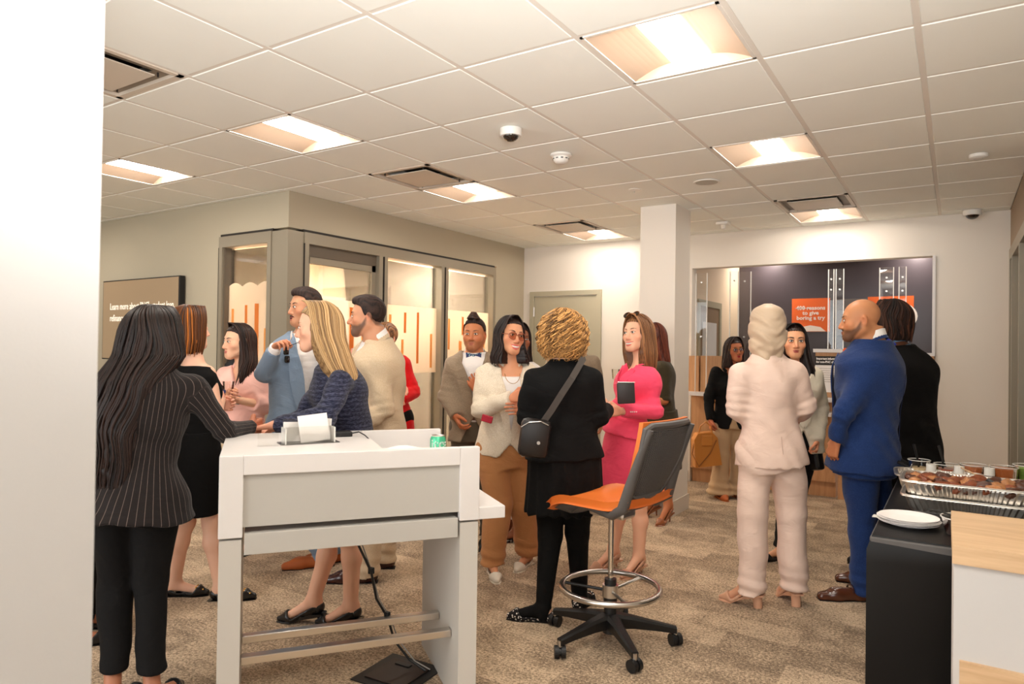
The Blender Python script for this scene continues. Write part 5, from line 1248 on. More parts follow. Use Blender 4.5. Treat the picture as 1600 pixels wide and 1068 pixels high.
    def lapels(s, m, w0, zc, off, w=.028, z_top=.44):
        T_ = s.TL; s.collar(m, r=.077 if s.sex == 'm' else .064, h=.020, opening=.75, z=.507)
        for q in (-1, 1):
            path = []; ws = []
            for i in range(8):
                t = i/7; z = (z_top-(z_top-zc)*t)*T_; a = q*(w0*np.clip((z-zc*T_)/(.47*T_-zc*T_), 0, 3)+.024*(1-t)+.006); p, n_ = s.surf(a, z, off); path.append((p+n_*.001, n_)); ws.append(w*(.7+.9*math.sin(min(1, t*1.5)*math.pi*.85)) if t < .99 else .004)
            s.strip('lapel', m, path, ws, .006)
    def collar(s, m, r=.060, h=.03, z=.515, opening=.4, tilt=.024, par=None):
        T_ = s.TL; F = s.TFr; mb = MB(); n = 24; R0 = []; b = Vector(s.base)
        c0 = s.J['neck']
        for i in range(n+1):
            a = opening+(2*math.pi-2*opening)*i/n; d = F.f*math.cos(a)+F.s*math.sin(a)*1.0; zz = F.u*((z-.495)*T_-tilt*math.cos(a)*1.6)
            p = Vector(c0+d*r+zz)-b; q = Vector(c0+d*(r*.93)+zz+F.u*h)-b; q2 = Vector(c0+d*(r*.93-.004)+zz+F.u*h)-b; p2 = Vector(c0+d*(r+.012)+zz-F.u*.006)-b
            R0.append([mb.bm.verts.new(v) for v in (q2, q, p2, p)])
        for A, B in zip(R0, R0[1:]):
            for k in range(3): mb.bm.faces.new((A[k], A[k+1], B[k+1], B[k]))
        return mb.build('collar', m, par or s.par, smooth=True)
    def tie(s, m, off, w=.036, z0=.47, z1=.0, bow=False):
        T_ = s.TL
        if bow:
            c, n_ = s.surf(0, .455*T_, off); c = s.J['neck']+s.TFr.f*.075-s.TFr.u*.015; b = MB()
            for q in (-1, 1): b.prism([(0, -.008), (q*.055, -.026), (q*.058, .026), (0, .008)], -.008, .008)
            b.box(-.011, .011, -.013, .013, -.011, .011, .003)
            Mx = Matrix.Translation(Vector(c-s.base)) @ Matrix(((s.TFr.s[0], s.TFr.u[0], s.TFr.f[0]), (s.TFr.s[1], s.TFr.u[1], s.TFr.f[1]), (s.TFr.s[2], s.TFr.u[2], s.TFr.f[2]))).to_4x4(); return b.build('bow_tie', m, s.par, M=Mx)
        path, ws = [], []
        for i in range(9):
            t = i/8; z = (z0+(z1-z0)*t)*T_; p, n_ = s.surf(0, min(z, .44*T_), off); p = p+s.TFr.u*(z-min(z, .44*T_)); path.append((p+n_*.002, n_)); ws.append(w*(.45 if i == 0 else .32 if i == 1 else .35+.65*t))
        s.strip('necktie', m, path, ws, .006)
    def trousers(s, m, r=(.105, .072, .055), off=.010, hem=.06, hi=.0, foot=0, fold=.005, name='trousers', h=.0095, crease=0, seed=5, flare=0, hemr=None, back_off=0):
        J = s.J; lo, hi_ = s.bounds(.2); lo[2] = 0.0; hi_[2] = J['pel'][2]+.14; fd = Field(lo, hi_, h); b = s.bulk
        fd.add(loft(s.TFr, s.tab(off, -.15*s.TL, hi*s.TL)), 0)
        for a in 'LR':
            hp = s.hipL if a == 'L' else s.hipR; kn = J['kn'+a]; an = J['an'+a].copy(); an[2] = min(an[2], max(hem, .0)+.02) if an[2] < .3 else an[2]
            fd.add(cap(hp-ZU*.02, kn, r[0]*b, r[1]), .025); fd.add(cap(kn, an, r[1], r[2]), .02)
            if foot: t = nrm(s.toe[a]); bl = s.J['an'+a]+t*.13*s.k; bl[2] = .030; fd.add(cap(an, s.J['an'+a]-ZU*.02, r[2], .036), .02); fd.add(cap(s.J['an'+a]-ZU*.02, bl, .037, .026), .02)
            if flare: e = an.copy(); fd.add(cap(kn*.35+an*.65, e, r[1]*.98, flare), .03)
        fd.cut(lambda X, Y, Z: np.maximum(hem-Z, -9+0*X+0*Y))
        if fold: fold *= 1.4; fd.disp(folds(fold, 24, seed, (.6, .2, 1))); fd.disp(lambda X, Y, Z: fold*1.1*np.clip((.25-Z)/.25, 0, 1)*np.sin(85*Z+6*X+9*Y))
        return s.mesh(fd, name, m)
    def skirt(s, m, lo=-.45, r0=(.17, .13), name='skirt', hi=.08, off=.021, fold=.003, h=.0095, seed=4, hemdz=None, pleat=0, shift=(0, 0)):
        l, h_ = s.bounds(.24); T_ = s.TL; l[2] = max(0, s.J['pel'][2]+lo-.06); h_[2] = s.J['pel'][2]+.2; fd = Field(l, h_, h)
        t = s.tab(off, -.16*T_, hi*T_); z0 = t[0]
        F = Frame(s.TFr.o, s.TFr.s, s.TFr.f, s.TFr.u)
        rows = [(lo, r0[0], r0[1], shift[0], shift[1])]
        if lo < -.25: rows.append((-.25, z0[1]*.6+r0[0]*.4, z0[2]*.6+r0[1]*.4, shift[0]*.4, shift[1]*.4))
        fd.add(loft(F, rows+[q for q in t if q[0] > -.2]), 0)
        if pleat: fd.disp(lambda X, Y, Z: pleat*np.clip((s.J['pel'][2]+.05-Z)/.3, 0, 1)*np.sin(16*np.arctan2(F.lc(X, Y, Z)[0], F.lc(X, Y, Z)[1])))
        if fold: fd.disp(folds(fold, 26, seed, (.8, .5, .5)))
        return s.mesh(fd, name, m)
    def shoe(s, a, m, kind='flat', sole=None, heelm=None, size=1.0):
        t = nrm(s.toe[a]); an = s.J['an'+a]; k = s.k*size; sd = np.cross(ZU, t); hh = max(0., an[2]-.085*s.k)
        hp = an-t*.032*k; F = Frame((hp[0], hp[1], 0), sd, t, ZU); male = s.sex == 'm'
        w = 1.12 if male else 1.; L = (.285 if male else .245)*k
        fd = Field(np.array([hp[0]-.33, hp[1]-.33, -.002]), np.array([hp[0]+.33, hp[1]+.33, .24+hh]), .0062)
        tipr = {'pump': .012, 'flat': .018, 'oxford': .026}.get(kind, .02)
        fd.add(cap(F.p(0, .005, hh+.034), F.p(0, .06, hh*.75+.038), .034*w, .034*w), 0)
        fd.add(cap(F.p(0, .06, hh*.75+.036), F.p(0, L*.62, .032), .034*w, .037*w), .03); fd.add(cap(F.p(0, L*.62, .028), F.p(0, L-.01-tipr, .018), .036*w, tipr*w), .03)
        zb = lambda y: np.interp(y, [-.05, .05, L*.5, L*.65, L], [hh, hh*.92, hh*.25, 0, 0])
        def shape(X, Y, Z):
            x, y, z = F.lc(X, Y, Z); bot = zb(y)-z
            if kind in ('pump', 'flat'): top_ = z-np.interp(y, [-.05, .0, .06, L*.60, L*.72, L], [hh+.062, hh+.058, hh+.026, .024, .062, .08]); return np.maximum(bot, top_*.8)
            return np.maximum(bot, (z-np.interp(y, [-.05, 0, L*.4, L*.55, L], [hh+.10, hh+.10, hh+.10, .075, .06]))*.8)
        if kind == 'oxford': fd.add(cap(F.p(0, .015, hh+.06), F.p(0, .03, hh+.10), .040, .042), .02)
        fd.cut(shape)
        if kind in ('pump', 'flat'):
            def well(X, Y, Z):
                x, y, z = F.lc(X, Y, Z)
                return np.maximum(np.maximum(np.abs(x)-.026*w, .006-y), np.maximum(y-L*.66, np.interp(y, [0, .05, L*.5, L], [hh+.012, hh+.01, .012, .012])-z))
            fd.add((well, v3(F.o)-.3, v3(F.o)+.3), .004, 's')
        o = s.mesh(fd, 'shoe', m)
        sm = MB(); pts = [(-.034, .8), (-.02, 1), (.05, .82), (L*.4, .82), (L*.62, 1.12), (L*.8, .95), (L-.012, tipr/.034)]
        top_ = []; b = Vector(s.base)
        ring = [(sg*.034*w*ww, y) for sg in (1,) for y, ww in pts]+[(-.034*w*ww, y) for y, ww in pts[::-1]]
        up_ = [sm.bm.verts.new(Vector(F.p(x, y, float(zb(y))+.004))-b) for x, y in ring]; dn = [sm.bm.verts.new(Vector(F.p(x, y, max(.0005, float(zb(y))-.006)))-b) for x, y in ring]
        nn = len(ring)
        for i in range(nn): sm.bm.faces.new((up_[i], up_[(i+1) % nn], dn[(i+1) % nn], dn[i]))
        sm.bm.faces.new(up_); sm.bm.faces.new(dn[::-1]); so = sm.build('sole', sole or m, o or s.par); 
        if o is not None: pass
        if hh > .02 or kind == 'oxford':
            hb = MB(); st = (heelm == 'stiletto')
            r0 = .012 if st else .028; r1 = .005 if st else .026; hz = max(hh, .02)
            hb.cyl(Vector(F.p(0, .0, .0005))-b, Vector(F.p(0, .006, hz+.006))-b, r1*w, r0*w, n=12); hb.build('heel', sole or m, o, smooth=True)
        return o
# ================================================================== PEOPLE
import time as _t; _t0 = _t.time()
BLK = srgb(16, 14, 14)
F_PIN = fabric('pinstripe', srgb(34, 28, 27), kind='pin', col2=srgb(122, 106, 98)); F_BLK = fabric('black_cloth_suit', srgb(15, 13, 13), sheen=0); F_BLK2 = fabric('black_knit', srgb(12, 11, 11), rough=.9, sheen=0)
F_PINKSH = fabric('pink_shirt', srgb(240, 186, 172), bump=.1); F_BEIGE = fabric('beige_skirt', srgb(206, 178, 144), kind='weave', col2=srgb(222, 200, 170)); F_BLUE = fabric('blue_suit', srgb(122, 140, 160)); F_WHITE = fabric('white_shirt', srgb(240, 234, 230), bump=.08)
F_TWEED = fabric('navy_tweed', srgb(26, 29, 50), kind='tweed', col2=srgb(82, 84, 108), bump=.6, bscale=260); F_TAN = fabric('tan_suit', srgb(202, 178, 146), kind='weave', col2=srgb(214, 192, 164)); F_RED = fabric('red_jacket', srgb(206, 8, 14)); F_GREY = fabric('grey_suit', srgb(140, 122, 102), kind='weave', col2=srgb(158, 140, 118))
F_CREAM = fabric('cream_blazer', srgb(220, 203, 178), kind='weave', col2=srgb(240, 228, 210), bump=.4); F_CAMEL = fabric('camel_trousers', srgb(190, 132, 84)); F_MAG = fabric('hot_pink', srgb(250, 78, 112), rough=.7); F_OLIVE = fabric('olive_dress', srgb(62, 54, 36)); F_PALE = fabric('pale_pink_suit', srgb(228, 200, 184), rough=.75, bump=.12); F_SCARF = fabric('taupe_scarf', srgb(196, 172, 146), rough=.5, bump=.08)
F_IVORY = fabric('ivory_blazer', srgb(232, 222, 200)); F_NAVY = fabric('navy_suit', srgb(24, 46, 92), kind='weave', col2=srgb(34, 58, 108)); F_KHAKI = fabric('khaki_trousers', srgb(190, 158, 122)); F_STR = fabric('striped_top', srgb(235, 228, 220)); F_WSK = fabric('white_skirt', srgb(236, 230, 224)); F_GTR = fabric('grey_trousers', srgb(92, 82, 68))
L_BLK = mat('black_leather', srgb(20, 18, 18), .3, coat=.3); L_BRN = mat('brown_leather', srgb(84, 44, 26), .25, coat=.5, var=.2); L_TAN = mat('tan_suede', srgb(176, 92, 42), .6); L_NUDE = mat('nude_leather', srgb(206, 156, 126), .3, coat=.3); L_IV = mat('ivory_leather', srgb(236, 224, 206), .5, bump=.3, bscale=200); L_DOT = fabric('dotted_flats', srgb(24, 20, 22), kind='dots', col2=srgb(222, 214, 204)); L_OX = mat('oxblood_leather', srgb(60, 30, 26), .25, coat=.4); L_BAG = mat('camel_leather', srgb(190, 122, 52), .4, bump=.15); SOLE = mat('dark_sole', srgb(22, 18, 16), .6); GOLD = mat('gold', srgb(214, 170, 96), .25, metal=1)
HB = hair_mat('hair_black', srgb(16, 11, 10), srgb(62, 40, 32)); HDB = hair_mat('hair_dark_brown', srgb(20, 11, 9), srgb(84, 50, 34)); HBL = hair_mat('hair_blonde', srgb(96, 66, 40), srgb(214, 174, 122)); HHI = hair_mat('hair_highlights', srgb(38, 18, 10), srgb(196, 112, 36)); HCU = hair_mat('hair_curly', srgb(52, 26, 12), srgb(236, 176, 104)); HBR = hair_mat('hair_brown', srgb(66, 38, 22), srgb(176, 122, 78)); HAU = hair_mat('hair_auburn', srgb(64, 26, 16), srgb(128, 62, 40)); HSH = hair_mat('hair_short', srgb(22, 14, 12), srgb(62, 42, 34), .6); HLOC = hair_mat('hair_locs', srgb(11, 8, 7), srgb(84, 48, 30), .7)
def drape(p, side, pts, r, m, name): pass
def bag_box(par, base, c, dims, m, Mx, name='bag_body', bev=.02):
    b = MB(); b.box(-dims[0]/2, dims[0]/2, -dims[1]/2, dims[1]/2, -dims[2]/2, dims[2]/2, bev); return b.build(name, m, par, smooth=True, M=Matrix.Translation(Vector(c)) @ Mx)
BACKHAIR = [(.130, .088, .105, 0, -.012), (.045, .090, .106, 0, -.012)]
# --- 1 woman in pinstripe, back to us at the left
p = Person('woman with very long dark hair in pinstripe blazer leaning on the white desk', 217, 2.92, 172, 1.69, skin=(176, 116, 86),
    J=dict(pel=(212, 756, 0), neck=(243, 578, .02), shL=(186, 600, -.03), shR=(303, 600, .05), elR=(352, 674, .10), wrR=(392, 668, .30), elL=(150, 700, -.02), wrL=(140, 770, .15), knL=(183, 916, 0), knR=(236, 905, 0), anL=(176, 1075, -.20), anR=(238, 1056, -.16)), head=(240, 524, .06), head_yaw=160)
p.body(bust=0); F = p.HF
p.top('blazer', F_PIN, off=.024, lo=-.13, hi=.52, sleeve=(.066, .056, .044), ufn=True, flare=.30, fold=.005, waist=1.0, seed=1); p.collar(F_PIN, r=.066, h=.02, opening=.6)
p.top('blouse', F_WHITE, off=.019, lo=-.142, hi=-.05, arms='', fold=.003, seed=2)
p.trousers(F_BLK, r=(.100, .070, .052), hem=.15, fold=.004, seed=3)
for a in 'LR': p.shoe(a, L_BLK, 'flat')
cap_hair(p.HF, p.base, p.par, HB, hs=p.hs, t=.006, hl=(-.1, -.1, -.06, -.01, .05, .068, .074), name='scalp_hair'); long_hair(F, p.base, p.par, HB, [(.132, .10, .115, 0, -.012), (.045, .108, .118, 0, -.012), (-.09, .138, .125, .0, -.02), (-.2, .145, .11, .03, -.10), (-.4, .125, .09, .06, -.155), (-.72, .115, .055, .06, -.175)], opening=.7, n=330, wave=.07, wk=26, r=.0062, tones=(0, .5), ragged=.10, seed=1, nseg=30, kink=.1)
# --- 2 sleeveless woman behind her
p = Person('woman with highlighted bob in sleeveless dark dress and studded flats', 303, 3.97, 135, 1.70, skin=(236, 186, 158),
    J=dict(pel=(300, 693, 0), neck=(303, 566, 0), shL=(270, 583, .08), shR=(326, 580, 0), elR=(338, 642, -.05), wrR=(347, 624, .22), elL=(280, 640, .25), wrL=(338, 634, .30), knL=(290, 815, 0), knR=(331, 815, .02), anL=(272, 912, .05), anR=(345, 916, .0)), head=(296, 512, .02), head_yaw=138, hs=1.02)
p.toe = {'L': dirv(95), 'R': dirv(95)}; p.hands = {'R': dict(curl=.7), 'L': dict(curl=.6)}
p.body(legw=1); p.top('dress_top', F_BLK2, off=.010, lo=-.1, hi=.475, arms='', fold=.002, seed=4); p.skirt(F_BLK2, lo=-.40*p.k, r0=(.175, .14), seed=5)
for a in 'LR':
    o = p.shoe(a, L_BLK, 'flat'); t = p.toe[a]; an = p.J['an'+a]; mb = MB(); sd = np.cross(ZU, t)
    for q in range(7):
        c = np.array([an[0], an[1], 0])+t*(.13+.02*(q//3))+sd*(.018*(q % 3-1)); mb.sph(Vector(c-p.base)+Vector((0, 0, .052-.006*(q//3))), .006, n=8)
    mb.build('studs', GOLD, o)
cap_hair(p.HF, p.base, p.par, HHI, hs=p.hs, t=.006, hl=(-.1, -.1, -.06, -.01, .05, .068, .074), name='scalp_hair'); long_hair(p.HF, p.base, p.par, HHI, [(.132, .090, .108, 0, -.012), (.045, .094, .110, 0, -.012), (-.08, .098, .105, 0, -.015), (-.17, .088, .09, 0, -.02)], opening=.8, n=190, wave=.02, r=.0052, tones=(0, .35), ragged=.03, seed=2, streak=lambda ph, rs, t: .95 if rs.rand() < .13 else t*.8)
# --- shoulder of a woman half behind the white wall
p = Person('person in navy sleeveless top mostly hidden by the white wall edge', 128, 3.45, 100, 1.66, skin=(168, 100, 66), J=dict(shL=(70, 592, .15), shR=(150, 594, 0), elR=(157, 672, 0), wrR=(190, 690, .1), neck=(100, 578, .08), head=(88, 532, .08)), head_yaw=110)
p.body(); p.top('top', fabric('navy_top', srgb(34, 30, 52)), off=.012, lo=-.15, hi=.44, arms='', seed=6); p.trousers(F_BLK); [p.shoe(a, L_BLK, 'flat') for a in 'LR']
cap_hair(p.HF, p.base, p.par, HB, hs=p.hs, t=.006, hl=(-.1, -.1, -.06, -.01, .05, .068, .074), name='scalp_hair'); long_hair(p.HF, p.base, p.par, HB, BACKHAIR+[(-.1, .09, .1, 0, -.02), (-.2, .09, .07, 0, -.04)], n=80)
# --- 3 pink shirt
p = Person('young woman with long dark hair in pale pink shirt holding phone and cup', 376, 4.9, 330, 1.655, skin=(238, 186, 152), bulk=1.1,
    J=dict(pel=(378, 668, 0), neck=(380, 572, 0), shL=(406, 584, 0), shR=(350, 582, 0), elL=(419, 634, -.02), wrL=(368, 624, -.24), elR=(338, 630, .03), wrR=(352, 618, -.24)), head=(373, 533, -.02), head_yaw=318, head_pitch=-3, hs=1.03)
p.hands = {'L': dict(curl=.7, up=-p.f*1.0+ZU*.2), 'R': dict(curl=.6)}
p.body(); p.top('shirt', F_PINKSH, off=.026, lo=-.06, hi=.505, sleeve=(.066, .066, .07), cuff=.74, vneck=(.05, .34), fold=.006, seed=7); p.collar(F_PINKSH, r=.06, h=.026, opening=.75)
p.skirt(F_BEIGE, lo=-.5, r0=(.20, .17), seed=8); [p.shoe(a, L_BLK, 'flat') for a in 'LR']
p.face(brow=(34, 20, 16), lip=(206, 118, 106), iris=(58, 36, 24), browr=.0036)
cap_hair(p.HF, p.base, p.par, HB, hs=p.hs, t=.007, hl=(-.1, -.1, -.06, -.01, .05, .070, .074), seed=3)
long_hair(p.HF, p.base, p.par, HDB, [(.130, .084, .104, 0, -.012), (.045, .086, .106, 0, -.014), (-.06, .092, .10, 0, -.02), (-.14, .125, .10, .0, -.02), (-.24, .13, .13, .01, .02), (-.34, .11, .13, .02, .04)], opening=1.15, n=170, wave=.04, r=.0058, tones=(0, .45), seed=4, ragged=.12, shell=True)
c = p.J['wrL']; w = MB().tube([Vector(c-p.base)+Vector(nrm(p.J['elL']-c))*.02+Vector((0, .028*math.cos(q), .028*math.sin(q))) for q in [k*math.pi/8 for k in range(16)]], .004, n=6, closed=True).build('wrist_watch', STEEL, p.par)
ph = thing('smartphone', 'dark smartphone held by the woman in pink shirt', 'phone', at(346, 607, 4.62)); MB().box(-.035, .035, -.004, .004, -.05, .05, .004).build('body', mat('phone', srgb(40, 18, 16), .2), ph, M=Matrix.Rotation(.6, 4, 'Y') @ Matrix.Rotation(.5, 4, 'X'))
cu = thing('plastic_cup', 'clear plastic cup held by the woman in pink shirt', 'cup', at(357, 606, 4.60)); MB().lathe([(0, -.045), (.028, -.045), (.038, .045), (.036, .045), (.027, -.043)], n=20).build('cup', CUP, cu, smooth=True); MB().box(-.012, .012, -.032, -.028, -.03, -.01).build('label_patch', mat('blue_mark', srgb(40, 50, 110), .4), cu)
# --- 4 blue suit man
p = Person('man in light blue suit with moustache gesturing and holding sunglasses', 468, 4.6, 325, 1.86, 'm', skin=(206, 148, 112),
    J=dict(pel=(470, 668, 0), neck=(480, 524, 0), shL=(524, 550, .1), shR=(440, 546, -.05), elR=(413, 583, -.18), wrR=(431, 541, -.32), elL=(540, 615, .1), wrL=(530, 660, -.05), knL=(490, 775, .05), knR=(462, 775, 0), anL=(524, 868, .1), anR=(506, 866, 0)), head=(477, 480, -.02), head_yaw=312, head_pitch=-2)
p.toe = {'L': dirv(300), 'R': dirv(290)}; p.hands = {'R': dict(curl=.6, dir=RH*.65+ZU*.35-FH*.65, up=ZU*.8-RH*.3, size=.9)}
p.body(beard=.0, hair_skin=(.55, (44, 30, 26))); p.face(brow=(30, 20, 18), lip=(176, 86, 76), open_=.9, browr=.0036)
mb = MB(); P_ = lambda a, b_, c: Vector(p.HF.p(a*p.hs, b_*p.hs, c*p.hs)-p.base); mb.tube([P_(-.030+.060*k/8, .090+.007*(1-abs(-1+k/4)), -.0575-.006*abs(-1+k/4)**2) for k in range(9)], [.002+.0035*(1-abs(-1+k/4)) for k in range(9)], n=6); mb.build('moustache', HSH, p.par)
cap_hair(p.HF, p.base, p.par, HSH, hs=p.hs, t=.008, top=.006, hl=(-.05, -.03, .01, .02, .06, .072, .078), seed=5)
p.top('shirt', F_WHITE, off=.001, lo=-.05, hi=.505, sleeve=(.06, .05, .040), cuff=1.0, fold=.003, seed=9); p.collar(F_WHITE, r=.066, h=.034, opening=.45)
p.top('jacket', F_BLUE, off=.028, lo=-.17, hi=.515, sleeve=(.074, .064, .052), cuff=.93, vneck=(.09, .02), open_w=.09, flare=.04, fold=.005, seed=10); p.lapels(F_BLUE, .09, .02, .032)
p.trousers(F_BLUE, r=(.105, .078, .066), hem=.05, seed=11); [p.shoe(a, L_TAN, 'oxford', sole=SOLE) for a in 'LR']
q_, n_ = p.surf(-.10, .36, .04); nb = tag(MB().box(-.035, .035, -.002, .002, -.02, .02).build('name_badge', PAPER), 'white name badge on the light blue suit', 'badge'); nb.location = at(455, 524, 4.32); nb.rotation_euler = (0, -.3, YAW*-1*0-.57)
sg = thing('sunglasses', 'dark sunglasses dangling from the hand of the man in blue', 'sunglasses', at(447, 545, 4.24)); MB().box(-.02, .022, -.004, .004, -.035, .01, .008).build('lens', mat('dark_lens', srgb(20, 16, 14), .08), sg, smooth=True); MB().box(-.008, .03, -.004, .004, -.085, -.042, .008).build('lens', mat('dark_lens', srgb(20, 16, 14), .08), sg, smooth=True); MB().tube([(-.01, 0, .01), (.03, .0, .02), (.10, .02, .045)], .0022, n=6).build('temple', BLACK, sg)
# --- 5 blonde woman in navy tweed
p = Person('blonde woman in navy tweed jacket leaning forward on the white desk', 530, 3.62, 272, 1.66, skin=(234, 180, 150), heel=.05, bulk=1.05,
    J=dict(pel=(548, 702, .05), neck=(522, 566, -.1), shL=(532, 592, -.26), shR=(515, 588, .10), elL=(508, 652, -.42), wrL=(428, 664, -.36), elR=(470, 655, 0), wrR=(425, 668, -.08), knL=(545, 838, 0), knR=(515, 836, .08), anL=(548, 944, -.02), anR=(490, 948, .04)), head=(498, 510, -.14), head_yaw=278, head_pitch=-5, hs=1.03)
p.toe = {'L': dirv(262), 'R': dirv(268)}; p.hands = {'L': dict(curl=.3, up=ZU), 'R': dict(curl=.3, up=ZU)}
p.body(legw=1); p.face(brow=(150, 110, 76), lip=(214, 140, 124), iris=(80, 90, 90), browr=.0022)
p.top('jacket', F_TWEED, off=.024, lo=-.16, hi=.475, sleeve=(.066, .058, .046), cuff=.97, fold=.005, seed=12, flare=.05)
p.skirt(F_TWEED, lo=-.36, r0=(.17, .14), seed=13)
for a in 'LR': p.shoe(a, L_BLK, 'pump', heelm='stiletto')
MB().sph(Vector(p.surf(.06, .2, .03)[0]-p.base), .010, n=10).build('button', GOLD, p.par)
cap_hair(p.HF, p.base, p.par, HBL, hs=p.hs, t=.006, hl=(-.1, -.1, -.06, -.01, .05, .068, .074), name='scalp_hair'); long_hair(p.HF, p.base, p.par, HBL, [(.130, .086, .104, 0, -.012), (.045, .090, .106, 0, -.014), (-.06, .100, .10, 0, -.03), (-.15, .105, .09, .0, -.07), (-.25, .11, .08, .01, -.12), (-.35, .09, .06, .02, -.12)], opening=1.2, n=260, wave=.035, r=.0050, tones=(.1, 1), seed=6, ragged=.08, part=.01)
# --- 6 tan suit man
p = Person('bearded man in tan suit standing in profile beside the blonde woman', 592, 4.30, 275, 1.78, 'm', skin=(206, 148, 114), bulk=1.08,
    J=dict(pel=(590, 676, .05), neck=(587, 536, 0), shL=(593, 570, -.18), shR=(581, 565, .2), elL=(600, 640, -.22), wrL=(562, 668, -.26), elR=(565, 630, .2), wrR=(548, 650, .1), knL=(582, 780, 0), knR=(600, 776, .2), anL=(574, 892, 0), anR=(602, 868, .28)), head=(574, 494, 0), head_yaw=279, head_pitch=-2, nose=1.05)
p.hands = {'L': dict(curl=.5)}
p.body(beard=.78, hd=(62, 50, 44), hair_skin=(.7, (44, 34, 30))); p.face(brow=(34, 24, 20), lip=(160, 96, 84), browr=.0036)
cap_hair(p.HF, p.base, p.par, HSH, hs=p.hs, t=.007, top=.003, hl=(-.06, -.045, .0, .005, .055, .07, .078), seed=6)
p.top('shirt', F_WHITE, off=.001, lo=.05, hi=.505, arms='', fold=.002); p.collar(F_WHITE, r=.068, h=.036, opening=.4); p.tie(fabric('pink_tie', srgb(226, 160, 140)), .01)
p.top('jacket', F_TAN, off=.028, lo=-.17, hi=.52, sleeve=(.074, .064, .052), vneck=(.07, .10), open_w=.07, flare=.05, fold=.007, seed=14); p.lapels(F_TAN, .07, .10, .032)
p.trousers(F_TAN, r=(.105, .082, .075), hem=.04, seed=15); [p.shoe(a, L_OX, 'oxford', sole=SOLE) for a in 'LR']
# --- 7 red jacket
p = Person('woman in bright red jacket partly hidden behind the man in tan', 606, 5.4, 332, 1.68, skin=(232, 178, 150),
    J=dict(shL=(632, 566, 0), shR=(580, 566, 0), elL=(645, 612, -.05), wrL=(627, 625, -.22), neck=(606, 556, 0), pel=(610, 645, 0)), head=(601, 528, 0), head_yaw=330, head_pitch=2)
p.hands = {'L': dict(curl=.8, dir=ZU*1.0-RH*.2, up=-FH)}
p.body(); p.face(brow=(66, 40, 28), lip=(200, 96, 88)); cap_hair(p.HF, p.base, p.par, HBR, t=.012, seed=7, hl=(-.1, -.1, -.05, .0, .05, .068, .072))
p.top('top', F_STR, off=.008, lo=-.1, hi=.46, arms=''); 
for k in range(3): MB().tube([Vector(p.surf(.02+k*.016, z, .014)[0]-p.base) for z in (-.16, -.05, .05, .15)], .003, n=4).build('stripe', BLACK, p.par)
p.top('jacket', F_RED, off=.026, lo=-.2, hi=.475, sleeve=(.066, .06, .048), vneck=(.05, .0), open_w=.05, flare=.06, fold=.005, seed=16); p.lapels(F_RED, .05, .1, .03)
p.trousers(F_BLK); [p.shoe(a, L_BLK, 'flat') for a in 'LR']
nb = tag(MB().box(-.02, .02, -.002, .002, -.013, .013).build('name_badge', PAPER), 'small white name badge on the red jacket', 'badge'); nb.location = at(622, 573, 5.18); nb.rotation_euler = (0, 0, .57)
# --- 8 bow tie man
p = Person('man with top knot and patterned bow tie in grey brown suit', 741, 5.2, 352, 1.72, 'm', skin=(196, 126, 84),
    J=dict(pel=(742, 656, 0), neck=(741, 552, 0), shL=(776, 568, 0), shR=(706, 568, 0), elR=(697, 618, -.02), wrR=(712, 650, -.14), elL=(782, 620, 0), wrL=(748, 612, -.25)), head=(741, 522, -.02), head_yaw=350)
p.hands = {'R': dict(curl=.45), 'L': dict(curl=.5, dir=ZU*.9-RH*.5, up=-FH)}
p.body(beard=.35, hd=(60, 36, 26), hair_skin=(.6, (34, 22, 18))); p.face(brow=(34, 22, 16), lip=(158, 84, 66), open_=.25)
cap_hair(p.HF, p.base, p.par, HSH, hs=p.hs, t=.008, hl=(-.05, -.03, .01, .03, .06, .076, .084), seed=8)
cs = []
for k in range(26):
    a0 = k/26*6.28; c = p.HF.p(0, .03, .118); q = np.linspace(0, 1, 10); cs.append((c+p.HF.s*(np.cos(a0+q*4)*(.045-.03*q))[:, None]+p.HF.f*(np.sin(a0+q*4)*(.045-.03*q))[:, None]+p.HF.u*(q*.045)[:, None], np.full(10, .007), (k % 5)/5))
tubes_mesh('top_knot', cs, HDB, p.base, p.par)
p.top('shirt', F_WHITE, off=.001, lo=-.02, hi=.505, arms='', fold=.002); p.collar(F_WHITE, r=.068, h=.034, opening=.35)
p.tie(fabric('bow_cloth', srgb(60, 70, 110), kind='dots', col2=srgb(150, 190, 190)), .01, bow=True)
p.top('jacket', F_GREY, off=.028, lo=-.15, hi=.515, sleeve=(.072, .062, .050), vneck=(.085, .04), open_w=.10, flare=.04, fold=.006, seed=17); p.lapels(F_GREY, .085, .04, .032)
p.trousers(F_GTR, r=(.105, .08, .07), seed=18); [p.shoe(a, L_BLK, 'oxford', sole=SOLE) for a in 'LR']
MB().lathe([(1.0, -.016), (1.02, -.016), (1.02, .016), (1.0, .016)], n=32).build('belt', L_BRN, p.par, M=Matrix.Translation(Vector(p.TFr.p(0, 0, .03)-p.base)) @ Matrix(((p.TFr.s[0], p.TFr.f[0], 0), (p.TFr.s[1], p.TFr.f[1], 0), (0, 0, 1))).to_4x4() @ Matrix.Diagonal((.178, .135, 1, 1)))
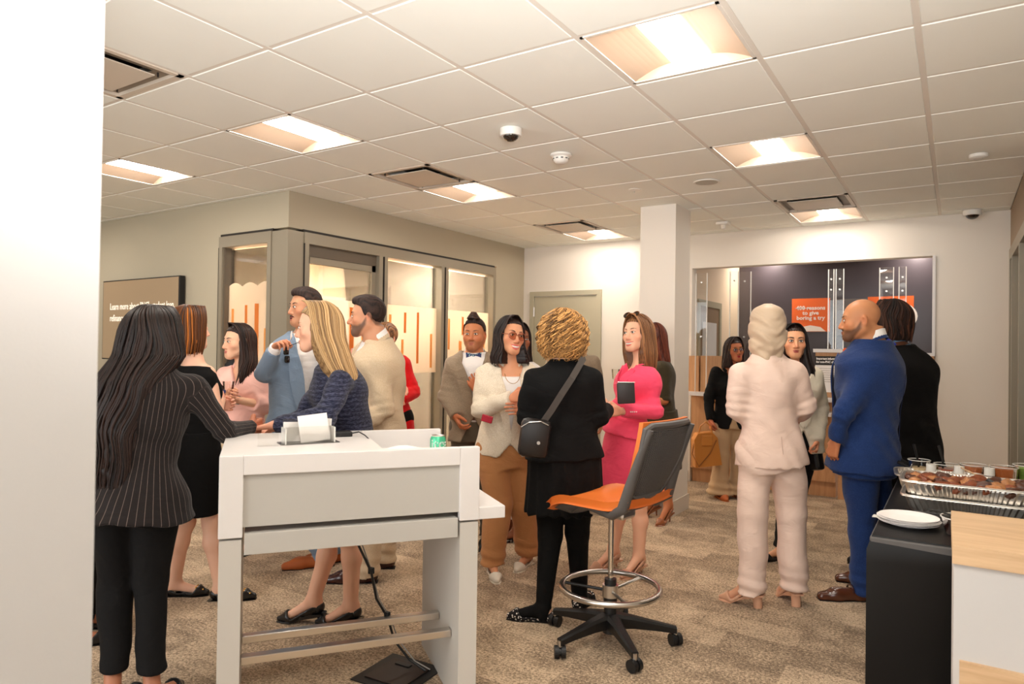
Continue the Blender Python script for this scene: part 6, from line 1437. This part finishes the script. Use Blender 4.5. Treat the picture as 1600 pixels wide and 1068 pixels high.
# --- 12 hidden woman with white trousers behind 9
p = Person('woman in white wide trousers and dotted flats hidden behind the cream blazer', 806, 5.35, 0, 1.66, skin=(150, 92, 62), J=dict(anL=(806, 806, -.1), anR=(797, 812, -.0), head=(811, 530, 0), shL=(838, 580, 0), shR=(778, 580, 0)), head_yaw=20)
p.toe = {'L': dirv(290), 'R': dirv(285)}
p.body(); p.top('top', F_WSK, off=.014, lo=-.12, hi=.47, sleeve=(.06, .055, .05), seed=19); p.trousers(F_WSK, r=(.10, .085, .085), hem=.18, seed=20); [p.shoe(a, L_DOT, 'flat') for a in 'LR']; p.face()
cap_hair(p.HF, p.base, p.par, HB, hs=p.hs, t=.006, hl=(-.1, -.1, -.06, -.01, .05, .068, .074), name='scalp_hair'); long_hair(p.HF, p.base, p.par, HB, BACKHAIR+[(-.1, .10, .1, 0, -.02), (-.2, .115, .10, 0, -.02)], opening=.9, n=90)
# --- 9 cream blazer
p = Person('smiling woman in cream blazer with large glasses and camel trousers', 797, 4.48, 18, 1.66, skin=(216, 152, 114), bulk=1.0,
    J=dict(pel=(790, 688, .05), neck=(796, 566, 0), shL=(829, 584, .05), shR=(757, 582, -.02), elR=(750, 640, -.1), wrR=(800, 622, -.30), elL=(842, 645, 0), wrL=(815, 640, -.25), knL=(818, 785, .1), knR=(778, 785, 0), anL=(824, 868, .20), anR=(770, 880, .0)), head=(797, 524, -.03), head_yaw=28, head_roll=-7, hs=1.03)
p.toe = {'L': dirv(335), 'R': dirv(10)}
p.body(); p.face(brow=(44, 28, 22), lip=(206, 92, 88), smile=1, iris=(54, 32, 22)); glasses(p.HF, p.base, p.par, mat('rose_frames', srgb(150, 84, 62), .3), w=.029, hh=.023, rim=.0022, lens=clear('tinted_lens', (.92, .78, .70, 1), .1), up=-.002)
p.top('top', F_WHITE, off=.012, lo=-.05, hi=.42, arms='', fold=.003); p.trousers(F_CAMEL, r=(.115, .092, .078), hem=.07, fold=.006, seed=21)
p.top('blazer', F_CREAM, off=.030, lo=-.07, hi=.475, sleeve=(.070, .064, .054), vneck=(.07, .02), open_w=.08, flare=.08, fold=.006, seed=22); p.lapels(F_CREAM, .07, .02, .032, w=.02)
for a in 'LR': p.shoe(a, L_IV, 'flat', sole=L_IV)
cap_hair(p.HF, p.base, p.par, HB, hs=p.hs, t=.006, hl=(-.1, -.1, -.06, .0, .05, .069, .075), seed=9)
long_hair(p.HF, p.base, p.par, HB, [(.130, .086, .104, 0, -.012), (.045, .090, .106, 0, -.012), (-.06, .098, .10, 0, -.015), (-.14, .125, .10, .0, -.005), (-.20, .125, .09, 0, .01)], opening=.95, n=150, wave=.12, wk=40, r=.0056, tones=(0, .6), seed=7, ragged=.05)
for q in (-1, 1): MB().tube([Vector(p.HF.p(q*.084, -.0+.012*math.sin(a), -.055+.016*math.cos(a))-p.base) for a in [k*math.pi/6 for k in range(12)]], .0022, n=5, closed=True).build('earring', GOLD, p.par)
MB().tube([Vector(p.surf(.05*math.cos(a), .44*p.TL-.06*math.sin(a), .016)[0]-p.base) for a in [k*math.pi/10 for k in range(11)]], .0016, n=4).build('necklace', GOLD, p.par)
pk = tag(MB().box(-.035, .035, -.006, .006, -.022, .022, .005).build('wallet', mat('crimson', srgb(170, 22, 44), .4)), 'crimson wallet tucked in the cream blazer pocket', 'wallet'); pk.location = at(761, 654, 4.24); pk.rotation_euler = (0, .25, .4)
# --- 11 man behind the curly woman
p = Person('man in grey jacket almost hidden behind the curly haired woman', 893, 6.3, 0, 1.70, 'm', skin=(196, 140, 104), J=dict(shL=(929, 562, 0), shR=(862, 562, 0), head=(890, 524, 0))); p.body(); p.face(); cap_hair(p.HF, p.base, p.par, HSH, t=.008)
p.top('jacket', F_GREY, off=.028, lo=-.15, hi=.515, sleeve=(.07, .06, .05), seed=23); p.trousers(F_BLK); [p.shoe(a, L_BLK, 'oxford') for a in 'LR']
# --- 10 curly woman in black
p = Person('woman with curly golden hair in black outfit seen from behind', 880, 3.80, 182, 1.66, skin=(226, 180, 150), bulk=1.2,
    J=dict(pel=(882, 696, 0), neck=(880, 566, 0), shL=(833, 590, -.02), shR=(926, 590, 0), elL=(822, 652, .0), wrL=(842, 668, .28), elR=(935, 650, .02), wrR=(948, 640, .26), knL=(860, 836, 0), knR=(902, 832, .04), anL=(848, 946, -.08), anR=(906, 928, .10)), head=(879, 519, 0), head_yaw=176, shoulder=1.05)
p.toe = {'L': dirv(262), 'R': dirv(150)}; p.hands = {'R': dict(curl=.6), 'L': dict(curl=.6)}
p.body(bust=0, legw=.66); TIGHTS = fabric('black_tights', srgb(9, 8, 8), bump=.05, sheen=0); p.trousers(TIGHTS, r=(.092, .066, .040), hem=.014, foot=1, fold=.001, name='tights', off=.004)
p.skirt(F_BLK2, lo=-.36, r0=(.215, .175), hi=.15, pleat=.006, seed=24, shift=(.01, 0)); p.top('top', F_BLK2, off=.026, lo=-.07, hi=.52, sleeve=(.072, .062, .052), cuff=.95, flare=.10, fold=.005, seed=25)
for a in 'LR': p.shoe(a, L_DOT, 'flat', sole=SOLE)
cap_hair(p.HF, p.base, p.par, HCU, hs=p.hs, t=.006, hl=(-.1, -.1, -.06, -.01, .05, .068, .074), name='scalp_hair'); long_hair(p.HF, p.base, p.par, HCU, [(.135, .104, .115, 0, -.012), (.05, .115, .125, 0, -.012), (-.03, .122, .125, 0, -.015), (-.10, .115, .11, 0, -.015), (-.16, .085, .085, 0, -.02)], opening=.6, n=460, wave=.02, wk=44, curl=.020, r=.0036, tones=(0, .85), seed=8, ragged=.06, nseg=34)
Bf = p.TFr; S_ = [Bf.p(-.07, -.10, .47)-p.base, Bf.p(-.055, -.155, .40)-p.base, Bf.p(.02, -.175, .25)-p.base, Bf.p(.10, -.18, .10)-p.base]
cbg = thing('crossbody_bag', 'black crossbody bag on the back of the curly haired woman', 'bag', p.base)
b_e = v3(at(848, 660, 3.56)); pth = [(x+p.base, -Bf.f) for x in [Bf.p(-.105, .02, .50)-p.base, Bf.p(-.10, -.085, .485)-p.base]]+[(v3(at(894, 590, 3.585)), -Bf.f), (v3(at(877, 616, 3.565)), -Bf.f), (v3(at(862, 640, 3.56)), -Bf.f), (b_e, -Bf.f)]
p.strip('strap', mat('strap_grey', srgb(58, 50, 44), .6), pth, .017, .003, par=cbg)
Mx = Matrix(((RH[0], FH[0], 0), (RH[1], FH[1], 0), (0, 0, 1))).to_4x4(); cb_ = Vector(v3(at(835, 684, 3.55))-p.base)
bg = MB(); bg.box(-.078, .078, -.035, .035, -.10, .10, .03); bg.build('bag_body', mat('bag_nylon', srgb(26, 20, 18), .45), cbg, smooth=True, M=Matrix.Translation(cb_) @ Mx @ Matrix.Rotation(.12, 4, 'Y')); MB().tube([(-.07, -.036, .06), (-.03, -.04, .085), (.03, -.04, .09), (.07, -.036, .07)], .003, n=5).build('zip', STEEL, cbg, M=Matrix.Translation(cb_) @ Mx); MB().tube([(.012*math.cos(a), 0, .012*math.sin(a)) for a in [k*math.pi/5 for k in range(10)]], .0028, n=5, closed=True).build('ring', STEEL, cbg, M=Matrix.Translation(Vector(b_e-p.base)) @ Mx); MB().cyl((.02, -.037, -.02), (.02, -.041, -.02), .009, n=12).build('stud', STEEL, cbg, M=Matrix.Translation(cb_) @ Mx)
# --- 14 olive dress (behind magenta)
p = Person('auburn haired woman in olive dress and brown heels beside the column', 1037, 5.92, 282, 1.66, skin=(190, 118, 76), heel=.08,
    J=dict(pel=(1034, 655, 0), neck=(1030, 560, 0), shL=(1036, 572, -.15), shR=(1020, 570, .18), elL=(1038, 625, -.15), wrL=(1003, 636, -.25), elR=(1000, 620, .15), wrR=(972, 598, -.1), anL=(1044, 792, -.02), anR=(1022, 786, .2), knL=(1036, 728, 0), knR=(1028, 728, .1)), head=(1020, 527, 0), head_yaw=272)
p.toe = {'L': dirv(318), 'R': dirv(300)}; p.hands = {'R': dict(curl=.7)}
p.body(legw=1); p.top('dress', F_OLIVE, off=.012, lo=-.1, hi=.47, sleeve=(.055, .05, .045), cuff=.5, seed=26); p.skirt(F_OLIVE, lo=-.42, r0=(.17, .15), seed=27); [p.shoe(a, mat('tan_leather', srgb(150, 88, 52), .3, coat=.4), 'pump', heelm='stiletto') for a in 'LR']
p.face(); cap_hair(p.HF, p.base, p.par, HAU, hs=p.hs, t=.006, hl=(-.1, -.1, -.06, -.01, .05, .068, .074), name='scalp_hair'); long_hair(p.HF, p.base, p.par, HAU, BACKHAIR+[(-.08, .095, .10, 0, -.03), (-.2, .10, .08, 0, -.07), (-.30, .09, .06, 0, -.09)], opening=1.0, n=120, wave=.05)
cu = thing('plastic_cup', 'small clear cup held up left of the woman in hot pink', 'cup', at(962, 584, 5.7)); MB().lathe([(0, -.04), (.026, -.04), (.034, .04), (.032, .04), (.025, -.038)], n=18).build('cup', CUP, cu, smooth=True)
# --- 13 hot pink
p = Person('smiling woman in hot pink suit with sunglasses on her head', 990, 4.56, 300, 1.68, skin=(238, 182, 150), heel=.05,
    J=dict(pel=(982, 668, .02), neck=(1003, 566, 0), shL=(1018, 588, -.10), shR=(982, 584, .18), elL=(1022, 642, -.14), wrL=(968, 642, -.25), elR=(975, 632, .2), wrR=(955, 640, .05), knL=(998, 790, -.0), knR=(966, 785, .08), anL=(998, 882, -.02), anR=(958, 868, .1)), head=(996, 521, 0), head_yaw=312, head_pitch=3, head_roll=4, hs=1.02)
p.toe = {'L': dirv(315), 'R': dirv(300)}; p.hands = {'L': dict(curl=.6), 'R': dict(curl=.5)}
p.body(legw=1); p.face(brow=(96, 62, 40), lip=(208, 104, 92), smile=1, iris=(70, 60, 44))
p.top('jacket', F_MAG, off=.024, lo=-.055, hi=.475, sleeve=(.068, .060, .050), cuff=.95, vneck=(.05, .2), flare=.22, fold=.007, seed=28, waist=.92); p.lapels(F_MAG, .05, .2, .028, w=.02); p.skirt(F_MAG, lo=-.42, r0=(.165, .14), seed=29, fold=.004)
for k in range(4): MB().sph(Vector(p.J['wrL']*.72+p.J['elL']*.28-FH*.052-p.base)+Vector(nrm(p.J['elL']-p.J['wrL']))*(k*.014), .0045, n=8).build('cuff_button', PLASTIC_W, p.par)
for a in 'LR': p.shoe(a, L_NUDE, 'pump', heelm='stiletto')
cap_hair(p.HF, p.base, p.par, HBR, hs=p.hs, t=.006, hl=(-.1, -.1, -.06, -.01, .05, .068, .074), name='scalp_hair'); long_hair(p.HF, p.base, p.par, HBR, [(.132, .088, .106, 0, -.012), (.045, .094, .108, 0, -.014), (-.05, .104, .105, 0, -.02), (-.13, .115, .10, 0, -.03), (-.22, .105, .085, 0, -.04), (-.27, .09, .07, 0, -.05)], opening=.86, n=210, wave=.04, r=.0052, tones=(.05, 1), seed=9, ragged=.07)
F = p.HF; P_ = lambda a, b_, c: Vector(F.p(a, b_, c)); sgl = thing('sunglasses', 'tortoiseshell sunglasses worn on top of the hot pink woman head', 'sunglasses', (0, 0, 0)); TORT = mat('tortoise', srgb(112, 62, 24), .2, var=.5, vscale=90)
for q in (-1, 1):
    g = MB().tube([P_(q*.036+.026*math.cos(a), .062+.012*math.sin(a), .122+.018*math.sin(a)*-1) for a in [k*math.pi/9 for k in range(18)]], .003, n=6, closed=True); g.build('rim', TORT, sgl, smooth=True)
    MB().tube([P_(q*.036, .062, .121), P_(q*.036, .064, .123)], .024, n=16).build('lens', mat('dark_lens', srgb(20, 16, 14), .08), sgl); MB().tube([P_(q*.062, .055, .118), P_(q*.092, .0, .08), P_(q*.094, -.03, .05)], .0025, n=6).build('temple', TORT, sgl)
MB().tube([P_(-.010, .070, .125), P_(.010, .070, .125)], .003, n=6).build('bridge', TORT, sgl)
cl_ = thing('clutch_bag', 'small dark grey clutch held against the hot pink sleeve', 'bag', at(978, 613, 4.24)); MB().box(-.054, .054, -.014, .014, -.068, .062, .008).build('pouch', mat('grey_leather', srgb(52, 48, 48), .45, bump=.2), cl_, smooth=True, M=Mx @ Matrix.Rotation(-.06, 4, 'Y')); MB().tube([(-.054, -.01, .064), (.054, -.01, .064)], .003, n=5).build('zip', STEEL, cl_, M=Mx)
# --- 15 black blazer by the counter
p = Person('woman with round glasses in black blazer and flared khaki trousers', 1138, 6.9, 10, 1.53, skin=(180, 108, 72),
    J=dict(shR=(1118, 578, 0), shL=(1164, 578, 0), elR=(1107, 620, 0), wrR=(1110, 656, -.05)), head=(1147, 546, -.02), head_yaw=8, head_roll=5)
p.hands = {'R': dict(curl=.9, up=-RH)}
p.body(); p.face(brow=(28, 18, 16), lip=(160, 24, 34)); glasses(p.HF, p.base, p.par, GOLD, w=.026, hh=.024, lens=clear('lens_blue', (.85, .9, 1, 1), .6))
p.top('top', F_WHITE, off=.001, lo=-.1, hi=.44, arms=''); p.top('blazer', F_BLK, off=.026, lo=-.15, hi=.475, sleeve=(.064, .056, .046), vneck=(.05, .05), open_w=.05, flare=.05, seed=30); p.lapels(F_BLK, .05, .05, .03)
p.trousers(F_KHAKI, r=(.105, .08, .075), hem=.05, flare=.125, fold=.007, seed=31); [p.shoe(a, L_TAN, 'flat') for a in 'LR']
cap_hair(p.HF, p.base, p.par, HB, t=.005); long_hair(p.HF, p.base, p.par, HB, BACKHAIR+[(-.08, .10, .10, 0, -.02), (-.2, .11, .08, 0, -.03)], opening=.85, n=90, wave=.05)
hb = thing('handbag', 'camel leather handbag held low by the woman in black blazer', 'bag', at(1102, 700, 6.8)); o = MB(); o.prism([(-.13, -.17), (.13, -.17), (.115, .10), (.07, .16), (-.07, .16), (-.115, .10)], -.06, .06); o.build('bag_body', L_BAG, hb, M=Mx @ Matrix.Rotation(math.radians(90), 4, 'X') @ Matrix.Rotation(.12, 4, 'Z'))
MB().box(-.06, .05, -.075, -.06, .03, .14, .01).build('flap', L_BAG, hb, M=Mx); MB().tube([(-.07, 0, .13), (-.05, 0, .22), (.0, 0, .26), (.05, 0, .22), (.07, 0, .13)], .008, n=8).build('handle', L_BAG, hb, M=Mx); MB().tube([(-.11, -.03, .1), (-.14, -.04, -.05), (-.08, -.07, -.17), (.03, -.065, -.04), (.09, -.065, .09)], .006, n=6).build('strap', mat('dark_camel', srgb(140, 84, 34), .5), hb, M=Mx)
# --- 17 ivory blazer
p = Person('black haired woman in ivory blazer facing us behind the pale pink suit', 1242, 5.0, 348, 1.64, skin=(224, 164, 124),
    J=dict(shL=(1275, 584, 0), shR=(1215, 580, 0), elL=(1283, 640, .02), wrL=(1277, 688, -.08), neck=(1244, 572, 0), anR=(1222, 852, -.1), anL=(1238, 842, .0), knL=(1248, 750, 0), knR=(1232, 755, 0)), head=(1240, 533, -.02), head_yaw=348, hs=1.05)
p.toe = {'L': dirv(295), 'R': dirv(290)}; p.hands = {'L': dict(curl=.8)}
p.body(); p.face(brow=(16, 10, 10), lip=(176, 84, 76), iris=(40, 24, 18), browr=.0042, lash=1.8)
p.top('top', F_BLK, off=.010, lo=-.1, hi=.43, arms=''); p.top('blazer', F_IVORY, off=.028, lo=-.15, hi=.475, sleeve=(.066, .058, .050), vneck=(.05, .05), open_w=.05, flare=.05, seed=32); p.lapels(F_IVORY, .05, .05, .03)
for k in range(4): MB().sph(Vector(p.J['wrL']+RH*.05-p.base)+Vector((0, 0, .02+.02*k)), .007, n=8).build('cuff_button', GOLD, p.par)
p.trousers(F_BLK, r=(.10, .07, .055), hem=.09, seed=33); [p.shoe(a, L_BLK, 'pump') for a in 'LR']
cap_hair(p.HF, p.base, p.par, HB, hs=1.05, t=.006, seed=11, hl=(-.1, -.1, -.06, .0, .05, .068, .074)); long_hair(p.HF, p.base, p.par, HB, BACKHAIR+[(-.08, .108, .10, 0, -.02), (-.2, .13, .10, .01, 0), (-.32, .12, .10, .02, .02)], opening=.95, n=150, wave=.02, tones=(0, .35), hs=1.05)
bb = tag(MB().box(-.05, .07, -.04, .04, -.08, .08, .02).build('shoulder_bag', L_BLK), 'black bag under the hand of the woman in ivory', 'bag'); bb.location = at(1270, 717, 4.95); bb.rotation_euler = (0, -.2, -.57)
# --- 16 pale pink suit, headscarf
p = Person('woman in pale pink suit and taupe headscarf seen from behind', 1204, 3.98, 178, 1.67, skin=(206, 150, 118), heel=.078, bulk=1.0,
    J=dict(pel=(1204, 690, .02), neck=(1198, 556, .02), shL=(1155, 580, -.02), shR=(1244, 580, .0), elL=(1150, 638, -.0), wrL=(1168, 652, .30), elR=(1258, 632, .02), wrR=(1248, 650, .28), knL=(1176, 800, 0), knR=(1236, 802, .02), anL=(1176, 918, .0), anR=(1240, 920, .04)), head=(1198, 511, .02), head_yaw=180)
p.toe = {'L': dirv(235), 'R': dirv(185)}; p.hands = {'R': dict(curl=.6), 'L': dict(curl=.6)}
p.body(bust=0); p.top('blazer', F_PALE, off=.030, lo=-.13, hi=.52, sleeve=(.074, .066, .058), cuff=.95, flare=.07, fold=.006, seed=34, waist=1.0, h=.009); p.collar(F_PALE, r=.072, h=.034, opening=.7, tilt=.02)
p.trousers(F_PALE, r=(.110, .084, .078), hem=.085, fold=.008, seed=35); 
p.strip('back_seam', mat('seam_shadow', srgb(196, 166, 150), .9), [p.surf(.0, z, .036, back=True) for z in (.05, .0, -.05, -.10)], .0012, .0015)
for a in 'LR': p.shoe(a, L_NUDE, 'pump', sole=L_NUDE)
fd = Field(p.HF.o-np.array([.2, .2, .28]), p.HF.o+np.array([.2, .2, .18]), .0062); HFr = Frame(p.HF.o, p.HF.s, p.HF.f, ZU)
fd.add(loft(HFr, [(.136, .006, .008, 0, -.015), (.133, .032, .038, 0, -.015), (.122, .058, .07, 0, -.015), (.10, .084, .10, 0, -.012), (.05, .098, .115, 0, -.012), (0, .102, .118, 0, -.012), (-.06, .104, .115, 0, -.012), (-.11, .098, .10, 0, -.012), (-.15, .082, .085, 0, -.01), (-.19, .088, .085, 0, 0)]), 0, full=True)
def sfold(X, Y, Z):
    a, b, c = HFr.lc(X, Y, Z); low = np.clip((.10-c)/.14, .0, 1); aa = np.sqrt((a+.012)**2+.0004)
    return low*.0065*np.sin(62*(c-1.0*aa)+1.2*np.sin(16*a+2))+low*.003*np.sin(130*(c-.8*aa)+2*np.sin(22*a))+.005*np.clip((-.10-c)/.03, 0, 1)*np.sin(75*a+20*c)
fd.disp(sfold)
p.mesh(fd, 'headscarf', F_SCARF)
# --- 18 bald man navy
p = Person('bald bearded man in navy suit with orange tie and brown shoes', 1352, 4.10, 252, 1.76, 'm', skin=(196, 134, 92), bulk=1.05,
    J=dict(pel=(1352, 692, .02), neck=(1362, 538, 0), shL=(1347, 592, -.14), shR=(1386, 580, .16), elL=(1318, 648, -.16), wrL=(1306, 688, -.10), elR=(1385, 640, .25), wrR=(1350, 680, .30), knL=(1346, 800, -.02), knR=(1372, 795, .2), anL=(1350, 922, 0), anR=(1378, 895, .28)), head=(1344, 500, 0), head_yaw=250, head_pitch=-3)
p.toe = {'L': dirv(268), 'R': dirv(255)}; p.hands = {'L': dict(curl=.5, up=RH*-1+FH*-.3)}
p.body(beard=.8, hd=(58, 36, 24)); p.face(brow=(60, 40, 28), lip=(150, 90, 72))
p.top('shirt', F_WHITE, off=.001, lo=.14, hi=.52, arms='', fold=.002); p.collar(F_WHITE, r=.070, h=.045, opening=.3, tilt=.02); p.tie(fabric('orange_tie', srgb(226, 92, 34), rough=.5), .012)
p.top('jacket', F_NAVY, off=.028, lo=-.13, hi=.52, sleeve=(.074, .062, .050), vneck=(.075, .05), open_w=.06, flare=.06, fold=.006, seed=36, waist=.95); p.lapels(F_NAVY, .075, .05, .032)
p.trousers(F_NAVY, r=(.108, .080, .064), hem=.05, fold=.006, seed=37); [p.shoe(a, L_BRN, 'oxford', sole=SOLE, size=1.08) for a in 'LR']
p.strip('back_seam', mat('seam_navy', srgb(16, 32, 70), .9), [p.surf(.0, z*p.TL, .031, back=True) for z in (.36, .28, .18, .08, .0, -.08, -.12)], .0014, .002)
q = p.toe['L']; a_ = p.J['anL']; MB().tube([Vector(np.array([a_[0], a_[1], 0])+q*.08+np.cross(ZU, q)*(.045*math.cos(t))+ZU*(.055+.035*math.sin(t))-p.base) for t in [math.pi*k/8 for k in range(9)]], .006, n=6).build('shoe_strap', L_OX, p.par)
tag(MB().box(-.02, .02, -.002, .002, -.02, .02).build('pocket_square', PAPER), 'white pocket square on the navy jacket front', 'pocket square').location = at(1317, 566, 4.04)
# --- 19 man with locs
p = Person('man with shoulder length locs in black suit beyond the food table', 1398, 4.78, 208, 1.78, 'm', skin=(110, 66, 44), bulk=1.08,
    J=dict(pel=(1408, 692, 0), neck=(1398, 546, 0), shL=(1352, 574, 0), shR=(1434, 580, .02), elR=(1444, 640, .05), wrR=(1430, 690, .2), elL=(1355, 640, .1), wrL=(1370, 690, .2)), head=(1393, 498, 0), head_yaw=215)
p.toe = {'L': dirv(240), 'R': dirv(220)}
p.body(); p.face(); p.top('shirt', fabric('sky_shirt', srgb(130, 170, 206)), off=.001, lo=.14, hi=.52, arms='', fold=.002); p.collar(fabric('sky_shirt', srgb(130, 170, 206)), r=.072, h=.04, opening=.3); 
p.top('jacket', F_BLK, off=.030, lo=-.13, hi=.52, sleeve=(.076, .066, .052), vneck=(.07, .05), flare=.05, fold=.006, seed=38); p.trousers(F_BLK, r=(.108, .08, .07), seed=39); [p.shoe(a, L_BLK, 'oxford', sole=SOLE) for a in 'LR']
cap_hair(p.HF, p.base, p.par, HLOC, hs=p.hs, t=.006, hl=(-.1, -.1, -.06, -.01, .05, .068, .074), name='scalp_hair'); long_hair(p.HF, p.base, p.par, HLOC, [(.135, .095, .11, 0, -.012), (.05, .105, .118, 0, -.012), (-.05, .118, .118, 0, -.012), (-.17, .118, .105, 0, -.015)], opening=.7, n=170, r=.0075, tones=(0, .45), seed=12, ragged=.13, dread=1, wave=.10, kink=.8, streak=lambda ph, rs, t: .95 if rs.rand() < .15 else t)
b_ = MB(); b_.tube([Vector(v3(at(1386, 530, 4.58))-p.base), Vector(v3(at(1396, 538, 4.56))-p.base), Vector(v3(at(1388, 548, 4.56))-p.base)], [.012, .02, .012], n=8); b_.build('blue_scarf', fabric('royal_scarf', srgb(30, 50, 170)), p.par, smooth=True)
print('people built in', round(_t.time()-_t0, 1), 's', sum(len(o.data.polygons) for o in bpy.data.objects if o.type == 'MESH'))
